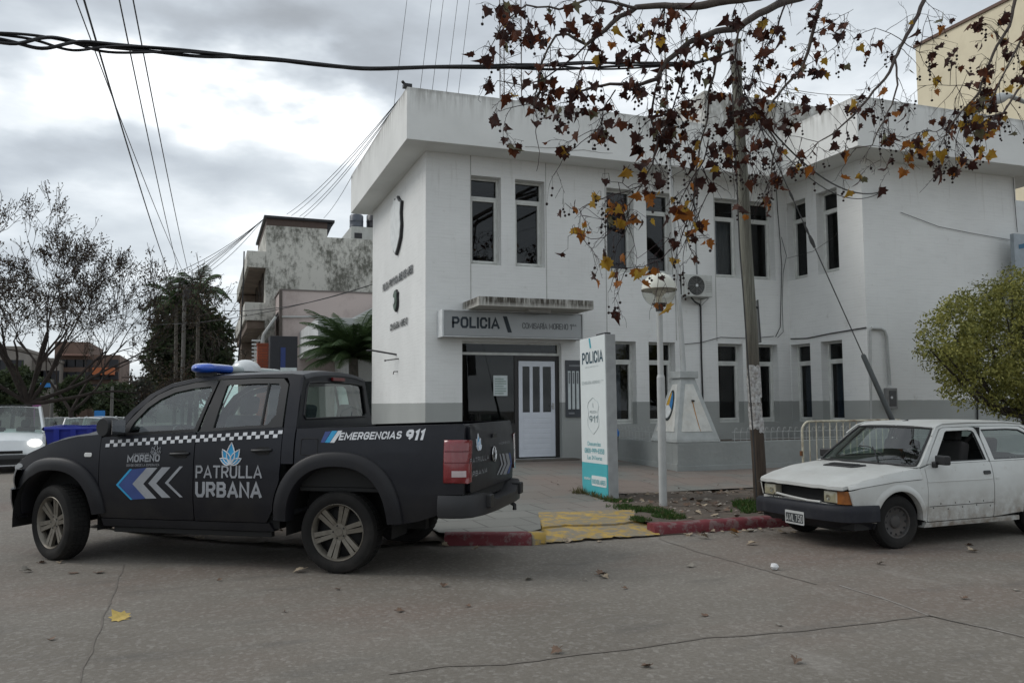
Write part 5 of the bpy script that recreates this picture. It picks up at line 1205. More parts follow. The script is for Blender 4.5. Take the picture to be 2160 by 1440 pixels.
SL[0] = .03
tdecal('MORENO', 268.5, 974.5, 337, 957.5, vg, fdr, wt=.22); tdecal('MUNICIPIO DE', 281, 959.5, 314, 954.5, vdg, fdr); tdecal('DONDE CRECE LA ESPERANZA', 267.5, 983.5, 336.5, 977, vdg, fdr)
def lotus_decal(cx, cy, hpx, fill, line, parent, yl=.95):
    o_ = tpx(cx, cy + hpx/2, yl); t_ = tpx(cx, cy - hpx/2, yl); sc = t_[1]-o_[1]
    L_ = lotus(sc)
    if fill: joined('lotus_petals', [[(o_[0]-a, o_[1]+c) for a, c in p] for p in L_], fill, parent, .004)
    mb = MB()
    for k, p in enumerate(L_):
        q = [(o_[0]-a, o_[1]+c) for a, c in p]; q.append(q[0])
        mb.tube([(u, tys(u, v)+.0045+.0006*k, v) for u, v in q], sc*.028, 4, cap=False)
    mb.build('lotus_outline', line, parent)
lotus_decal(486, 956, 46, vb, vw, rdr); lotus_decal(328, 947, 23, None, vg, fdr)
SL[0] = .025
tdecal('EMERGENCIAS', 712, 928, 846, 909, vw, bsd, wt=.2, shear=.2); tdecal('911', 852, 928.5, 893.5, 905, vw, bsd, wt=.26, shear=.2)
decal('stripe', [zz2([(330,556),(352,490),(388,487),(352,556)])], vdb, bsd); decal('stripe', [zz2([(354,556),(392,486),(426,485),(384,557)])], vb, bsd); decal('stripe', [zz2([(386,557),(429,485),(456,483),(412,557)])], vw, bsd)
def rdec(s_, px0, py0, px1, py1, mat, wt=.16):
    a, c = tpr(px0, py0, -1.27), tpr(px1, py1, -1.27)
    return caps('lettering', s_, mat, tailgate, lambda u, v, l: (tgf(a[0]-u, a[1]+v)[0]-.004-.0005*l, a[0]-u, a[1]+v), a[0]-c[0], max(.02, c[1]-a[1]), wt=wt)
rdec('PATRULLA', 992, 978, 1032, 958, vdg, .17); rdec('URBANA', 992, 1008, 1031, 985, vdg, .2); rdec('MORENO', 1054, 938, 1076, 929, vdg, .2)
def tgpoly(name, polys, mat, off=.004):
    mb = MB()
    for p in polys: mb.add([(tgf(u, v)[0]-off, u, v) for u, v in p], [tuple(range(len(p)))])
    return mb.build(name, mat, tailgate, fix=False)
o_ = tpr(1012, 948, -1.27); sc = tpr(1012, 914, -1.27)[1] - o_[1]
tgpoly('lotus_petals', [[(o_[0]-a*1.05, o_[1]+c) for a, c in p] for p in lotus(sc)], vb)
mb = MB()
for p in lotus(sc): q = [(o_[0]-a*1.05, o_[1]+c) for a, c in p]; q.append(q[0]); mb.tube([(tgf(u, v)[0]-.005, u, v) for u, v in q], .004, 4, cap=False)
mb.build('lotus_outline', vw, tailgate)
z2r = lambda l: [tpr(560 + x/2.88, 740 + y/2.88, -1.27) for x, y in l]
tgpoly('chevron', [z2r([(1422,625),(1440,688),(1416,752),(1424,752),(1450,688),(1430,625)])], vdg); tgpoly('chevron', [z2r([(1438,622),(1458,685),(1434,750),(1448,750),(1472,685),(1452,622)])], vdg); tgpoly('chevron', [z2r([(1458,620),(1478,683),(1454,748),(1474,748),(1496,683),(1478,620)])], vdg); tgpoly('chevron', [z2r([(1480,618),(1498,680),(1478,746),(1492,740),(1504,680),(1490,618)])], vdb)
# round chrome emblem
ec = tpr(1042, 957, -1.27); R_ = .072; ch = MATS['chrome']; mb = MB()
mb.tube([(-1.275, ec[0]+R_*math.cos(2*PI*k/28), ec[1]+R_*math.sin(2*PI*k/28)) for k in range(29)], .007, 6, cap=False)
for L in ([(.028,.062), (0,-.0), (-.028,.062)], [(.06,.035), (.028,-.058), (0,-.005), (-.028,-.058), (-.06,.035)]):
    mb.tube([(-1.276, ec[0]+a, ec[1]+c) for a, c in L], .006, 5)
em = mb.build('emblem', ch, tailgate, smooth=50)
mb = MB(); mb.lathe([(.001, -1.272), (R_, -1.272), (R_, -1.262)], 24, (0, ec[0], ec[1]), 'x'); mb.build('emblem_back', MATS['tyre_dark'], tailgate)
# ================================================================ WHITE HATCHBACK
a_ = rad(87); bk_ = V3((math.sin(a_), math.cos(a_), 0)); fwd = -bk_; lf = V3((-fwd.y, fwd.x, 0))
HO = V3((6.875, 6.924, 0)) + bk_*2.224 - lf*.75; HA = math.atan2(fwd.y, fwd.x)
car = empty('hatchback_car', HO, HA, 'battered old white two-door hatchback with missing grille parked at the red kerb', 'car')
HMi = (Matrix.Translation(HO) @ Matrix.Rotation(HA, 4, 'Z')).inverted()
m, nt, b = newmat('old_white_paint')
oc = nd(nt, 'ShaderNodeTexCoord').outputs['Object']; x_, y_, z_ = sepxyz(nt, oc)
n_a = noisen(nt, oc, 2.2, 6, .6); n_b = noisen(nt, oc, 9, 7, .7)
col = mixc(nt, ramp(nt, n_a, .3, .7), (.55, .56, .54), (.45, .45, .425))
low = mathn(nt, 'MULTIPLY', ramp(nt, z_, .60, .24), ramp(nt, n_b, .35, .65))
col = mixc(nt, mathn(nt, 'MULTIPLY', low, .85), col, (.17, .125, .085))
vo = nd(nt, 'ShaderNodeTexVoronoi'); vo.inputs['Scale'].default_value = 9; nt.links.new(oc, vo.inputs['Vector'])
sp = mathn(nt, 'MULTIPLY', mathn(nt, 'LESS_THAN', vo.outputs['Distance'], .07), ramp(nt, n_b, .52, .6))
col = mixc(nt, mathn(nt, 'MULTIPLY', sp, .8), col, (.12, .07, .04))
mo = ramp(nt, noisen(nt, oc, 5, 8, .75), .60, .70)
col = mixc(nt, mathn(nt, 'MULTIPLY', mo, .55), col, (.34, .30, .25))
nt.links.new(col, b.inputs['Base Color']); b.inputs['Roughness'].default_value = .38; b.inputs['Specular IOR Level'].default_value = .45
WP = m
dusk = mk('engine_bay_dark', (.012,.012,.012), .8)
bwb = mk('faded_bumper', (.012, .013, .018), .6, scale=3, var=.3, dirt=(.06,.06,.062), dirtamt=.4, dscale=5, spec=.3)
cgl = glassmat('hatch_glass', (.66, .76, .72), 1.0, .01, .09)
YH = [(.18,.735), (.25,.752), (.42,.768), (.60,.772), (.70,.768), (.80,.755), (.87,.735)]
def hys(x, z):
    y = interp(YH, z)
    if x > 2.3: y -= .115 * ((x-2.3)/.65)**2.2
    if x < -.1: y -= .05 * ((-.1-x)/.55)**2
    return y
def hgy(x, z): return .728 - .40*max(0, z-.87) - .1*max(0, z-1.15)
ZHH = [(1.7,.845), (1.95,.828), (2.3,.792), (2.6,.735), (2.8,.685), (2.9,.655), (2.96,.64)]
Rw = .28
for s in (1, -1):
    fn = lambda u, v, s=s: (u, s*hys(u, v), v); gn = lambda u, v, s=s: (u, s*hgy(u, v), v); td = (0, -s, 0)
    arc = arcpts(2.224, .27, .335, .345, 176, 3, 18, 2.1)
    zl = lambda x: interp([(1.88,.715), (2.3,.70), (2.6,.672), (2.85,.632), (2.95,.62)], x)
    panel('front_fender', [(1.83,.255)] + [p for p in arc] + [(2.60,.44), (2.80,.475), (2.84,.62)] + [(x, zl(x)-.004) for x in (2.7,2.5,2.3,2.1,1.885)] + [(1.885,.82), (1.83,.838), (1.815,.6)], fn, WP, car, tdir=td)
    # arch lip
    rows = []
    for (xi, zi), (xo, zo) in zip(arcpts(2.224, .27, .325, .335, 3, 178, 26, 2.1), arcpts(2.224, .27, .40, .41, 3, 178, 26, 2.1)):
        rows.append([(lerp(xi, xo, t), s*(hys(lerp(xi, xo, t), lerp(zi, zo, t))+d), lerp(zi, zo, t)) for t, d in ((0,-.06),(0,.012),(.25,.018),(.7,.008),(1,-.003))])
    mb = MB(); mb.grid(rows); mb.build('arch_lip', WP, car, smooth=60)
    rows = []
    for (xi, zi), (xo, zo) in zip(arcpts(0, .27, .325, .335, 3, 178, 26, 2.1), arcpts(0, .27, .40, .41, 3, 178, 26, 2.1)):
        rows.append([(lerp(xi, xo, t), s*(hys(lerp(xi, xo, t), lerp(zi, zo, t))+d), lerp(zi, zo, t)) for t, d in ((0,-.06),(0,.012),(.25,.018),(.7,.008),(1,-.003))])
    mb = MB(); mb.grid(rows); mb.build('arch_lip', WP, car, smooth=60)
    for cx in (2.224, 0):
        mb = MB(); mb.grid([[(x, s*.73, z), (x, s*.42, z)] for x, z in arcpts(cx, .26, .345, .355, -5, 185, 22, 2.1)]); mb.box(cx-.33, s*.40, .28, cx+.33, s*.419, .6); mb.build('wheel_liner', dusk, car)
    bl = lambda x: .872 - .004*(x)
    dr = panel('door', roundpoly([(.80,.262), (1.822,.262), (1.808,.6), (1.822,.838), (1.72,bl(1.7)), (.795,bl(.8)), (.79,.6)], .02, 3), fn, WP, car, tdir=td)
    arcr = arcpts(0, .27, .335, .345, 3, 176, 18, 2.1)
    panel('rear_quarter', [(.786,.262), (.777,.6), (.785,bl(.78)), (-.55,.875), (-.62,.6), (-.60,.35), (-.4,.28)] + arcr[::-1], fn, WP, car, tdir=td)
    panel('sill', [(.36,.20), (1.86,.20), (1.84,.252), (.38,.252)], fn, WP, car, tdir=td, thick=.08)
    # crease and trim line
    mb = MB()
    for x0, x1, p_ in ((.81, 1.80, dr),):
        mb.tube([(x, s*(hys(x, .681)+.001), .681+.001*x) for x in [lerp(x0, x1, k/12) for k in range(13)]], .006, 6)
    mb.build('crease', WP, dr, smooth=60)
    mb = MB(); mb.tube([(x, s*(hys(x, .42)+.001), .421) for x in [lerp(.81, 1.80, k/12) for k in range(13)]], .003, 4); mb.build('trim_groove', dusk, dr)
    hl_ = MB()
    for k in range(9):
        x = .86+.11*k; z = .445 if k % 2 else .385 + .01*(k % 3); hl_.lathe([(.001, s*(hys(x, z)+.002)), (.008, s*(hys(x, z)+.0015)), (.008, s*(hys(x, z)-.002))], 8, (x, 0, z), 'y')
    o = hl_.build('rivet_hole', dusk, dr); o['kind'] = 'stuff'
    # window frames, glass
    fo = [(1.76,bl(1.7)+.004), (1.60,1.03), (1.45,1.165), (1.36,1.235), (1.30,1.25), (.90,1.255), (.83,1.245), (.80,1.22), (.80,bl(.8)+.004)]
    fi = [(1.64,bl(1.6)+.018), (1.53,.995), (1.40,1.12), (1.315,1.20), (1.28,1.215), (.93,1.22), (.87,1.21), (.85,1.19), (.83,bl(.8)+.018)]
    ring('window_frame', fo, fi, gn, WP, dr, .03, td)
    mb = MB(); N = len(fi); [mb.tube([tuple(V3(gn(*fi[i]))-V3((0, s*.012, 0))), tuple(V3(gn(*fi[(i+1) % N]))-V3((0, s*.012, 0)))], .011, 6) for i in range(N)]; mb.build('window_seal', rubtrim, dr)
    if s == -1: fillpane('pane', fi, lambda u, v, s=s: (u, s*(hgy(u, v)-.015), v), cgl, dr)
    ro = [(.775,bl(.8)+.004), (.775,1.22), (.79,1.255), (.3,1.255), (.06,1.245), (-.06,1.18), (-.22,1.0), (-.30,.88)]
    ri = [(.70,bl(.7)+.02), (.715,1.19), (.72,1.215), (.3,1.218), (.10,1.208), (.0,1.16), (-.13,1.0), (-.20,.895)]
    ring('quarter_frame', ro, ri, gn, WP, car, .03, td)
    mb = MB(); N = len(ri); [mb.tube([tuple(V3(gn(*ri[i]))-V3((0, s*.01, 0))), tuple(V3(gn(*ri[(i+1) % N]))-V3((0, s*.01, 0)))], .011, 6) for i in range(N)]; mb.build('window_seal', rubtrim, car)
    fillpane('quarter_pane', ri, lambda u, v, s=s: (u, s*(hgy(u, v)-.012), v), cgl, car)
    O_ = [(1.90,.83), (1.72,.99), (1.56,1.13), (1.43,1.245), (1.32,1.288), (.9,1.30), (.3,1.296), (.05,1.285), (-.12,1.22), (-.32,1.03), (-.47,.88)]
    I_ = [(1.775,bl(1.7)), (1.615,1.03), (1.47,1.165), (1.385,1.235), (1.31,1.255), (.9,1.262), (.3,1.26), (.04,1.25), (-.08,1.19), (-.25,1.0), (-.33,.88)]
    ring('roof_pillar', O_, I_, gn, WP, car, .035, td, closed=False)
    mb = MB(); mb.box(.777, s*.57, 1.10, .80, s*(hgy(.8,1.15)-.004), 1.25); mb.build('door_pillar', dusk, car)
    mb = MB(); mb.tube([(x, s*(hgy(x, z)+.008), z+.004) for x, z in [(1.55,1.16), (1.42,1.26), (1.3,1.292), (.9,1.302), (.3,1.298), (.02,1.28)]], .009, 6); mb.build('rain_gutter', WP, car, smooth=60)
    # mirror and handle
    mb = MB(); mb.obox((1.66, s*.84, .915), (.075, .17, .10), Matrix.Rotation(rad(-12*s), 3, 'Z')); mb.obox((1.69, s*.765, .865), (.05, .06, .07), Matrix.Identity(3)); mr = mb.build('side_mirror', rubtrim, car, bevel=.018, bseg=3)
    mb = MB(); mb.obox((1.618, s*.84, .915), (.004, .14, .078), Matrix.Rotation(rad(-12*s), 3, 'Z')); mb.build('mirror_glass', MATS['mirror'], mr)
    mb = MB(); x, z = .885, .755; mb.prism(roundpoly([(x-.055, z-.022), (x+.055, z-.022), (x+.055, z+.02), (x-.055, z+.02)], .018), 0, .012, lambda u, v, w_, s=s: (u, s*(hys(u, v)+w_), v)); mb.build('door_handle', rubtrim, dr, bevel=.004)
    mb = MB(); mb.prism(roundpoly([(.69, .675), (.76, .675), (.75, .70), (.70, .705)], .01), 0, .006, lambda u, v, w_, s=s: (u, s*(hys(u, v)+w_), v)); mb.build('fuel_cap', WP, car, bevel=.002)
    # lights
    mb = MB(); pts = [(2.60,.745),(2.74,.72),(2.84,.665),(2.875,.60)]
    mb.grid([[(x, s*y, z) for x, y in ((2.735,.700), (2.80,.682), (2.862,.648), (2.885,.56))] for z in (.485, .55, .618)]); mb.grid([[(x-.1, s*(y-.03), z) for x, y in ((2.735,.700), (2.80,.682), (2.862,.648), (2.885,.56))] for z in (.485, .618)])
    if s == 1: mb.build('indicator', mk('amber_lens', (.26, .085, .012), .35, scale=20, var=.3), car, smooth=60)
    mb = MB(); x = 2.895; mb.box(x-.10, s*.375, .488, x-.004, s*.565, .612); hlm = mb.build('headlight', mk('headlight_shell', (.40,.37,.29), .45), car, bevel=.012)
    mb = MB(); mb.grid([[(x + .012*math.cos(u)*math.cos(w_), s*(.47+.085*math.sin(u)), .55+.055*math.sin(w_)) for u in (-1.3,-.7,0,.7,1.3)] for w_ in (-1.3,-.7,0,.7,1.3)]); mb.build('lens', glassmat('headlight_lens', (.85,.85,.78), .9, .12, .1), hlm, smooth=60)
    mb = MB(); mb.lathe([(.03, x+.001), (.02, x-.0), (.001, x-.002)], 12, (0, s*.44, .545), 'x'); mb.build('bulb', MATS['chrome'], hlm)
    wheel(car, 2.224, s*.655, s, Rw, .17, .168, mk('dirty_steel', (.055,.052,.05), .6, .3, dirt=(.11,.08,.06), dirtamt=.5, dscale=10), 'steel', rad(-4), rubber)
    wheel(car, 0, s*.655, s, Rw, .17, .168, MATS['dirty_steel'], 'steel', 0, rubber)
# hood with side skirts
def hz(x, y):
    return interp(ZHH, x) + .022*(1-(y/.72)**2) + (.006 if .30 < abs(y) < .42 else 0) + (.010*math.sin((x-2.5)*6)*math.exp(-((y+.1)/.3)**2) if x > 2.5 else 0)
hp = [(1.88,.735), (2.3,.735), (2.6,.71), (2.8,.675), (2.88,.64), (2.925,.48), (2.94,.25), (2.945,0)]
hood = panel('hood', hp + [(x, -y) for x, y in hp[::-1][1:]] + [(1.93,-.4), (1.95,0), (1.93,.4)], lambda u, v: (u, v, hz(u, v)), WP, car, step=.07, tdir=(0, 0, -1), thick=.035)
for s in (1, -1):
    zl2 = lambda x: interp([(1.88,.715), (2.3,.70), (2.6,.672), (2.85,.632), (2.95,.62)], x)
    xs = [1.885, 2.1, 2.3, 2.5, 2.7, 2.84]
    panel('hood_skirt', [(x, zl2(x)+.003) for x in xs] + [(x, hz(x, .73)+.0) for x in xs[::-1]], lambda u, v, s=s: (u, s*(lerp(hys(u, zl2(u))+.004, .735 - .115*max(0,(u-2.3)/.65)**2.2*.8, clamp((v-zl2(u))/max(.02, hz(u, .73)-zl2(u)), 0, 1)**1.5)), v), WP, hood, tdir=(0, -s, 0), step=.06)
mb = MB()
q = [(2.12,-.28), (2.30,-.25), (2.30,.19), (2.12,.24)]
mb.prism(roundpoly(q, .02), 0, .02, lambda u, v, w_: (u, v, hz(u, v)+w_*.8 - .002)); mb.build('scoop_frame', rubtrim, hood, bevel=.004)
mb = MB(); mb.prism([(2.15,-.22), (2.24,-.21), (2.24,.14), (2.15,.17)], .016, .022, lambda u, v, w_: (u, v, hz(u, v)+w_)); mb.build('scoop_opening', dusk, hood)
mb = MB(); mb.grid([[(1.86, -.73, .85), (1.86, -.4, .855), (1.87, 0, .86), (1.86, .4, .855), (1.86, .73, .85)], [(1.94, -.735, .838), (1.955, -.4, .842), (1.965, 0, .845), (1.955, .4, .842), (1.94, .735, .838)]]); mb.build('cowl', WP, car, smooth=60)
def aline(t):
    P = [(1.90,.83), (1.72,.99), (1.56,1.13), (1.43,1.245)]; i = min(2, int(t*3)); f = t*3-i; return (lerp(P[i][0], P[i+1][0], f), lerp(P[i][1], P[i+1][1], f))
rows = []; seal = [[], []]
for j in range(9):
    t = j/8; sx, sz = aline(t); y0 = hgy(sx, sz)-.045; row = [(sx + .07*(1-u*u), u*y0, sz + .01*(1-u*u) + .02*(1-t)) for u in [-1+.2*k for k in range(11)]]; rows.append(row)
mb = MB(); mb.grid(rows); mb.build('windscreen', cgl, car, smooth=70, fix=False)
per = rows[0] + [r_[-1] for r_ in rows[1:]] + rows[-1][::-1][1:] + [r_[0] for r_ in rows[::-1][1:]]
mb = MB(); mb.tube(per, .014, 6, cap=False); mb.build('windscreen_seal', rubtrim, car, smooth=60)
rows = []
for x in (1.44, 1.40, 1.3, 1.1, .8, .5, .25, .05, -.03, -.1):
    z0 = interp([(-.12,1.22), (.05,1.285), (.3,1.296), (.9,1.30), (1.32,1.288), (1.43,1.245)], x); y0 = hgy(x, z0)
    rows.append([(x + (.05*(1-u*u) if x > 1.38 else 0), u*y0, z0 + .028*(1-abs(u)**3)) for u in [-1+.125*k for k in range(17)]])
mb = MB(); mb.grid(rows); mb.build('roof', WP, car, smooth=60)
rows = [[(lerp(-.10, -.48, t), u*(hgy(0, lerp(1.22, .88, t))), lerp(1.235, .88, t) + .02*(1-u*u)) for u in [-1+.25*k for k in range(9)]] for t in (0, .25, .5, .75, 1)]
mb = MB(); mb.grid(rows); mb.build('rear_window', cgl, car, smooth=70, fix=False)
mb = MB(); mb.grid([[(-.48 - .02*k, y, z) for y in (-.70,-.35,0,.35,.70)] for k, z in ((0,.88),(3,.8),(6,.6),(7,.4),(5,.26))]); mb.build('tailgate', WP, car, smooth=60)
mb = MB(); mb.box(-.72, -.76, .36, -.58, .76, .50); mb.build('rear_bumper', bwb, car, bevel=.02)
# front end: open grille, cross tube, lower panel, bumper
mb = MB(); mb.box(2.60, -.70, .22, 2.80, .70, .63); mb.build('engine_bay', dusk, car)
mb = MB(); mb.grid([[(2.87, y, .627 + .012*(1-(y/.7)**2)) for y in (-.66,-.3,0,.3,.66)], [(2.93, y, .623 + .018*(1-(y/.7)**2)) for y in (-.66,-.3,0,.3,.66)]]); mb.build('grille_top', dusk, car)
mb = MB(); mb.tube([(2.90, -.34, .515), (2.92, -.1, .50), (2.92, .18, .485), (2.90, .34, .485)], .014, 8); mb.build('cross_tube', WP, car, smooth=50)
mb = MB(); 
for a, c in ((-.62,-.17), ): mb.box(2.84, a, .36, 2.86, c, .475)
mb.box(2.84, -.17, .43, 2.86, .62, .475); mb.box(2.84, -.17, .36, 2.86, .62, .385)
for k in range(6): mb.box(2.84, -.14+.13*k, .385, 2.86, -.11+.13*k, .43)
mb.build('lower_panel', WP, car, bevel=.006)
mb = MB(); mb.tube([(2.88,-.40,.53), (2.93,-.38,.45), (2.92,-.34,.38)], .005, 5); mb.tube([(2.88,-.30,.53), (2.93,-.27,.44), (2.92,-.28,.38)], .005, 5); mb.build('loose_wire', dusk, car)
rows = []; pb2 = [(2.53,.782), (2.70,.775), (2.84,.74), (2.92,.665), (2.97,.48), (2.99,.25), (2.99,0)]; pb2 = pb2 + [(x, -y) for x, y in pb2[::-1][1:]]
for z, o in ((.215,-.16), (.285,-.10), (.295,-.02), (.305,.01), (.40,.014), (.455,.01), (.468,-.005), (.47,-.08)):
    rows.append([(x + (o if k not in (0, len(pb2)-1) else 0), y*(1+o*.6), z + .008*y - (.02 if y < -.5 else 0)) for k, (x, y) in enumerate(pb2)])
mb = MB(); mb.grid(rows); bm_ = mb.build('front_bumper', bwb, car, smooth=50)
# number plate
np_ = empty('x', (0, 0, 0)); bpy.data.objects.remove(np_)
mb = MB(); mb.prism(roundpoly([(-.09,.222), (.20,.222), (.20,.365), (-.09,.365)], .012), 3.006, 3.011, lambda u, v, w_: (w_, u, v)); pl8 = mb.build('number_plate', mk('plate_white', (.45,.46,.45), .5), bm_)
mb = MB(); mb.prism([(-.078,.24), (.188,.24), (.188,.338), (-.078,.338)], 3.0112, 3.0125, lambda u, v, w_: (w_, u, v)); mb.build('plate_field', mk('plate_black', (.025,.03,.032), .5), pl8)
caps_plane('plate_number', 'AWL 750', mk('plate_letter', (.42,.43,.42), .5), pl8, (3.0125, -.068, .252), (0, 1, 0), (0, 0, 1), .246, .074, .0008, wt=.12, gap=.42)
# wiper, aerial, interior
def wsp(u, t):
    sx, sz = aline(t); y0 = hgy(sx, sz)-.045; return V3((sx + .07*(1-u*u) + .018, u*y0, sz + .01*(1-u*u) + .02*(1-t) + .012))
mb = MB(); mb.tube([wsp(.38,-.0), wsp(.2,.2), wsp(.05,.33)], .007, 5); mb.tube([wsp(-.28,.34), wsp(-.05,.34), wsp(.32,.2)], .006, 5); mb.tube([wsp(-.3,.36), wsp(.0,.33)], .004, 4); mb.build('wiper', rubtrim, car)
mb = MB(); mb.tube([(1.30, .02, 1.31), (1.22, .02, 1.325)], .01, 6); mb.build('roof_aerial', rubtrim, car)
cin = mk('hatch_interior', (.018,.016,.016), .85)
seat(1.05, .33, .46, car, .88, cin, .36); seat(1.05, -.33, .46, car, .88, cin, .36); seat(.25, 0, 1.1, car, .7, cin, .36)
mb = MB(); mb.box(1.55, -.68, .62, 1.85, .68, .82); mb.box(-.5, -.70, .26, 1.8, .70, .30); mb.box(-.45,-.65,.3,-.2,.65,.8); mb.build('dashboard', cin, car, bevel=.02)
mb = MB(); c_ = V3((1.42, .33, .86)); rot = Matrix.Rotation(rad(-55), 3, 'Y'); mb.tube([c_ + rot @ V3((.18*math.cos(2*PI*k/20), .18*math.sin(2*PI*k/20), 0)) for k in range(21)], .012, 6, cap=False); mb.tube([c_, (1.6, .33, .78)], .02, 6); mb.build('steering_wheel', rubtrim, car)
mb = MB(); mb.tube([(.80, .55, 1.18), (.88, .42, 1.0), (.95, .3, .8)], .02, 4); mb.build('seat_belt', cin, car)
mb = MB(); mb.box(-.55, -.45, .18, 2.75, .45, .27); mb.tube([(2.224,-.6,.27),(2.224,.6,.27)], .03, 8); mb.tube([(0,-.6,.27),(0,.6,.27)], .03, 8); mb.build('underbody', dusk, car)
# ================================================================ TREES & PLANTS HELPERS
def leafmat(name, c1, c2, rough=.6, trans=.25, sc=3):
    m, nt, b = newmat(name)
    oc = nd(nt, 'ShaderNodeTexCoord').outputs['Object']
    col = mixc(nt, ramp(nt, noisen(nt, oc, sc, 4), .35, .65), c1, c2)
    nt.links.new(col, b.inputs['Base Color']); b.inputs['Roughness'].default_value = rough; b.inputs['Specular IOR Level'].default_value = .25
    tr = nd(nt, 'ShaderNodeBsdfTranslucent'); nt.links.new(col, tr.inputs[0]); mx = nd(nt, 'ShaderNodeMixShader'); mx.inputs[0].default_value = trans
    nt.links.new(b.outputs[0], mx.inputs[1]); nt.links.new(tr.outputs[0], mx.inputs[2]); nt.links.new(mx.outputs[0], nt.nodes['Material Output'].inputs[0])
    return m
def rdir(rng):
    while True:
        v = V3((rng.uniform(-1, 1), rng.uniform(-1, 1), rng.uniform(-1, 1)))
        if .05 < v.length < 1: return v.normalized()
def leafq(mb, p, d, L, W, rng, mi=0):
    d = d.normalized(); s = d.cross(rdir(rng)); s = s.normalized() if s.length > 1e-4 else d.orthogonal().normalized()
    a = p; b_ = p + d*L*.45 + s*W*.5; c = p + d*L; e = p + d*L*.45 - s*W*.5
    mb.add([a, b_, c, e], [(0, 1, 2, 3)], mi)
def cloud(mb, ells, n, L, rng, nm=1, seed=0, th=.0, shell=.55, droop=.2, fr=1.3):
    """leaves through several ellipsoids, thinned by noise so that gaps and clumps appear"""
    vols = [e[1][0]*e[1][1]*e[1][2] for e in ells]; tot_ = sum(vols); k = 0
    for (c, r), v in zip(ells, vols):
        c = V3(c); m_ = int(n * v / tot_); got = 0; tries = 0
        while got < m_ and tries < m_*8:
            tries += 1
            d = rdir(rng); rr = shell + (1-shell)*rng.random()**.6; rr *= 1 + .22*noise.noise(d*2.3 + c)
            p = c + V3((d.x*r[0], d.y*r[1], d.z*r[2]))*rr
            q = noise.noise(p*fr + V3((seed, 0, 0))) + .5*noise.noise(p*fr*2.7)
            if q < th + rng.uniform(-.25, .1): continue
            dd = (d*.5 + rdir(rng) - V3((0, 0, droop)))
            leafq(mb, p, dd, L*rng.uniform(.6, 1.3), L*rng.uniform(.35, .6), rng, min(nm-1, int(clamp(.5 + q*.9 + rng.uniform(-.35, .35), 0, .999)*nm))); got += 1
def grow(mb, p, d, L, r, depth, rng, tips, up=.15, spread=.7, shrink=.72, kids=(2, 3), wob=.16, nseg=4, minr=.006, out=None):
    pts = [V3(p)]; rs = [r]; q = V3(p); dd = V3(d).normalized()
    for i in range(nseg):
        dd = (dd + rdir(rng)*wob + V3((0, 0, up*.3))).normalized(); q = q + dd*L/nseg; pts.append(V3(q)); rs.append(max(minr, r*(1 - .38*(i+1)/nseg)))
        if depth <= 2: tips.append((V3(q), V3(dd)))
    mb.tube(pts, rs, 7 if r > .06 else (5 if r > .02 else 3), cap=False)
    if depth == 0: return
    for k in range(rng.randint(*kids)):
        i = nseg if k == 0 else rng.randint(max(1, nseg-2), nseg)
        ax = rdir(rng); nd_ = (dd + ax*spread*rng.uniform(.6, 1.3) + V3((0, 0, up))).normalized()
        grow(mb, pts[i], nd_, L*shrink*rng.uniform(.75, 1.2), max(minr, rs[i]*rng.uniform(.55, .8)), depth-1, rng, tips, up, spread, shrink, kids, wob, nseg, minr)
bark_d = mk('dark_bark', (.045, .036, .030), .95, scale=5, var=.3, bump=.6, bscale=30)
bark_t = mk('winter_bark', (.034,.026,.022), .95, scale=5, var=.35)
def bare_tree(name, base, label, h0, L, r, depth, seed, leaves, lm, lean=(0, 0, 1), group=None, spread=.75, up=.12, ls=.09, limbs=None, kids=(2, 3), lp=.5):
    rng = random.Random(seed); root = empty(name, base, 0, label, 'tree', group)
    mb = MB(); tips = []; B = V3(base)
    top = B + V3(lean).normalized()*h0
    mb.tube([B, B.lerp(top, .5) + V3((.05, 0, 0)), top], [r*1.25, r, r*.9], 10, cap=False)
    for dv_, lf_ in limbs:
        grow(mb, top, V3(dv_), L*lf_, r*.62, depth, rng, tips, up, spread, kids=kids, minr=.007)
    adopt(mb.build('trunk', bark_t, smooth=60, fix=False), root)
    lb_ = MB()
    for p, d in tips:
        for _ in range(leaves):
            if rng.random() < lp: leafq(lb_, p + rdir(rng)*.12, rdir(rng) - V3((0, 0, .8)), ls*rng.uniform(.6, 1.4), ls*.6, rng, rng.randint(0, len(lm)-1))
    if lb_.v: adopt(lb_.build('leaves', lm, fix=False), root)
    return root
# ================================================================ LEFT STREET
ol = [leafmat('dry_olive_leaf', (.055,.048,.028), (.08,.058,.03)), leafmat('dry_brown_leaf', (.065,.04,.025), (.04,.03,.02))]
tb = at(66, 850, 1, 30); gz = -.012*16 + .1
bare_tree('bare_tree', (tb.x, 30, gz), 'big nearly leafless tree with wide dark branches at the left edge', 1.75, 1.98, .12, 6, 11, 1, ol, lean=(-.05, 0, 1), spread=.66, up=.08, kids=(2, 4), limbs=[((.75,-.1,.8),1.15),((.12,.2,1),1.2),((-.5,.1,1),1.15),((1,.2,.35),1.15),((.35,-.2,1.0),1.2),((-1,-.2,.5),1.0),((.9,.0,.12),.95),((-.15,-.3,1),1.1)], ls=.085, lp=.42)
tb2 = at(150, 850, 1, 44)
bare_tree('bare_tree', (tb2.x, 44, -.3), 'thin leafless tree with fine twigs behind the big bare tree', 1.6, 1.9, .12, 5, 5, 1, ol, spread=.7, up=.14, limbs=[((.5,0,1),1),((-.5,.2,1),1),((.9,.1,.5),1.1)], ls=.09)
tb3 = at(470, 850, 1, 40)
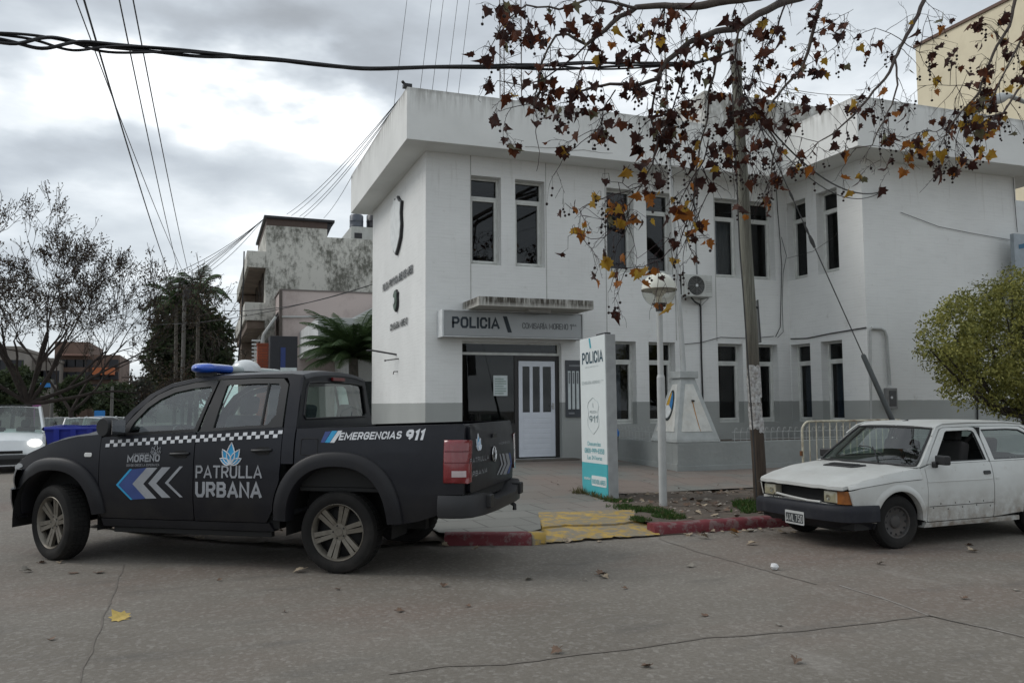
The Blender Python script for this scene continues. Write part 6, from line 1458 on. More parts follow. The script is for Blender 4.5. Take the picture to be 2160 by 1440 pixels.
bare_tree('bare_tree', (tb3.x, 40, -.2), 'small bare twiggy tree in front of the dark evergreen', 1.7, 1.3, .07, 4, 9, 0, ol, spread=.8, up=.2, limbs=[((.4,0,1),1),((-.5,0,1),1),((-.1,0,1),1.1)])
eg = [leafmat('evergreen_dark', (.026,.038,.020), (.034,.048,.024)), leafmat('evergreen_mid', (.045,.064,.028), (.055,.072,.034))]
def bushtree(label, px0, px1, py0, py1, Y, n, L, mats_, seed, lobes=5, name='evergreen_tree', group=None, th=-.1, base=None, trunk_r=.15):
    rng = random.Random(seed); a = at(px0, py1, 1, Y); b_ = at(px1, py0, 1, Y); c = (a+b_)/2; rx = abs(b_.x-a.x)/2; rz_ = abs(b_.z-a.z)/2
    bz_ = base if base is not None else (-.55 if Y > 60 else -.012*(Y-14))
    root = empty(name, (c.x, Y, bz_), 0, label, 'tree', group)
    E = [((c.x, Y, c.z), (rx*.72, rx*.7, rz_*.8))]
    for k in range(lobes):
        t = 2*PI*k/lobes + rng.random(); E.append(((c.x+rx*.55*math.cos(t), Y+rx*.4*rng.uniform(-1,1), c.z+rz_*.5*math.sin(t)), (rx*rng.uniform(.35,.5), rx*.45, rz_*rng.uniform(.35,.5))))
    mb = MB(); mb.tube([(c.x, Y, bz_), (c.x+.1, Y, (bz_+c.z)/2), (c.x, Y, c.z)], [trunk_r, trunk_r*.8, trunk_r*.4], 8)
    for e_ in E[1:]: mb.tube([(c.x, Y, lerp(bz_, c.z, .6)), e_[0]], [trunk_r*.5, trunk_r*.2], 5)
    adopt(mb.build('trunk', bark_d, smooth=60), root)
    mb = MB(); cloud(mb, E, n, L, rng, len(mats_), seed, th); adopt(mb.build('crown', mats_, fix=False), root); return root
bushtree('dark dense evergreen tree behind the palms', 292, 505, 618, 860, 52, 15000, .34, eg, 3, 7)
bushtree('low dark leafy tree left of the brick apartment block', 105, 205, 790, 885, 60, 4500, .30, eg, 4, group='street trees down the left street')
bushtree('dark rounded tree right of the far lamp post', 175, 300, 800, 890, 75, 4500, .34, eg, 6, group='street trees down the left street')
bushtree('distant grey-green tree at the end of the street', 255, 345, 790, 880, 105, 3500, .42, [leafmat('far_green', (.05,.06,.045), (.06,.07,.055))], 8, group='street trees down the left street')
bushtree('dark tree mass at the far left behind the white van', -60, 110, 770, 880, 66, 5000, .34, eg, 12, group='street trees down the left street')
# palms
pf = [leafmat('palm_frond', (.06,.10,.035), (.04,.07,.028))]
def palm(label, px, pyb, pyt, Y, seed, fl=2.4, name='palm_tree', nf=18, base=None, droop=1.0, grp=None, lw=.05, r0=.18, up0=.2):
    rng = random.Random(seed); t_ = at(px, pyt, 1, Y); bz_ = base if base is not None else -.012*(min(Y, 60)-14)
    root = empty(name, (t_.x, Y, bz_), 0, label, 'tree' if name == 'palm_tree' else 'plant', grp)
    mb = MB(); mb.tube([(t_.x, Y, bz_), (t_.x+.05, Y, (bz_+t_.z)/2), (t_.x, Y, t_.z)], [r0*1.2, r0, r0*.85], 10); adopt(mb.build('trunk', mk('palm_trunk', (.11,.10,.085), .9, scale=8, var=.3), smooth=60), root)
    for k in range(nf):
        az = 2*PI*k/nf + rng.uniform(-.2, .2); el = rng.uniform(up0, 1.25); d = V3((math.cos(az)*math.cos(el), math.sin(az)*math.cos(el), math.sin(el)))
        p = V3((t_.x, Y, t_.z)); pts = [p]; L = fl*rng.uniform(.8, 1.15); n = 14
        for i in range(n):
            d = (d - V3((0, 0, droop*2.4/n*(i+2)/n))).normalized(); p = p + d*L/n; pts.append(p)
        mb = MB(); mb.tube(pts, [.022*(1-.8*i/n) + .004 for i in range(n+1)], 4, cap=False)
        for i in range(2, n*3):
            t = i/(n*3); j = min(n-1, int(t*n)); q = pts[j].lerp(pts[j+1], t*n-j); dd = (pts[j+1]-pts[j]).normalized(); sd = dd.cross(V3((0, 0, 1))).normalized()
            ll = L*.28*math.sin(PI*min(1, t*.85+.12))
            for s_ in (1, -1):
                e_ = (sd*s_*.8 + dd*.7 - V3((0, 0, .35*droop + .2*rng.random()))).normalized(); w_ = dd*lw
                mb.add([q - w_*.5, q + w_*.5, q + e_*ll*.6 + w_*.4, q + e_*ll, q + e_*ll*.6 - w_*.4], [(0,1,2,3,4)])
        adopt(mb.build('frond', pf, fix=False), root)
    return root
palm('tall feathery palm tree with drooping fronds left of the power pole', 372, 760, 640, 47, 1, 1.9, droop=1.3, r0=.1)
palm('tall feathery palm tree with drooping fronds right of the power pole', 418, 760, 618, 48, 2, 2.2, droop=1.3, r0=.1)
palm('bushy young palm with arching fronds beside the police station side wall', 745, 860, 755, 24.6, 4, 1.85, nf=64, droop=.8, name='palm_shrub', lw=.035, r0=.16, up0=.05, base=0)
cpl = mk('pole_concrete', (.13,.125,.115), .85)
def spole(name, label, px, pyt, Y, r=.09, arms=(), cat='pole', grp=None):
    t_ = at(px, pyt, 1, Y); z0 = -.012*(min(Y, 60)-14); root = empty(name, (t_.x, Y, z0), 0, label, cat, grp)
    mb = MB(); mb.tube([(t_.x, Y, z0), (t_.x, Y, t_.z)], [r*1.3, r], 10); adopt(mb.build('post', cpl, smooth=50), root)
    for (w_, dz) in arms:
        mb = MB(); mb.box(t_.x-w_/2, Y-.05, t_.z-dz-.05, t_.x+w_/2, Y+.05, t_.z-dz+.05); adopt(mb.build('crossarm', bark_d), root)
    return root, t_
cp, ct = spole('power_pole', 'dark power pole with transformer rising in front of the palms', 390, 600, 44, .09, ((1.2, .15), (.9, .5)))
mb = MB(); mb.lathe([(.001, ct.z-.75), (.2, ct.z-.72), (.22, ct.z-.3), (.001, ct.z-.25)], 14, (ct.x+.12, 43.8, 0)); adopt(mb.build('transformer', mk('transformer_dark', (.03,.03,.03), .6), smooth=40), cp)
spole('lamp_post', 'grey lamp post left of the low dark tree', 111, 800, 46, .07)
spole('lamp_post', 'pale post standing in front of the brick apartment block', 237, 815, 62, .09)
rr_, rt2 = spole('power_pole', 'thin far power pole with crossarms against the sky', 277, 792, 95, .12, ((2.0, .2), (1.6, .7)))
# street name plate
p_ = at(96, 812, 1, 45.9); mb = MB(); mb.box(p_.x-.22, 45.85, p_.z-.1, p_.x+.22, 45.9, p_.z+.1); tag(mb.build('street_sign', mk('sign_blue', (.02,.2,.55), .5)), 'small blue street name sign on the far lamp post', 'sign')
p_ = at(73, 850, 1, 50); mb = MB(); mb.box(p_.x-.3, 50, p_.z-.2, p_.x+.3, 50.05, p_.z+.22); mb.box(p_.x-.03, 50.01, -.4, p_.x+.03, 50.04, p_.z-.2); tag(mb.build('shop_sign', mk('sign_pink', (.28,.1,.24), .6)), 'small pink shop sign above the white van', 'sign')
p_ = at(210, 874, 1, 58); mb = MB(); mb.box(p_.x-.3, 58, p_.z-.3, p_.x+.3, 58.05, p_.z+.25); tag(mb.build('road_sign', MATS['sign_blue']), 'small light blue panel above the parked cars', 'sign')
# ---- white van with its headlight on
wv = mk('van_white', (.74, .77, .78), .3, var=.04, coat=.3)
def simple_car(name, label, cat, x, y, rz_, L, W, H, bodymat, belt_h, hood_l, roof0, roof1, z0, grp=None, lights=True, glassm=None, hoodh=None, tailv=.1, headlit=False):
    root = empty(name, (x, y, z0), rz_, label, cat, grp); hoodh = hoodh or belt_h*.95; gm = glassm or cgl
    bh = .22; hw = W/2
    P = [(L/2-.02, bh), (L/2, .45), (L/2-.04, hoodh*.78), (L/2-.25, hoodh*.92), (L/2-hood_l, belt_h)]
    rows = []
    top = [(L/2-.02, .52), (L/2-.10, hoodh*.85), (L/2-.3, hoodh*.95), (L/2-hood_l, belt_h), (-L/2+tailv, belt_h*1.02), (-L/2+.03, belt_h*.9), (-L/2, .5)]
    for (px_, pz) in top:
        rows.append([(px_, -hw+.02, bh), (px_, -hw, bh+.2), (px_, -hw+.01, pz-.12 if pz > .5 else pz-.1), (px_, -hw+.08, pz-.03), (px_, -hw*.5, pz+.015), (px_, 0, pz+.03), (px_, hw*.5, pz+.015), (px_, hw-.08, pz-.03), (px_, hw-.01, pz-.12 if pz > .5 else pz-.1), (px_, hw, bh+.2), (px_, hw-.02, bh)])
    mb = MB(); mb.grid(rows); mb.add(rows[0], [tuple(range(11))]); mb.add(rows[-1], [tuple(range(10, -1, -1))]); mb.build('body', bodymat, root, smooth=40, bevel=.03)
    # greenhouse: roof plate, pillars, panes
    ty = hw*.80; A0, A1 = (L/2-hood_l, belt_h), (roof0, H); B0, B1 = (-L/2+tailv, belt_h*1.02), (roof1, H-.01)
    rows = [[(lerp(A1[0], B1[0], t), u*ty*(1 if 0 < t < 1 else .97), H - .035 + .04*(1-abs(u)**3) - .02*abs(2*t-1)**3) for u in (-1,-.7,-.35,0,.35,.7,1)] for t in (0,.1,.5,.9,1)]
    mb = MB(); mb.grid(rows); mb.build('roof', bodymat, root, smooth=60)
    mb = MB()
    for s in (1, -1):
        a0, a1, b0, b1 = (A0[0], s*(hw-.06), A0[1]), (A1[0], s*ty, H-.03), (B0[0], s*(hw-.06), B0[1]), (B1[0], s*ty, H-.03)
        mb.tube([a0, a1], .035, 6); mb.tube([b0, b1], .045, 6); mb.tube([a1, b1], .035, 6)
        for t in (.38, .72): mb.tube([(lerp(a0[0], b0[0], t), s*(hw-.055), lerp(a0[2], b0[2], t)), (lerp(a1[0], b1[0], t), s*ty, H-.03)], .035, 6)
    mb.build('pillars', bodymat, root, smooth=60)
    for s in (1, -1):
        mb = MB(); mb.add([(A0[0], s*(hw-.07), A0[1]), (A1[0], s*(ty-.01), H-.04), (B1[0], s*(ty-.01), H-.04), (B0[0], s*(hw-.07), B0[1])], [(0,1,2,3)]); mb.build('side_window', gm, root, fix=False)
    mb = MB(); mb.grid([[(A0[0]+.10*(1-u*u), u*(hw-.08), A0[1]+.02) for u in (-1,-.5,0,.5,1)], [(A1[0]+.05*(1-u*u), u*(ty-.02), H-.03) for u in (-1,-.5,0,.5,1)]]); mb.build('windscreen', gm, root, smooth=60, fix=False)
    mb = MB(); mb.grid([[(B0[0]-.04*(1-u*u), u*(hw-.08), B0[1]) for u in (-1,0,1)], [(B1[0]-.03*(1-u*u), u*(ty-.02), H-.03) for u in (-1,0,1)]]); mb.build('rear_window', gm, root, smooth=60, fix=False)
    mb = MB(); mb.box(-L/2+.3, -hw+.15, .3, L/2-hood_l-.1, hw-.15, belt_h*.72)
    for yy in (-.36, .36):
        for xx in (.25, -.7): mb.box(xx-.08, yy-.22, belt_h*.7, xx+.06, yy+.22, belt_h+.12); mb.box(xx-.05, yy-.11, belt_h+.14, xx+.05, yy+.11, belt_h+.32)
    mb.build('seats', ins, root, bevel=.03)
    mb = MB(); mb.box(L/2-.06, -hw+.05, bh+.03, L/2+.035, hw-.05, .50); mb.box(-L/2-.03, -hw+.05, bh+.05, -L/2+.05, hw-.05, .52); mb.build('bumper', mk('bumper_charcoal', (.035,.036,.038), .6), root, bevel=.04)
    mb = MB(); mb.box(L/2-.0, -.35, .53, L/2+.012, .35, .60); mb.box(L/2+.036, -.3, .3, L/2+.045, .3, .40); mb.build('grille', MATS['tyre_dark'], root, bevel=.01)
    for s in (1, -1):
        mb = MB(); mb.lathe([(.001, L/2+.015), (.07, L/2+.01), (.10, L/2-.02), (.105, L/2-.08)], 16, (0, s*(hw-.24), hoodh*.80), 'x')
        for i, v in enumerate(mb.v): mb.v[i] = (v[0] - .12*abs(v[1]-s*(hw-.34))*(1 if abs(v[1]) > hw-.34 else 0), s*(hw-.24) + (v[1]-s*(hw-.24))*1.6, v[2])
        if headlit and s == headlit:
            if 'lamp_lit' not in MATS:
                m, nt, b = newmat('lamp_lit'); b.inputs['Emission Color'].default_value = (1, .98, .92, 1); b.inputs['Emission Strength'].default_value = 1.1; b.inputs['Base Color'].default_value = (.7,.7,.7,1)
            lm_ = MATS['lamp_lit']
        else: lm_ = mk('headlamp_pale', (.5,.52,.52), .1, .2)
        if lights: mb.build('headlight', lm_, root, smooth=50)
        mb = MB(); mb.box(-L/2-.01, s*(hw-.22), belt_h*.7, -L/2+.03, s*(hw-.04), belt_h*.95); mb.build('taillight', MATS['taillight_red'], root, bevel=.01)
        mb = MB(); mb.obox((L/2-hood_l-.02, s*(hw+.10), belt_h+.08), (.09, .17, .12), Matrix.Identity(3)); mb.build('side_mirror', bodymat if headlit else rubtrim, root, bevel=.03)
    for x_w in (L/2-.72, -L/2+.68):
        for s in (1, -1):
            mb = MB(); mb.lathe([(.001, s*(hw+.005)), (.18, s*(hw+.005)), (.19, s*hw), (.29, s*hw), (.30, s*(hw-.03)), (.30, s*(hw-.17)), (.001, s*(hw-.17))], 22, (x_w, 0, .30), 'y'); w_ = mb.build('wheel', rubber, root, smooth=35)
            mb = MB(); mb.lathe([(.001, s*(hw+.012)), (.13, s*(hw+.016)), (.175, s*(hw+.008)), (.18, s*(hw))], 18, (x_w, 0, .30), 'y'); mb.build('rim', mk('rim_grey', (.3,.3,.3), .4, .4), w_, smooth=35)
    return root
vp = at(40, 985, 1, 24.2)
van = simple_car('delivery_van', 'white compact van coming along the left street with one headlight on', 'van', at(10, 900, 1, 26).x+.12, 26.1, -PI/2+rad(9), 4.0, 1.7, 1.72, wv, 1.02, 1.0, .62, -1.75, -.16, hoodh=.98, tailv=.15, headlit=1)
mb = MB(); mb.box(-.8, -.55, 1.745, .1, .55, 1.765); mb.build('roof_rack', rubtrim, van)
cars = [('grey estate car parked first behind the blue skip', at(130, 890, 1, 44), 44, (.20,.21,.22), 1.40, 1.65), ('white saloon car parked to the right of the grey estate', at(178, 890, 1, 40), 40, (.55,.57,.58), 1.38, 1.7), ('white hatchback car right behind the truck bonnet', at(212, 890, 1, 46), 46, (.52,.54,.55), 1.42, 1.68), ('far pale car at the end of the parked row', at(236, 888, 1, 60), 60, (.5,.5,.5), 1.4, 1.7)]
for i, (lb_, p_, Y, c_, H_, W_) in enumerate(cars):
    simple_car('parked_car', lb_, 'car', p_.x, Y, -PI/2 + rad(4), 4.1, W_, H_, mk('car_paint_%s' % 'abcd'[i], c_, .3, var=.04, coat=.3), .86, 1.1, .55, -1.25, -.012*(min(Y,60)-14), 'cars parked down the left street', tailv=.55)
# blue skip
s0 = at(84, 906, 1, 15.2); s1 = at(205, 909, 1, 15.2)
sk_ = empty('blue_skip', ((s0.x+s1.x)/2, 16, 0), 0, 'open blue metal skip standing in the street behind the pickup bonnet', 'skip')
sb = mk('skip_blue', (.012, .025, .27), .45, var=.15, dirt=(.05,.05,.08), dirtamt=.3)
mb = MB(); zt_ = s0.z; x0, x1 = s0.x+.06, s1.x; 
o_ = [(x0, 15.2), (x1, 15.2), (x1, 17.0), (x0, 17.0)]; i_ = [(x0+.22, 15.35), (x1-.1, 15.35), (x1-.1, 16.85), (x0+.22, 16.85)]
mb.add([(x, y, .12) for x, y in i_] + [(x, y, zt_) for x, y in o_] + [(lerp(x, (x0+x1)/2, .05), lerp(y, 16.1, .04), zt_) for x, y in o_] + [(x, y, .2) for x, y in i_], [(0,3,2,1), (0,1,5,4), (1,2,6,5), (2,3,7,6), (3,0,4,7), (4,5,9,8), (5,6,10,9), (6,7,11,10), (7,4,8,11), (8,9,13,12), (9,10,14,13), (10,11,15,14), (11,8,12,15), (12,13,14,15)]); adopt(mb.build('tub', sb), sk_)
mb = MB(); mb.tube([(x, y, zt_+.01) for x, y in o_ + o_[:1]], .035, 6, cap=False); adopt(mb.build('rim', sb), sk_)
for k in range(3):
    x = lerp(x0, x1, (k+.6)/3.2); mb = MB(); mb.add([(x, 15.19, zt_), (x+.08, 15.19, zt_), (x+.08, 15.31, .2), (x, 15.31, .2), (x, 15.13, zt_), (x+.08, 15.13, zt_), (x+.08, 15.25, .2), (x, 15.25, .2)], [(0,1,2,3), (7,6,5,4), (0,4,5,1), (1,5,6,2), (2,6,7,3), (3,7,4,0)]); adopt(mb.build('rib', sb), sk_)
mb = MB(); mb.box(x0+.3, 15.4, .0, x0+.4, 16.8, .12); mb.box(x1-.4, 15.4, 0, x1-.3, 16.8, .12); adopt(mb.build('skid', irn), sk_)
# ================================================================ NEIGHBOUR BUILDINGS
def grime(name, base, dark, amt=.8, lo=.42, hi=.66, sc=1.2):
    m, nt, b = newmat(name); pos = nd(nt, 'ShaderNodeNewGeometry').outputs['Position']; x_, y_, z_ = sepxyz(nt, pos); uv = comb(nt, mathn(nt, 'ADD', x_, y_), mathn(nt, 'MULTIPLY', z_, .55), 0.0)
    a = ramp(nt, mathn(nt, 'ADD', mathn(nt, 'MULTIPLY', noisen(nt, uv, sc*.7, 4), .5), mathn(nt, 'MULTIPLY', noisen(nt, uv, sc*5, 7, .75), .5)), lo, hi)
    nt.links.new(mixc(nt, mathn(nt, 'MULTIPLY', a, amt), base, dark), b.inputs['Base Color']); b.inputs['Roughness'].default_value = .9; return m
gw = grime('mouldy_plaster', (.56,.55,.50), (.11,.11,.09), .95, .47, .58, 1.3); pk = grime('pink_plaster', (.47,.40,.375), (.24,.19,.17), .6, .5, .72); brn = mk('brown_soffit', (.15,.115,.09), .85, scale=2, var=.3); wht2 = mk('white_render', (.56,.575,.57), .7, scale=1.5, dirt=(.36,.36,.34), dirtamt=.3); rdb = mk('red_brick_cap', (.085,.06,.05), .85)
Yt = 34.0; X0 = at(560, 600, 1, Yt).x; X1 = at(866*.8 if False else 700, 465, 1, Yt).x; zt1 = at(560, 458, 1, Yt).z; zt2 = at(740, 503, 1, Yt).z; xs_ = at(690, 500, 1, Yt).x
wt = empty('weathered_building', (X0, Yt, -.2), 0, 'tall weathered grey building with mouldy side wall and overhanging balconies', 'building')
A = lambda name, mb, mat, **kw: adopt(mb.build(name, mat, **kw), wt)
mb = MB(); mb.box(X0, Yt, -.3, xs_, 44, zt1-.32); A('tower_wall', mb, gw)
mb = MB(); mb.box(xs_+.001, Yt+.03, -.3, 11, 44, zt2); A('side_wall', mb, gw)
mb = MB(); mb.box(X0, Yt-.01, zt1-.32, xs_, 40, zt1-.04); A('brick_course', mb, rdb)
mb = MB(); mb.prism([(X0-.1, zt1-.04), (X1+.1, zt1-.06), (X1+.1, zt1+.04), (X0-.1, zt1+.06)], Yt-.12, 40, lambda u, v, w_: (u, w_, v)); mb.prism([(xs_, zt2-.0), (X1+.05, zt1-.08), (xs_, zt1-.08)], Yt+.02, 40, lambda u, v, w_: (u, w_, v)); A('roof', mb, irn)
b0 = at(521, 528, 1, Yt); b1 = at(521, 563, 1, Yt)
mb = MB(); mb.box(b0.x, Yt, b1.z, X0-.002, 46, b0.z); A('overhang', mb, gw, bevel=.02); mb = MB(); mb.box(b0.x+.1, Yt+.1, b1.z-.06, X0-.004, 46, b1.z-.002); A('overhang_soffit', mb, brn)
c0 = at(516, 637, 1, Yt); c1 = at(516, 675, 1, Yt)
mb = MB(); mb.box(c0.x, Yt, c1.z, X0-.002, 46, c0.z); A('balcony', mb, gw, bevel=.02); mb = MB(); mb.box(c0.x+.1, Yt+.1, c1.z-.3, X0-.004, 46, c1.z-.002); A('balcony_soffit', mb, brn)
d0 = at(470, 805, 1, Yt)
mb = MB(); mb.box(b0.x+.15, Yt+8, -.3, X0-.004, 46, b1.z-.1); A('front_wall', mb, brn)
for k in range(3):
    mb = MB(); mb.box(X0-.06, Yt+1+2.2*k, c0.z+.05, X0-.005, Yt+2.2+2.2*k, c0.z+1.5); fr_ = A('window', mb, mk('wood_dark', (.05,.035,.025), .7)); mb = MB(); mb.box(X0-.075, Yt+1.1+2.2*k, c0.z+.15, X0-.062, Yt+2.1+2.2*k, c0.z+1.4); o = mb.build('pane', GLD, fr_); o.matrix_parent_inverse = fr_.matrix_parent_inverse.copy() if False else Matrix.Identity(4)
mb = MB(); mb.tube([at(515, 530, 1, Yt-.05), at(513, 600, 1, Yt-.05), at(508, 700, 1, Yt-.05), at(500, 790, 1, Yt-.05)], .03, 6); A('drain_pipe', mb, irn)
# pink neighbour
Yp = 31.5; q0 = at(592, 612, 1, Yp); pk_ = empty('pink_building', (q0.x, Yp, 0), 0, 'pale pink flat-roofed house between the weathered building and the station', 'building')
A2 = lambda name, mb, mat, **kw: adopt(mb.build(name, mat, **kw), pk_)
mb = MB(); mb.box(q0.x, Yp, -.1, 12, Yt-.01, q0.z); A2('wall', mb, pk); mb = MB(); mb.box(q0.x-.04, Yp-.04, q0.z+.001, 12, Yt-.02, q0.z+.05); A2('coping', mb, mk('coping_dark', (.16,.14,.13), .9))
mb = MB(); mb.tube([at(592, 612, 1, Yp-.05), at(592, 800, 1, Yp-.05)], .06, 8); A2('corner_post', mb, mk('post_dark', (.09,.075,.065), .8))
mb = MB(); mb.tube([at(x, y, 1, Yp-.06) for x, y in [(594,668),(640,668),(668,667),(674,671),(675,686)]], .035, 8); A2('gutter_pipe', mb, gal, smooth=40)
# dark lean-to roof on the street side
mb = MB(); r0 = at(588, 662, 1, Yp); r1 = at(545, 728, 1, Yp); mb.prism([(r0.x, r0.z), (r0.x, r0.z+.12), (r1.x, r1.z+.12), (r1.x, r1.z)], Yp+.1, Yp+2.2, lambda u, v, w_: (u, w_, v)); A2('lean_to_roof', mb, mk('tin_dark', (.035,.033,.032), .6))
mb = MB(); mb.tube([at(582, 668, 1, Yp-.02), at(556, 705, 1, Yp-.02), at(550, 735, 1, Yp-.02)], .05, 8); A2('gutter', mb, gal)
mb = MB(); mb.box(at(548, 800, 1, Yp).x, Yp+.15, -.1, q0.x-.01, Yp+2.1, at(548, 735, 1, Yp).z); A2('porch_wall', mb, brn)
for k in range(9):
    l_ = at(531, 716+8*k, 1, Yp+.1); l2 = at(551, 716+8*k, 1, Yp+.1); mb = MB(); mb.box(l_.x, Yp+.08, l_.z-.06, l2.x, Yp+.11, l_.z); A2('louvre', mb, wht2)
# white house with raised fascia
Yw = 26.0; w0 = at(671, 672, 1, Yw); w1 = at(671, 737, 1, Yw); w2 = at(742, 666, 1, Yw)
wh = empty('white_house', (w0.x, Yw, 0), 0, 'low white house with deep white fascia beside the police station', 'building')
A3 = lambda name, mb, mat, **kw: adopt(mb.build(name, mat, **kw), wh)
mb = MB(); mb.box(w0.x, Yw, w1.z, 9.5, Yp-.01, w0.z+.05); A3('fascia', mb, wht2, bevel=.01)
mb = MB(); mb.prism([(w2.x, w0.z+.051), (9.5, w0.z+.051), (9.5, w0.z+3.2), (w2.x+1.0, w0.z+.6)], Yw+.3, Yp-.02, lambda u, v, w_: (u, w_, v)); A3('stair_parapet', mb, wht2)
mb = MB(); mb.box(w0.x+1.3, Yw+1.0, -.1, 9.5, Yp-.02, w1.z-.001); A3('wall', mb, wht2); mb = MB(); mb.box(w0.x+1.6, Yw+.97, 1.0, w0.x+2.6, Yw+.999, 2.3); A3('window', mb, GLD)
# kiosk and brick pier
k0 = at(570, 708, 1, 22.5); k1 = at(628, 712, 1, 22.5)
ki = empty('kiosk_panel', (k0.x, 22.5, .05), 0, 'tall dark panel kiosk with a blue vertical stripe behind the pickup roof', 'kiosk')
mb = MB(); mb.box(k0.x, 22.5, .05, k1.x, 23.1, k0.z); adopt(mb.build('body', mk('kiosk_black', (.008,.009,.014), .4), bevel=.01), ki)
mb = MB(); mb.box(lerp(k0.x, k1.x, .38), 22.47, .1, lerp(k0.x, k1.x, .56), 22.497, k0.z-.3); adopt(mb.build('stripe', mk('kiosk_blue', (.01,.03,.14), .4)), ki)
pz_ = at(610, 775, 1, 22.4); mb = MB(); mb.box(pz_.x-.22, 22.44, pz_.z-.22, pz_.x+.2, 22.468, pz_.z); adopt(mb.build('notice', ppr), ki)
k0 = at(544, 727, 1, 23.6); k1 = at(568, 727, 1, 23.6); mb = MB(); mb.box(k0.x, 23.6, .05, k1.x, 24.1, k0.z); mb.box(k0.x-.02, 23.58, k0.z+.001, k1.x+.02, 24.12, k0.z+.05)
m, nt, b = newmat('orange_brick'); pos = nd(nt, 'ShaderNodeNewGeometry').outputs['Position']; x_, y_, z_ = sepxyz(nt, pos)
bt = nd(nt, 'ShaderNodeTexBrick'); nt.links.new(comb(nt, mathn(nt, 'ADD', x_, y_), z_, 0.0), bt.inputs['Vector'])
for k, v in (('Scale', 1.0), ('Brick Width', .25), ('Row Height', .07), ('Mortar Size', .008)): bt.inputs[k].default_value = v
bt.inputs[1].default_value = (.30, .07, .03, 1); bt.inputs[2].default_value = (.24, .055, .028, 1); bt.inputs[3].default_value = (.14, .06, .04, 1); nt.links.new(bt.outputs[0], b.inputs['Base Color']); b.inputs['Roughness'].default_value = .85
tag(mb.build('brick_pier', m), 'short orange brick pier left of the dark kiosk panel', 'pier')
# water tanks on a roof behind
Yk = 38.0; t0 = at(742, 447, 1, Yk); t1 = at(770, 475, 1, Yk); tk = empty('tank_house', (t0.x, Yk, 0), 0, 'whitewashed roof block carrying the water tanks behind the weathered wall', 'building')
mb = MB(); u0 = at(741, 477, 1, Yk); mb.box(u0.x, Yk, -.1, u0.x+4, Yk+3, u0.z); adopt(mb.build('wall', grime('tank_base', (.42,.43,.41), (.2,.19,.17), .6)), tk)
mb = MB(); v0 = at(775, 495, 1, Yk); mb.box(v0.x-.6, Yk-.02, v0.z-.2, v0.x-.25, Yk-.001, v0.z+.05); adopt(mb.build('vent', irn), tk)
for i, (pxa, pxb, lb_) in enumerate(((742, 771, 'grey-blue plastic water tank on the roof, the left one of the pair'), (778, 812, 'darker plastic water tank half hidden by the station eaves'))):
    a, c = at(pxa, 447, 1, Yk+.6), at(pxb, 476, 1, Yk+.6); r_ = (c.x-a.x)/2; mb = MB(); zb_ = u0.z+.002; h_ = a.z - zb_
    mb.lathe([(.001, 0), (r_, 0), (r_, h_*.28), (r_*1.03, h_*.3), (r_, h_*.33), (r_, h_*.6), (r_*1.03, h_*.62), (r_, h_*.65), (r_, h_*.92), (r_*.85, h_), (.001, h_*1.02)], 22, (a.x+r_, Yk+1.2, zb_))
    tag(mb.build('water_tank', mk('tank_%s' % 'ab'[i], ((.075,.085,.105), (.02,.02,.024))[i], .4), smooth=40), lb_, 'water tank', 'water tanks on the roof')
# brick apartment block far away
Ya = 92; a0 = at(116, 720, 1, Ya); a1 = at(188, 720, 1, Ya); a2 = at(252, 748, 1, Ya)
ap = empty('apartment_block', (a0.x, Ya, -.55), 0, 'distant brown brick apartment block with an orange awning balcony', 'building')
bb_ = mk('far_brown_brick', (.14,.095,.075), .9, scale=.5, var=.2)
mb = MB(); mb.box(a0.x, Ya, -.6, a1.x, Ya+12, a0.z); mb.box(a1.x+.001, Ya+.4, -.6, a2.x, Ya+12, a2.z); adopt(mb.build('wall', bb_), ap)
for (x_a, y_a, x_b, y_b, mm, nm) in ((195,775,240,790,mk('awning_orange', (.42,.13,.05), .8),'awning'), (170,815,262,828,mk('far_slab', (.25,.15,.12), .8),'balcony'), (120,745,186,750,MATS['far_slab'],'balcony')):
    p0, p1 = at(x_a, y_a, 1, Ya-1), at(x_b, y_b, 1, Ya-1); mb = MB(); mb.box(p0.x, Ya-1, p1.z, p1.x, Ya+.5, p0.z); adopt(mb.build(nm, mm), ap)
for i in range(7):
    for j in range(3):
        p0 = at(122+18*i, 758+26*j, 1, Ya)
        if i in (4, 5) and j == 0: continue
        mb = MB(); mb.box(p0.x, Ya-.03, p0.z-.75, p0.x+.85, Ya-.002 if i < 4 else Ya+.39, p0.z); adopt(mb.build('window', MATS['kiosk_black']), ap)
fl_ = mk('far_wall_grey', (.22,.2,.18), .9, scale=.4)
for i, (x_a, x_b, yt_, Y, lb_) in enumerate(((-60, 40, 735, 80, 'far grey flat-roofed building behind the big bare tree'), (44, 112, 760, 86, 'far low pale building left of the brick apartment block'), (300, 420, 800, 112, 'hazy low building at the end of the left street'))):
    p0, p1 = at(x_a, yt_, 1, Y), at(x_b, yt_, 1, Y); fb = empty('far_building', (p0.x, Y, -.5), 0, lb_, 'building'); mb = MB(); mb.box(p0.x, Y, -.6, p1.x, Y+9, p0.z); mb.box(p0.x-.1, Y-.1, p0.z+.001, p1.x+.1, Y+9, p0.z+.25); adopt(mb.build('wall', fl_), fb)
    for k in range(4):
        mb = MB(); xx = lerp(p0.x, p1.x, (k+.3)/4); mb.box(xx, Y-.02, p0.z-2.2, xx+1.0, Y-.001, p0.z-.9); adopt(mb.build('window', MATS['kiosk_black']), fb)
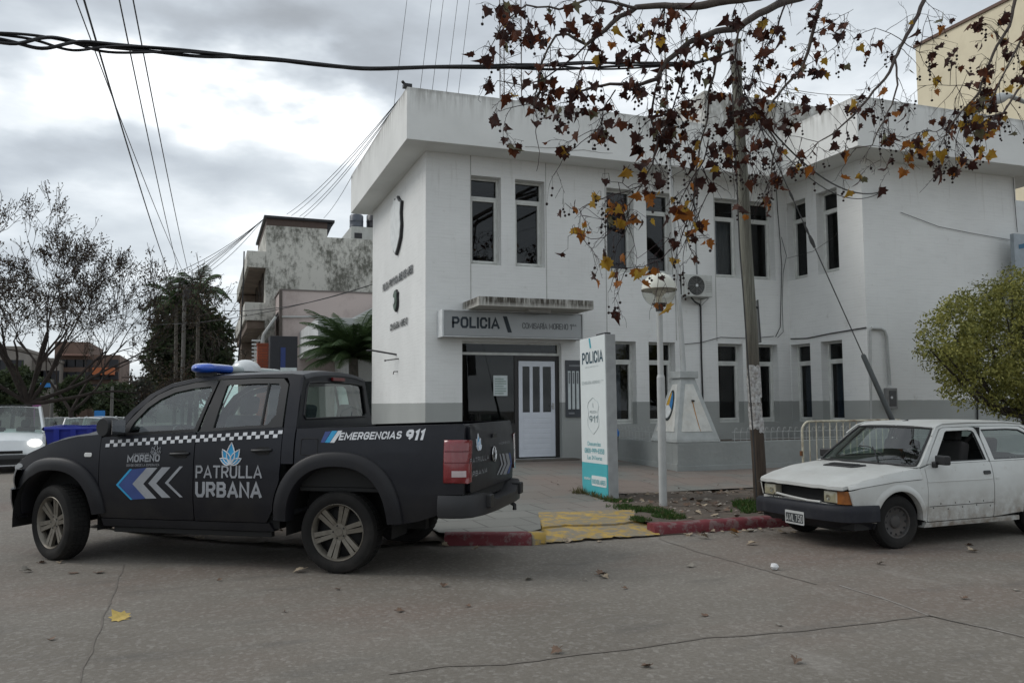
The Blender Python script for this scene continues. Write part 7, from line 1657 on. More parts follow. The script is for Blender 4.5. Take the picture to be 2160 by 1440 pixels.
# beige building behind on the right
g0 = at(1931, 101, 1, 44); Xb = g0.x
bg_ = empty('beige_building', (Xb, 30, 0), 0, 'tall plain beige building behind the right wing, its long side wall facing left', 'building')
mb = MB(); mb.box(Xb, 18.5, 0, Xb+16, 44, g0.z); adopt(mb.build('wall', mk('beige_plaster', (.66,.59,.43), .85, scale=.4, var=.06, dirt=(.48,.41,.28), dirtamt=.25, dscale=.8)), bg_)
mb = MB(); mb.box(Xb-.12, 18.4, g0.z+.001, Xb+16, 44.1, g0.z+.2)
adopt(mb.build('roof_edge', mk('roof_edge_brown', (.13,.08,.06), .8)), bg_)
# street lamp head hidden in the leaves
l0, l1 = at(2040, 228, 1, 12), at(2128, 202, 1, 12); mb = MB(); mb.tube([l0, l0.lerp(l1, .25), l0.lerp(l1, .8), l1], [.03, .10, .11, .05], 10); mb.tube([l1, l1+V3((1.8, .3, -.1)), l1+V3((2.0, .3, -5.5))], .05, 8)
tag(mb.build('street_light', gal, smooth=50), 'grey street light head showing between the branches at the upper right', 'street light')
# neighbour on the right edge
nb_ = empty('right_neighbour', (18.5, 17, 0), 0, 'pale neighbouring building just visible past the right end of the wing', 'building')
mb = MB(); mb.box(19.4, 18, 0, 27, 22, 7.6); adopt(mb.build('wall', wht2), nb_); mb = MB(); mb.box(19.4, 17.7, 0, 27, 17.999, 5.6); adopt(mb.build('lower_wall', mk('tan_wall', (.24,.2,.16), .8)), nb_)
sq = at(2138, 492, 1, 13.9); ns = empty('neighbour_sign', (sq.x, 13.9, 3.2), 0, 'grey-blue sign panel with a blue stroke cut off by the right edge', 'sign')
mb = MB(); mb.box(sq.x, 13.9, 2.6, sq.x+1.6, 14.0, sq.z); adopt(mb.build('panel', mk('sign_grey_blue', (.30,.34,.37), .5), bevel=.005), ns)
sc_ = at(2150, 525, 1, 13.89); mb = MB(); mb.prism([(sc_.x, sc_.z), (sc_.x+.6, sc_.z+.12), (sc_.x+.6, sc_.z+.24), (sc_.x, sc_.z+.1)], 13.893, 13.898, lambda u, v, w_: (u, w_, v)); adopt(mb.build('stroke', mk('stroke_blue', (.015,.12,.22), .5)), ns)
# ================================================================ RIGHT BUSH TREE
rng = random.Random(21); bc = at(2135, 725, 1, 11.3)
bt_r = empty('leafy_tree', (bc.x+.3, 11.2, .12), 0, 'bushy yellow-green tree overhanging the pavement at the right edge', 'tree')
yg = [leafmat('bush_dark', (.09,.098,.022), (.07,.08,.022), .5), leafmat('bush_mid', (.185,.185,.045), (.155,.165,.045), .5), leafmat('bush_bright', (.30,.285,.075), (.25,.25,.07), .5)]
sc1 = 1/FPX*14.9
E = [((bc.x, 11.3, bc.z), (165*sc1, 1.3, 135*sc1))]
for px_, py_, rx, rz_, dy in ((2010,705,72,75,-.2),(2060,655,70,55,.1),(2150,620,80,60,0),(1985,735,45,35,-.4),(2060,790,85,70,-.3),(2140,830,80,55,-.2),(2230,700,120,130,.2),(2020,775,50,40,.2),(1962,738,30,18,-.3)):
    p_ = at(px_, py_, 1, 11.3+dy); E.append(((p_.x, 11.3+dy, p_.z), (rx*sc1, rx*sc1*.9, rz_*sc1)))
mb = MB(); cloud(mb, E, 38000, .07, rng, 3, 3, .04, .4, .45, 3.1)
for px_, py_ in ((1925,742),(1940,760),(1950,700),(2050,600),(2075,590),(1990,640),(2105,880),(2080,865),(2140,885),(1975,800),(1995,655),(1940,720),(2015,620),(1985,830),(2040,850),(2120,565),(1950,775)):
    for k in range(34): 
        p_ = at(px_ + rng.gauss(14, 10), py_ + rng.gauss(0, 7), 1, 11.2 + rng.uniform(-.2, .2)); leafq(mb, p_, rdir(rng)-V3((0,0,.3)), .06, .024, rng, rng.randint(0, 1))
adopt(mb.build('crown', yg, fix=False), bt_r)
mb = MB(); b0_ = V3((bc.x+.3, 11.2, .12)); mb.tube([b0_, b0_+V3((-.05, 0, .7)), b0_+V3((.0, 0, 1.3))], [.11, .09, .08], 10)
for e_ in E: mb.tube([b0_+V3((0, 0, 1.1)), b0_.lerp(V3(e_[0]), .55)+V3((0, 0, .15)), e_[0]], [.05, .03, .012], 6, cap=False)
for px_, py_ in ((1925,742),(1940,760),(2050,600),(2075,590),(2105,880)): mb.tube([E[0][0], at(px_+60, py_+5, 1, 11.3), at(px_, py_, 1, 11.2)], [.02, .008, .004], 4, cap=False)
adopt(mb.build('trunk', bark_d, smooth=60), bt_r)
# ================================================================ OVERHANGING PLANE TREE
rng = random.Random(77)
ptb = V3((15.6, 8.9, 0))
ptr = empty('plane_tree', ptb, 0, 'plane tree with brown and orange autumn leaves and hanging seed balls overhead', 'tree')
bkp = mk('plane_bark', (.052,.036,.034), .9, scale=6, var=.35, col2=(.10,.085,.07), bump=.5, bscale=25)
bkt = mk('twig_bark', (.030,.017,.018), .9)
lmats = [leafmat('leaf_maroon', (.032,.012,.010), (.055,.020,.013), .6, .35, 9), leafmat('leaf_rust', (.115,.036,.016), (.075,.026,.014), .6, .4, 9), leafmat('leaf_orange', (.34,.12,.02), (.26,.10,.025), .6, .45, 9), leafmat('leaf_yellow', (.40,.26,.035), (.33,.18,.03), .6, .45, 9), leafmat('leaf_olive', (.10,.10,.05), (.16,.14,.09), .6, .4, 9)]
DEP = 8.6
def dpt(px, py, Y): return at(px, py, 1, Y)
LIMBS = [  # (photo polyline, depth offset, r0, r1)
 ([(1790,-60),(1740,-18),(1657,3),(1600,30),(1560,60),(1510,67),(1454,89),(1404,130),(1385,167),(1349,178),(1288,178),(1238,189),(1196,196)], 0, .055, .010),
 ([(1700,-40),(1620,-12),(1560,-2),(1488,9),(1454,14),(1404,11),(1343,17),(1307,36),(1260,75),(1238,94)], -.5, .06, .020),
 ([(1238,94),(1199,73),(1171,76),(1154,105),(1143,133),(1132,178),(1127,222)], -.5, .018, .006),
 ([(1750,-60),(1732,0),(1715,70),(1704,111),(1693,142),(1660,178),(1632,211),(1610,260),(1640,300),(1628,350),(1626,380)], .4, .030, .006),
 ([(1975,-60),(1949,0),(1929,47),(1904,89),(1888,125),(1866,167),(1832,206),(1799,244),(1765,275),(1727,300),(1704,330)], -.3, .032, .005),
 ([(1888,125),(1893,178),(1882,222),(1854,272),(1838,308),(1790,314)], -.3, .014, .005),
 ([(1524,92),(1504,156),(1496,194),(1493,250),(1477,305),(1465,389),(1462,430)], 0, .016, .006),
 ([(1385,178),(1377,217),(1371,250),(1388,292),(1377,347),(1354,385),(1340,415),(1323,436),(1323,475),(1313,500)], .2, .015, .004),
 ([(1493,300),(1482,340),(1465,371),(1448,398),(1432,427),(1411,452)], 0, .010, .004),
 ([(1462,420),(1467,440),(1452,463),(1432,511),(1396,542),(1359,561),(1307,567),(1294,573)], 0, .010, .003),
 ([(2190,-60),(2143,0),(2129,55),(2102,97),(2082,144),(2065,194),(2032,230),(2004,264),(1993,292),(1999,333)], 0, .026, .005),
 ([(2240,60),(2160,172),(2115,239),(2070,250),(2030,262)], .3, .022, .006),
 ([(2200,-20),(2150,90),(2120,150),(2090,210),(2050,225)], -.4, .018, .005),
 ([(1127,222),(1132,250),(1129,278),(1138,320),(1132,361)], -.5, .006, .003),
 ([(1300,190),(1280,215),(1271,236),(1268,264),(1238,292),(1199,320),(1186,328)], 0, .009, .003),
 ([(1352,392),(1330,398),(1313,386),(1286,384)], .2, .006, .003),
 ([(1330,400),(1290,412),(1257,423),(1238,431),(1223,442),(1205,440)], .2, .006, .003),
 ([(1323,470),(1313,461),(1300,480),(1275,500),(1248,503),(1223,494),(1210,492)], .2, .006, .003),
 ([(1343,17),(1290,5),(1240,0),(1180,20),(1110,12),(1060,50),(1035,100)], -.6, .020, .004),
 ([(1238,94),(1200,130),(1150,165),(1100,180),(1050,170),(1035,190)], -.5, .012, .003),
 ([(1196,196),(1150,212),(1090,222),(1055,235)], 0, .009, .003),
 ([(1454,89),(1440,150),(1425,210),(1410,260),(1400,300),(1385,330)], .2, .012, .004),
 ([(1560,60),(1550,120),(1560,170),(1545,230),(1552,290),(1540,330)], -.2, .014, .004),
 ([(1657,3),(1640,60),(1612,110),(1590,150),(1580,200),(1565,240)], -.2, .012, .004),
 ([(1715,70),(1745,55),(1775,35),(1800,20)], .4, .007, .003), ([(1693,142),(1735,120),(1765,95),(1780,70)], .4, .006, .003),
 ([(1904,89),(1880,70),(1845,60),(1835,100),(1832,125)], -.3, .006, .003), ([(1904,89),(1940,110),(1950,60),(1960,20)], -.3, .007, .003),
 ([(2004,264),(1975,278),(1950,275),(1940,285)], 0, .006, .003), ([(2065,194),(2030,180),(1990,178),(1935,182)], 0, .007, .003),
 ([(1610,260),(1590,300),(1580,330),(1600,360),(1590,380)], .4, .008, .003), ([(1727,300),(1690,290),(1650,285)], -.3, .005, .003),
 ([(1404,11),(1380,60),(1372,110),(1400,150)], -.4, .010, .004), ([(1260,75),(1235,120),(1220,160),(1200,215),(1215,250)], -.5, .008, .003),
 ([(1480,350),(1500,400),(1478,440),(1460,480),(1440,520),(1425,550)], 0, .008, .003), ([(1432,511),(1400,500),(1380,520),(1345,545)], 0, .005, .003),
]
mbL = MB(); mbT = MB(); paths = []
for l, do, r0, r1 in LIMBS:
    Y0 = DEP + do; pts = []
    P = [dpt(x, y, Y0 + .35*math.sin(x*.011 + y*.007)) for x, y in l]
    for i in range(len(P)-1):
        n = 3
        for k in range(n):
            q = P[i].lerp(P[i+1], k/n); pts.append(q + V3((noise.noise(q*5), noise.noise(q*5+V3((7,0,0))), noise.noise(q*5+V3((0,9,0)))))*.02)
    pts.append(P[-1]); N = len(pts)
    (mbL if r0 > .012 else mbT).tube(pts, [lerp(r0, r1, i/(N-1)) for i in range(N)], 8 if r0 > .012 else 5, cap=True); paths.append((pts, r0, l))
adv_ = V3((12.6, 9.2, 7.2))
mbK = MB(); mbK.tube([ptb, ptb+V3((.05, 0, 1.5)), ptb+V3((-.1, -.1, 3.2)), ptb+V3((-.3, -.2, 6.6))], [.30, .24, .21, .17], 16)
fork = ptb+V3((-.3, -.2, 6.5))
for (pts, r0, l), hz_ in zip([paths[0], paths[1], paths[3], paths[4], paths[10], paths[11], paths[12]], (2.0, 2.5, 2.0, 1.6, .9, .5, .9)):
    e_ = pts[0]; mid = fork.lerp(e_, .55) + V3((0, 0, hz_)); mbL.tube([fork, fork.lerp(mid, .5)+V3((0, 0, .25)), mid, mid.lerp(e_, .6)+V3((0, 0, .12)), e_], [.10, .08, .06, max(r0*1.1, .02), r0], 9)
adopt(mbK.build('trunk', bkp, smooth=60), ptr)
def leafshape(mb, p, d, nrm, S, mi, fold=.25, curl=.15):
    d = d.normalized(); s = d.cross(nrm); s = s.normalized() if s.length > 1e-3 else d.orthogonal().normalized(); n_ = s.cross(d)
    O = [(0,0),(.18,.0),(.40,-.06),(.37,.13),(.60,.24),(.43,.40),(.50,.62),(.27,.60),(.15,.78),(0,1.0)]
    L = []
    def q(a, c): return p + s*(a*S) + d*(c*S) + n_*(fold*abs(a)*S - curl*c*c*S)
    right = [q(a, c) for a, c in O]; left = [q(-a, c) for a, c in O[1:-1]]
    c0 = q(0, .35); vs = right + left + [c0]; ci = len(vs)-1; nR = len(right)
    ringi = list(range(nR)) + list(range(nR+len(left)-1, nR-1, -1))
    mb.add(vs, [(ci, ringi[i], ringi[(i+1) % len(ringi)]) for i in range(len(ringi))], mi)
leafB = MB(); ballB = MB(); stem = MB(); nball = 0; nleaf = 0
def ball(p, r):
    n1, n2 = 4, 8
    ballB.lathe([(max(.0008, r*math.sin(PI*k/n1)), -r*math.cos(PI*k/n1)) for k in range(n1+1)], n2, p)
def yellowness(px, py):
    if py > 385 and px < 1480: return .75
    if px > 1880 and py > 225: return .6
    if py > 300: return .35
    return .06 + (.12 if px > 1560 else 0)
def put_leaf(p, px, py, S=None):
    global nleaf
    S = S or rng.choice((rng.uniform(.06, .1), rng.uniform(.09, .15), rng.uniform(.10, .16))); yw = yellowness(px, py)
    r_ = rng.random(); mi = (3 if rng.random() < .5 else 2) if r_ < yw else (1 if rng.random() < .28 else (4 if rng.random() < .08 else 0))
    d = V3((rng.uniform(-.6, .6), rng.uniform(-.5, .5), -1 + rng.uniform(-.2, .7))); st = rng.uniform(.03, .07)
    p0 = p + d.normalized()*st; mbT.tube([p, p0], .0022, 3, cap=False)
    leafshape(leafB, p0, d, V3((rng.uniform(-1.6, 1.6), -1 + rng.uniform(-.6, 1.3), rng.uniform(-.9, .9))), S, mi, rng.uniform(.1, 1.1), rng.uniform(-.5, .9)); nleaf += 1
def put_balls(p, n):
    global nball
    for _ in range(n):
        L = rng.uniform(.05, .2); q = p + V3((rng.gauss(0, .02), rng.gauss(0, .02), -L)); ball(q, rng.uniform(.014, .019)); mbT.tube([p, q], .0014, 3, cap=False); nball += 1
        if rng.random() < .4: q2 = q + V3((rng.gauss(0, .008), 0, -rng.uniform(.04, .09))); ball(q2, .016); mbT.tube([q, q2], .0014, 3, cap=False)
def twig(p, d, L, r, lvl, dens, px, py):
    pts = [p]; q = V3(p); d = d.normalized(); n = 6
    for i in range(n):
        d = (d + rdir(rng)*.22 - V3((0, 0, .13 if lvl else .06))).normalized(); q = q + d*L/n; pts.append(V3(q))
        if rng.random() < .35: mbT.tube([q, q + (d + rdir(rng)).normalized()*rng.uniform(.02, .06)], .002, 3, cap=False)
    mbT.tube(pts, [lerp(r, .0022, i/n) for i in range(n+1)], 4, cap=False)
    for i in range(2, n+1):
        if rng.random() < dens*.13: put_leaf(pts[i], px, py)
        if rng.random() < .045: put_balls(pts[i], rng.randint(1, 2))
    if lvl < 2:
        for _ in range(rng.randint(1, 2)): i = rng.randint(2, n-1); twig(pts[i], d + rdir(rng)*.9, L*.6, r*.6, lvl+1, dens, px, py)
for pts, r0, l in paths:
    N = len(pts); m_ = len(l)
    for i in range(2, N, 1):
        px, py = l[min(m_-1, int(i/N*m_))]
        if px < 1000 or py < -30: continue
        dens = 1.0 if py < 300 else .45
        if 1745 < px < 1905 and py < 250: dens = .35
        pr_ = .60 if r0 > .012 else .42
        if py > 380: pr_ = .2
        if rng.random() < pr_:
            if px < 1160 and py > 230: continue
            twig(pts[i], rdir(rng)*.8 + V3((-.1, 0, -.45)), rng.uniform(.22, .55), .005, 0, dens, px, py)
            if 1380 < px < 1680 or px > 1980: twig(pts[i], rdir(rng)*.45 + V3((0, 0, -.8)), rng.uniform(.3, .6), .0055, 1, dens*.4, px, py)
# leaf clusters that stand out in the photo
CL = [(1390,40,5),(1410,20,5),(1080,20,7),(1095,60,6),(1060,55,5),(1120,40,4),(1230,55,6),(1260,30,6),(1200,50,5),(1300,20,4),(1150,30,4),(1075,90,3),(1018,105,4),(1015,130,2),(1298,100,4),(1335,105,3),(1370,55,4),(1195,210,5),(1215,235,4),(1240,215,4),(1160,225,3),(1140,175,3),(1110,160,3),(1120,250,1),(1035,235,1),(1036,250,1),(1208,278,1),(1280,285,2),(1150,210,2),(1380,225,3),(1345,165,3),(1425,245,3),(1400,280,4),(1460,280,3),(1430,300,3),(1480,150,4),(1490,60,4),(1520,80,3),(1545,40,3),(1560,230,6),(1550,260,5),(1570,150,3),(1500,300,3),(1505,260,3),(1640,70,5),(1630,55,3),(1600,90,3),(1675,190,3),(1620,110,3),(1610,205,3),(1735,65,3),(1740,100,2),(1760,40,3),(1705,40,2),(1685,105,2),(1820,90,3),(1845,92,2),(1730,205,2),(1868,190,1),(1795,215,4),(1800,235,3),(1810,262,2),(1760,275,1),(1692,305,2),(1775,318,2),(1905,235,2),(1935,105,1),(1975,105,1),(1970,140,1),(2010,125,5),(2030,110,3),(2060,40,4),(2080,60,5),(2110,30,5),(2120,70,4),(2005,75,3),(2080,150,3),(2120,180,2),(2150,165,2),(2040,160,3),(2045,240,3),(2060,255,3),(2000,225,2),(1925,300,3),(1940,290,2),(1975,310,4),(1990,330,3),(2018,318,1),(1985,350,2),(1962,275,2),(1580,430,3),(1600,440,2),(1290,440,4),(1310,425,4),(1300,455,4),(1270,420,2),(1335,445,2),(1205,445,2),(1215,490,2),(1205,500,1),(1330,345,4),(1350,370,4),(1370,400,3),(1372,410,3),(1400,465,2),(1408,500,2),(1435,420,2),(1440,530,1),(1325,545,2),(1345,570,3),(1350,580,2),(1283,585,1),(1455,440,2),(1640,45,2),(1480,210,3),(1520,180,3),(1440,180,3),(1320,235,2),(1275,385,1),(1365,440,2),(1540,310,3),(1500,340,3)]
tips_ = [q for pts, r0, l in paths for q in pts]
for px, py, n in CL:
    for _ in range(max(1, round(n*.75))):
        a, c = px + rng.gauss(0, 11), py + rng.gauss(0, 11)
        near = min(tips_, key=lambda q: (lambda z: (z[0]-a)**2 + (z[1]-c)**2)(proj(q))); Yn = near.y + rng.uniform(-.25, .25)
        p = at(a, c, 1, Yn); anchor = near
        if (anchor - p).length < .9:
            mid = anchor.lerp(p, .5) + V3((0, 0, .05)) + rdir(rng)*.03; mbT.tube([anchor, mid, p], [.004, .003, .002], 4, cap=False)
        put_leaf(p, px, py, rng.uniform(.085, .145))
        if rng.random() < .3: put_balls(p + V3((rng.gauss(0, .06), 0, 0)), rng.randint(1, 2))
adopt(mbL.build('branches', bkp, smooth=60, fix=False), ptr); adopt(mbT.build('twigs', bkt, fix=False), ptr)
o = adopt(leafB.build('leaves', lmats, fix=False), ptr); o['kind'] = 'stuff'
o = adopt(ballB.build('seed_balls', mk('seed_ball', (.022,.014,.012), .95), smooth=60, fix=False), ptr); o['kind'] = 'stuff'
# ================================================================ OVERHEAD CABLES
blk_c = mk('cable_black', (.006,.006,.007), .5)
ptop = pb_ + pp_(.985); Lend = at(-260, 28, 1, 7.5)
rootc = empty('cable_bundle', ptop, 0, 'thick twisted bundle of black cables spanning the street to the wooden pole', 'cable')
Pm = [at(x, y, 1, lerp(9.6, 7.6, t)) for x, y, t in ((1530,134,0),(1400,137,.1),(1180,140,.22),(960,141,.36),(760,147,.5),(560,124,.64),(420,114,.74),(220,101,.88),(110,92,.95),(0,80,1.0),(-260,48,1.15))]
fine_ = []
for i in range(len(Pm)-1):
    for k in range(10): fine_.append(Pm[i].lerp(Pm[i+1], k/10))
fine_.append(Pm[-1]); fine_ = [ptop] + fine_[3:]
for _ in range(6):
    fine_ = [fine_[0]] + [(fine_[i-1] + fine_[i]*2 + fine_[i+1])/4 for i in range(1, len(fine_)-1)] + [fine_[-1]]
for s_ in range(4):
    pts = []
    for i, p in enumerate(fine_):
        u = i/len(fine_); loose = (.012 + .05*max(0, math.sin(u*PI*2.9+.4))**2 + .03*max(0, math.sin(u*9+2))**3) * min(1, u*6+.1)
        a = u*19 + s_*PI/2 + .6*math.sin(u*23+s_); pts.append(p + V3((0, math.cos(a)*loose*.5, math.sin(a)*loose*.85)))
    mb = MB(); mb.tube(pts, .016 if s_ < 2 else .012, 6); adopt(mb.build('strand', blk_c, smooth=60), rootc)
thin = mk('power_line', (.02,.02,.022), .5)
C_ = lambda lb_, pts, r=.012, grp=None, n=5: cable(lb_, pts, r, n, thin, 'power_line', 'cable', grp)
far = [V3((ct.x-.5, 44, ct.z-.15)), V3((ct.x-.1, 44, ct.z-.12)), V3((ct.x+.35, 44, ct.z-.15)), V3((ct.x+.5, 44, ct.z-.5))]
gp = 'power lines running down the left street'
for i, (f_, (px_, py_), r_, lb_) in enumerate(((far[0], (200, 0), .014, 'leftmost and thickest power line dropping from the top edge to the concrete pole'), (far[1], (268, 0), .010, 'middle power line dropping from the top edge to the concrete pole'), (far[2], (296, 0), .010, 'rightmost power line dropping from the top edge to the concrete pole'))):
    n_ = at(px_, py_, 1, 12.0); dv_ = (n_ - f_); C_(lb_, catenary(f_, n_ + dv_*.55, .5, 24), r_, gp)
    if i == 0: n2 = at(202, 6, 1, 12.0); C_('thin line twinned with the leftmost power line', catenary(far[3], n2 + (n2-far[3])*.55, .7, 24), .008, gp)
gp2 = 'wires fanning from the weathered building over the street'
wb = at(556, 462, 1, Yt-.1)
for (x, y, Y, lb_) in ((275,608,30,'highest wire from the weathered roof to the left'),(262,660,34,'second wire from the weathered roof to the left'),(225,655,28,'long low wire crossing above the palms'),(232,678,40,'wire from the weathered roof ending beside the bare tree'),(405,592,44,'short wire from the weathered roof to the concrete pole'),(250,700,50,'faint wire behind the evergreen tree')):
    C_(lb_, catenary(wb, at(x, y, 1, Y), .35, 14), .011, gp2)
C_('nearly level wire across the mouldy wall to the left street', catenary(at(795, 597, 1, 24), at(230, 680, 1, 40), .5, 16), .012)
C_('dark sagging wire in front of the pink house', catenary(at(793, 597, 1, 23.2), at(470, 655, 1, 33), .25, 16), .014)
cn = V3((3.75, 16.3, 8.02)); gp3 = 'wires from the station roof corner to the weathered building'
for (x, y, lb_) in ((605,452,'left of the wires from the roof corner down to the weathered roof'),(615,455,'second of the wires from the roof corner to the weathered roof'),(632,457,'third of the wires from the roof corner to the weathered roof'),(640,459,'right of the wires from the roof corner to the weathered roof')):
    C_(lb_, catenary(cn, at(x, y, 1, Yt), .25, 12), .009, gp3)
C_('single wire from the lower roof edge to the tank roof', catenary(at(742, 372, 1, 22.9), at(683, 460, 1, Yt), .1, 8), .008)
mb = MB(); mb.box(cn.x-.12, cn.y-.1, 8.0, cn.x+.05, cn.y+.05, 8.07); mb.tube([(cn.x-.05, cn.y, 8.05), (cn.x-.15, cn.y-.05, 8.12)], .03, 6); tag(mb.build('cable_clamp', irn), 'dark cable clamp on the front roof corner', 'clamp')
# lattice mast
mstb = at(1078, 240, 1, 45); m0 = at(1056, 100, 1, 45); m1 = at(1101, 100, 1, 45); wm_ = (m1.x-m0.x)
ms = empty('lattice_mast', (mstb.x, 45, 0), 0, 'thin lattice radio mast rising behind the station roof among the leaves', 'mast')
mm_ = mk('mast_grey', (.10,.085,.08), .6); zt_ = 34
legs = [V3((mstb.x-wm_/2, 45, 0)), V3((mstb.x+wm_/2, 45, 0)), V3((mstb.x, 45+wm_*.86, 0))]
for l_ in legs: mb = MB(); mb.tube([l_, l_+V3((0, 0, zt_))], .035, 5); adopt(mb.build('leg', mm_), ms)
mb = MB(); z = 0; k = 0
while z < zt_-.6:
    for i in range(3):
        a, c = legs[i], legs[(i+1) % 3]
        mb.tube([a+V3((0,0,z)), c+V3((0,0,z+.7))] if k % 2 else [c+V3((0,0,z)), a+V3((0,0,z+.7))], .014, 3); mb.tube([a+V3((0,0,z)), c+V3((0,0,z))], .012, 3)
    z += .7; k += 1
adopt(mb.build('lattice', mm_), ms)
gp4 = 'guy wires of the lattice mast'
for (x, y, Y, lb_) in ((828,190,40,'far left guy wire of the mast'),(880,180,40,'second guy wire of the mast'),(905,185,40,'third guy wire of the mast'),(935,190,40,'fourth guy wire of the mast'),(960,195,41,'guy wire of the mast nearest the leaves')):
    C_(lb_, [at(x, y+60, 1, Y), at(x+45, -120, 1, 44)], .014, gp4)
C_('thin wire from the right wing roof towards the pole', catenary(at(1805, 200, 1, 13.7), at(1560, 160, 1, 10), .1, 10), .006)
# ================================================================ FALLEN LEAVES AND GRASS
dry = [mk('dry_leaf_tan', (.30,.24,.17), .8, var=.3, scale=15), mk('dry_leaf_brown', (.12,.075,.05), .8, var=.3, scale=15), mk('dry_leaf_grey', (.22,.2,.17), .8, var=.3, scale=15), mk('fallen_yellow', (.46,.33,.09), .7, var=.25, scale=15), mk('fallen_orange', (.35,.16,.05), .7, var=.2, scale=15)]
def ground_leaf(px, py, S, mi, label, zpl=0.0, up=.35, grp='fallen leaves scattered on the road'):
    p = at(px, py, 2, zpl); mb = MB(); r2 = random.Random(int(px*7+py)); a = r2.uniform(0, 2*PI)
    O = V3((0, 0, .006 + .02*up)); S *= .68; leafshape(mb, O, V3((math.cos(a), math.sin(a), .05)), V3((.3*r2.uniform(-1,1), .3*r2.uniform(-1,1), 1)), S, 0, r2.uniform(.1, .7), r2.uniform(-.5, .5))
    mb.tube([O, O + V3((-math.cos(a)*S*.4, -math.sin(a)*S*.4, .01))], .0025, 4)
    mz = min(v[2] for v in mb.v); mb.v = [(v[0], v[1], v[2]-mz+.003) for v in mb.v]
    o = mb.build('fallen_leaf', dry[mi], fix=False); o.location = p; return tag(o, label, 'leaf', grp)
GL = [(262,1307,.20,3,'large pale yellow leaf lying alone on the road in the left foreground'),
 (48,1207,.13,2,'pale curled leaf on the road left of the pickup front wheel'),(83,1188,.10,1,'brown leaf beside the pickup front tyre'),(128,1186,.10,0,'tan leaf just right of the pickup front tyre'),(155,1210,.13,1,'brown curled leaf below the pickup front wheel'),(203,1208,.13,1,'dark greenish-brown leaf under the pickup front door'),
 (640,1206,.15,0,'tan and dark leaf touching the pickup rear wheel'),(935,1238,.10,1,'small dark leaf on the road right of the pickup rear wheel'),(1108,1223,.11,2,'grey flat leaf on the road below the yellow ramp'),(1230,1224,.07,2,'tiny pale leaf left of the dark leaf pair'),(1262,1215,.16,1,'dark upright curled leaf on the road in the middle'),(1272,1218,.10,0,'pale leaf half under the dark curled one'),(1195,1145,.16,0,'tan leaf lying along the broken yellow ramp edge'),(1262,1143,.09,0,'small tan leaf at the ramp edge'),(1462,1196,.11,2,'pale leaf on the road between ramp and hatchback'),(1478,1136,.15,0,'pale tan leaf near the right end of the ramp'),(1592,1149,.14,0,'tan leaf on the road in front of the hatchback plate'),(1556,1123,.18,4,'large orange-tan leaf leaning on the red kerb'),(1580,1120,.15,3,'yellow leaf standing against the red kerb'),(1543,1131,.13,0,'tan leaf in the gutter before the red kerb'),(1608,1120,.08,0,'small pale leaf right of the yellow kerb leaf'),(1645,1124,.15,0,'tan leaf in the gutter left of the hatchback tyre'),(1676,1124,.11,0,'pale leaf beside the hatchback far tyre'),(1855,1189,.11,2,'small pale leaf on the road in front of the hatchback wheel'),(2056,1163,.15,0,'pale tan leaf on the road under the hatchback door'),(2040,1150,.10,1,'dark leaf in the shade under the hatchback door'),(2030,1262,.08,1,'tiny brown leaf in the right foreground'),(1315,1242,.06,1,'tiny dark leaf right of the road centre'),(715,1243,.07,1,'tiny dark leaf in front of the pickup rear wheel'),(460,1225,.06,1,'tiny brown leaf under the pickup'),(838,1290,.09,1,'thin brown leaf in the foreground left of centre'),(990,1280,.06,1,'tiny dark twig-like leaf left of centre'),(105,1350,.06,1,'small dark leaf near the left road crack'),(1490,1300,.08,1,'brown leaf above the long road crack'),(1640,1320,.07,2,'tiny white fleck of leaf on the long road crack'),(1180,1375,.10,1,'dark flat leaf beside the long road crack'),(1680,1395,.10,1,'dark leaf fragment in the right foreground'),(1370,1405,.09,1,'brown leaf near the bottom edge'),(2140,1245,.07,2,'small pale leaf at the right edge'),(600,1290,.05,1,'tiny speck of leaf under the pickup doors'),(1000,1159,.11,0,'tan leaf in the gutter below the left red kerb'),(1042,1153,.08,2,'small pale leaf at the left red kerb'),(932,1152,.13,0,'brown leaf beside the pickup rear tyre at the kerb'),(420,1139,.16,0,'pale leaf under the pickup between its wheels')]
for g_ in GL: ground_leaf(*g_)
wr = empty('litter', at(1634, 1201, 2, 0), 0, 'crumpled white paper ball on the road left of the hatchback', 'litter')
mb = MB(); mb.lathe([(.001, .0), (.03, .008), (.038, .03), (.025, .055), (.001, .06)], 9); o = mb.build('paper_ball', mk('litter_white', (.6,.6,.6), .7), wr)
for v in o.data.vertices: v.co += V3((noise.noise(v.co*40), noise.noise(v.co*40+V3((3,0,0))), 0))*.014
# litter on the dirt, as uncountable ground cover
rng = random.Random(3); mb = MB()
def scat(n, xr, yr, zf, S0, S1, mis, mask=None):
    k = 0
    while k < n:
        x, y = rng.uniform(*xr), rng.uniform(*yr)
        if mask and not mask(x, y): continue
        k += 1; a = rng.uniform(0, 2*PI); leafshape(mb, V3((x, y, zf(x, y)+.012)), V3((math.cos(a), math.sin(a), rng.uniform(-.1, .25))), V3((rng.uniform(-.5, .5), rng.uniform(-.5, .5), 1)), rng.uniform(S0, S1), rng.choice(mis), rng.uniform(0, .5), rng.uniform(-.4, .3))
scat(330, (5.4, 13), (8.95, 11.8), vergez, .03, .11, (0, 1, 1, 2, 1, 0), lambda x, y: noise.noise(V3((x*.9, y*1.3, 2))) > -.15)
scat(90, (-.9, 2.4), (9.3, 11.6), lambda x, y: .14, .03, .12, (0, 1, 1, 2), lambda x, y: y > 9.9 - .45*x*.6)
scat(60, (5.2, 9.6), (8.5, 8.7), lambda x, y: 0, .03, .09, (0, 1, 2))
scat(50, (3, 12), (12, 13.6), lambda x, y: zs(x, y), .02, .06, (1, 1, 2))
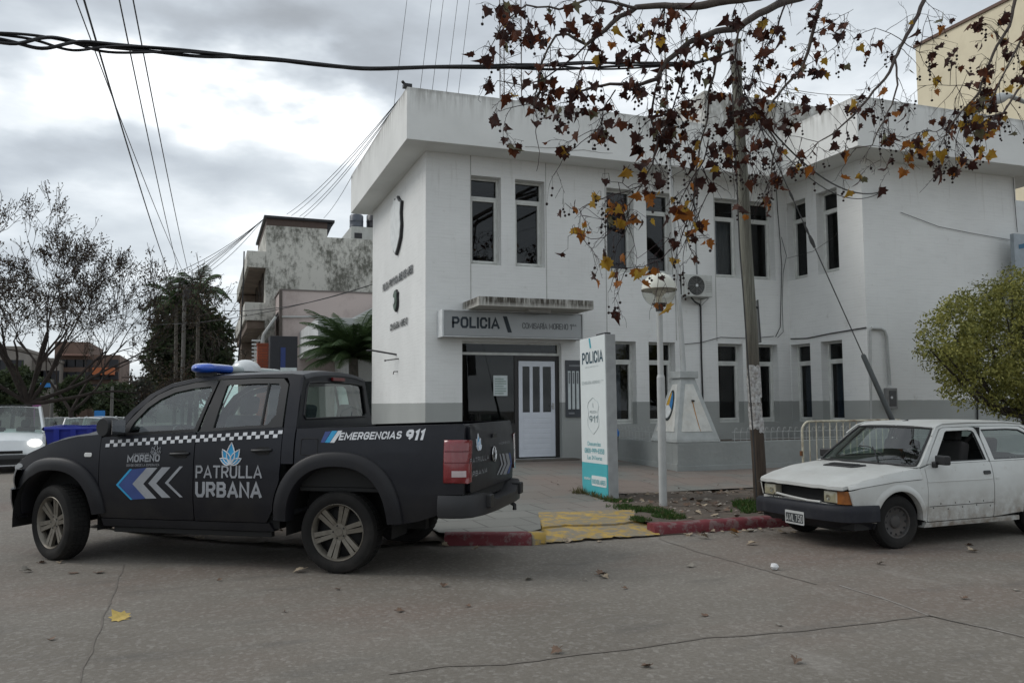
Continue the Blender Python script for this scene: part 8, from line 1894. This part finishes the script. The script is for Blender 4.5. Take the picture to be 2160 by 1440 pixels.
tag(mb.build('leaf_litter', dry, fix=False), 'dry brown leaf litter strewn over the dirt verge and gutter', 'leaf litter', kind='stuff')
mb = MB()
for k in range(420):
    x, y = (rng.uniform(5.4, 13), rng.uniform(8.95, 11.8)) if k < 300 else (rng.uniform(-.7, 2.2), rng.uniform(9.5, 11.6))
    if k >= 300 and y < 9.95 - .28*x: continue
    r_ = rng.uniform(.006, .028); mb.lathe([(.001, -r_*.4), (r_, 0), (r_*.6, r_*.5), (.001, r_*.6)], 5, (x, y, (vergez(x, y) if k < 300 else .15)+.004))
tag(mb.build('pebbles', mk('pebble', (.24,.21,.18), .9, scale=2, var=.4), fix=False), 'small stones and rubble on the bare dirt', 'rubble', kind='stuff')
gr = [leafmat('grass_green', (.05,.10,.02), (.035,.075,.018)), leafmat('grass_dry', (.16,.14,.06), (.12,.10,.05))]
mb = MB()
def tuft(cx, cy, R_, n, h, dryp=.1):
    for _ in range(n):
        a, r_ = rng.uniform(0, 2*PI), R_*rng.random()**.7; x, y = cx+r_*math.cos(a), cy+r_*math.sin(a)
        if noise.noise(V3((x*4, y*4, 0))) < -.15: continue
        z = vergez(x, y)-.005; d = V3((rng.uniform(-.6,.6), rng.uniform(-.6,.6), 1)).normalized(); hh = h*rng.uniform(.4, 1.2); s = V3((rng.uniform(-1,1), rng.uniform(-1,1), 0)).normalized()*.005; p = V3((x, y, z)); mdl = p + d*hh*.6; tp = mdl + (d + V3((rng.uniform(-.5,.5), rng.uniform(-.5,.5), -.2)))*hh*.4
        mb.add([p-s, p+s, mdl+s*.7, tp, mdl-s*.7], [(0,1,2,3,4)], 1 if rng.random() < dryp else 0)
for px_, py_, R_, n, h in ((1375,1078,.30,1300,.07),(1330,1072,.35,1100,.06),(1410,1088,.22,800,.07),(1300,1055,.25,500,.06),(1590,1068,.28,1500,.12),(1570,1075,.22,900,.09),(1625,1070,.2,700,.12),(1350,1095,.15,500,.05)):
    p = at(px_, py_, 2, .12); tuft(p.x, p.y, R_, n, h)
for t in range(16):
    p = pL.lerp(pR, t/15) + V3((rng.gauss(0, .03), -.04, 0)); tuft(p.x, p.y, .05, 26, .12, .85)
p = at(1222, 1042, 2, .12); tuft(p.x, p.y, .12, 120, .16, .95)
tag(mb.build('grass', gr, fix=False), 'green grass tufts growing on the verge by the lamp, totem and pole', 'grass', kind='stuff')
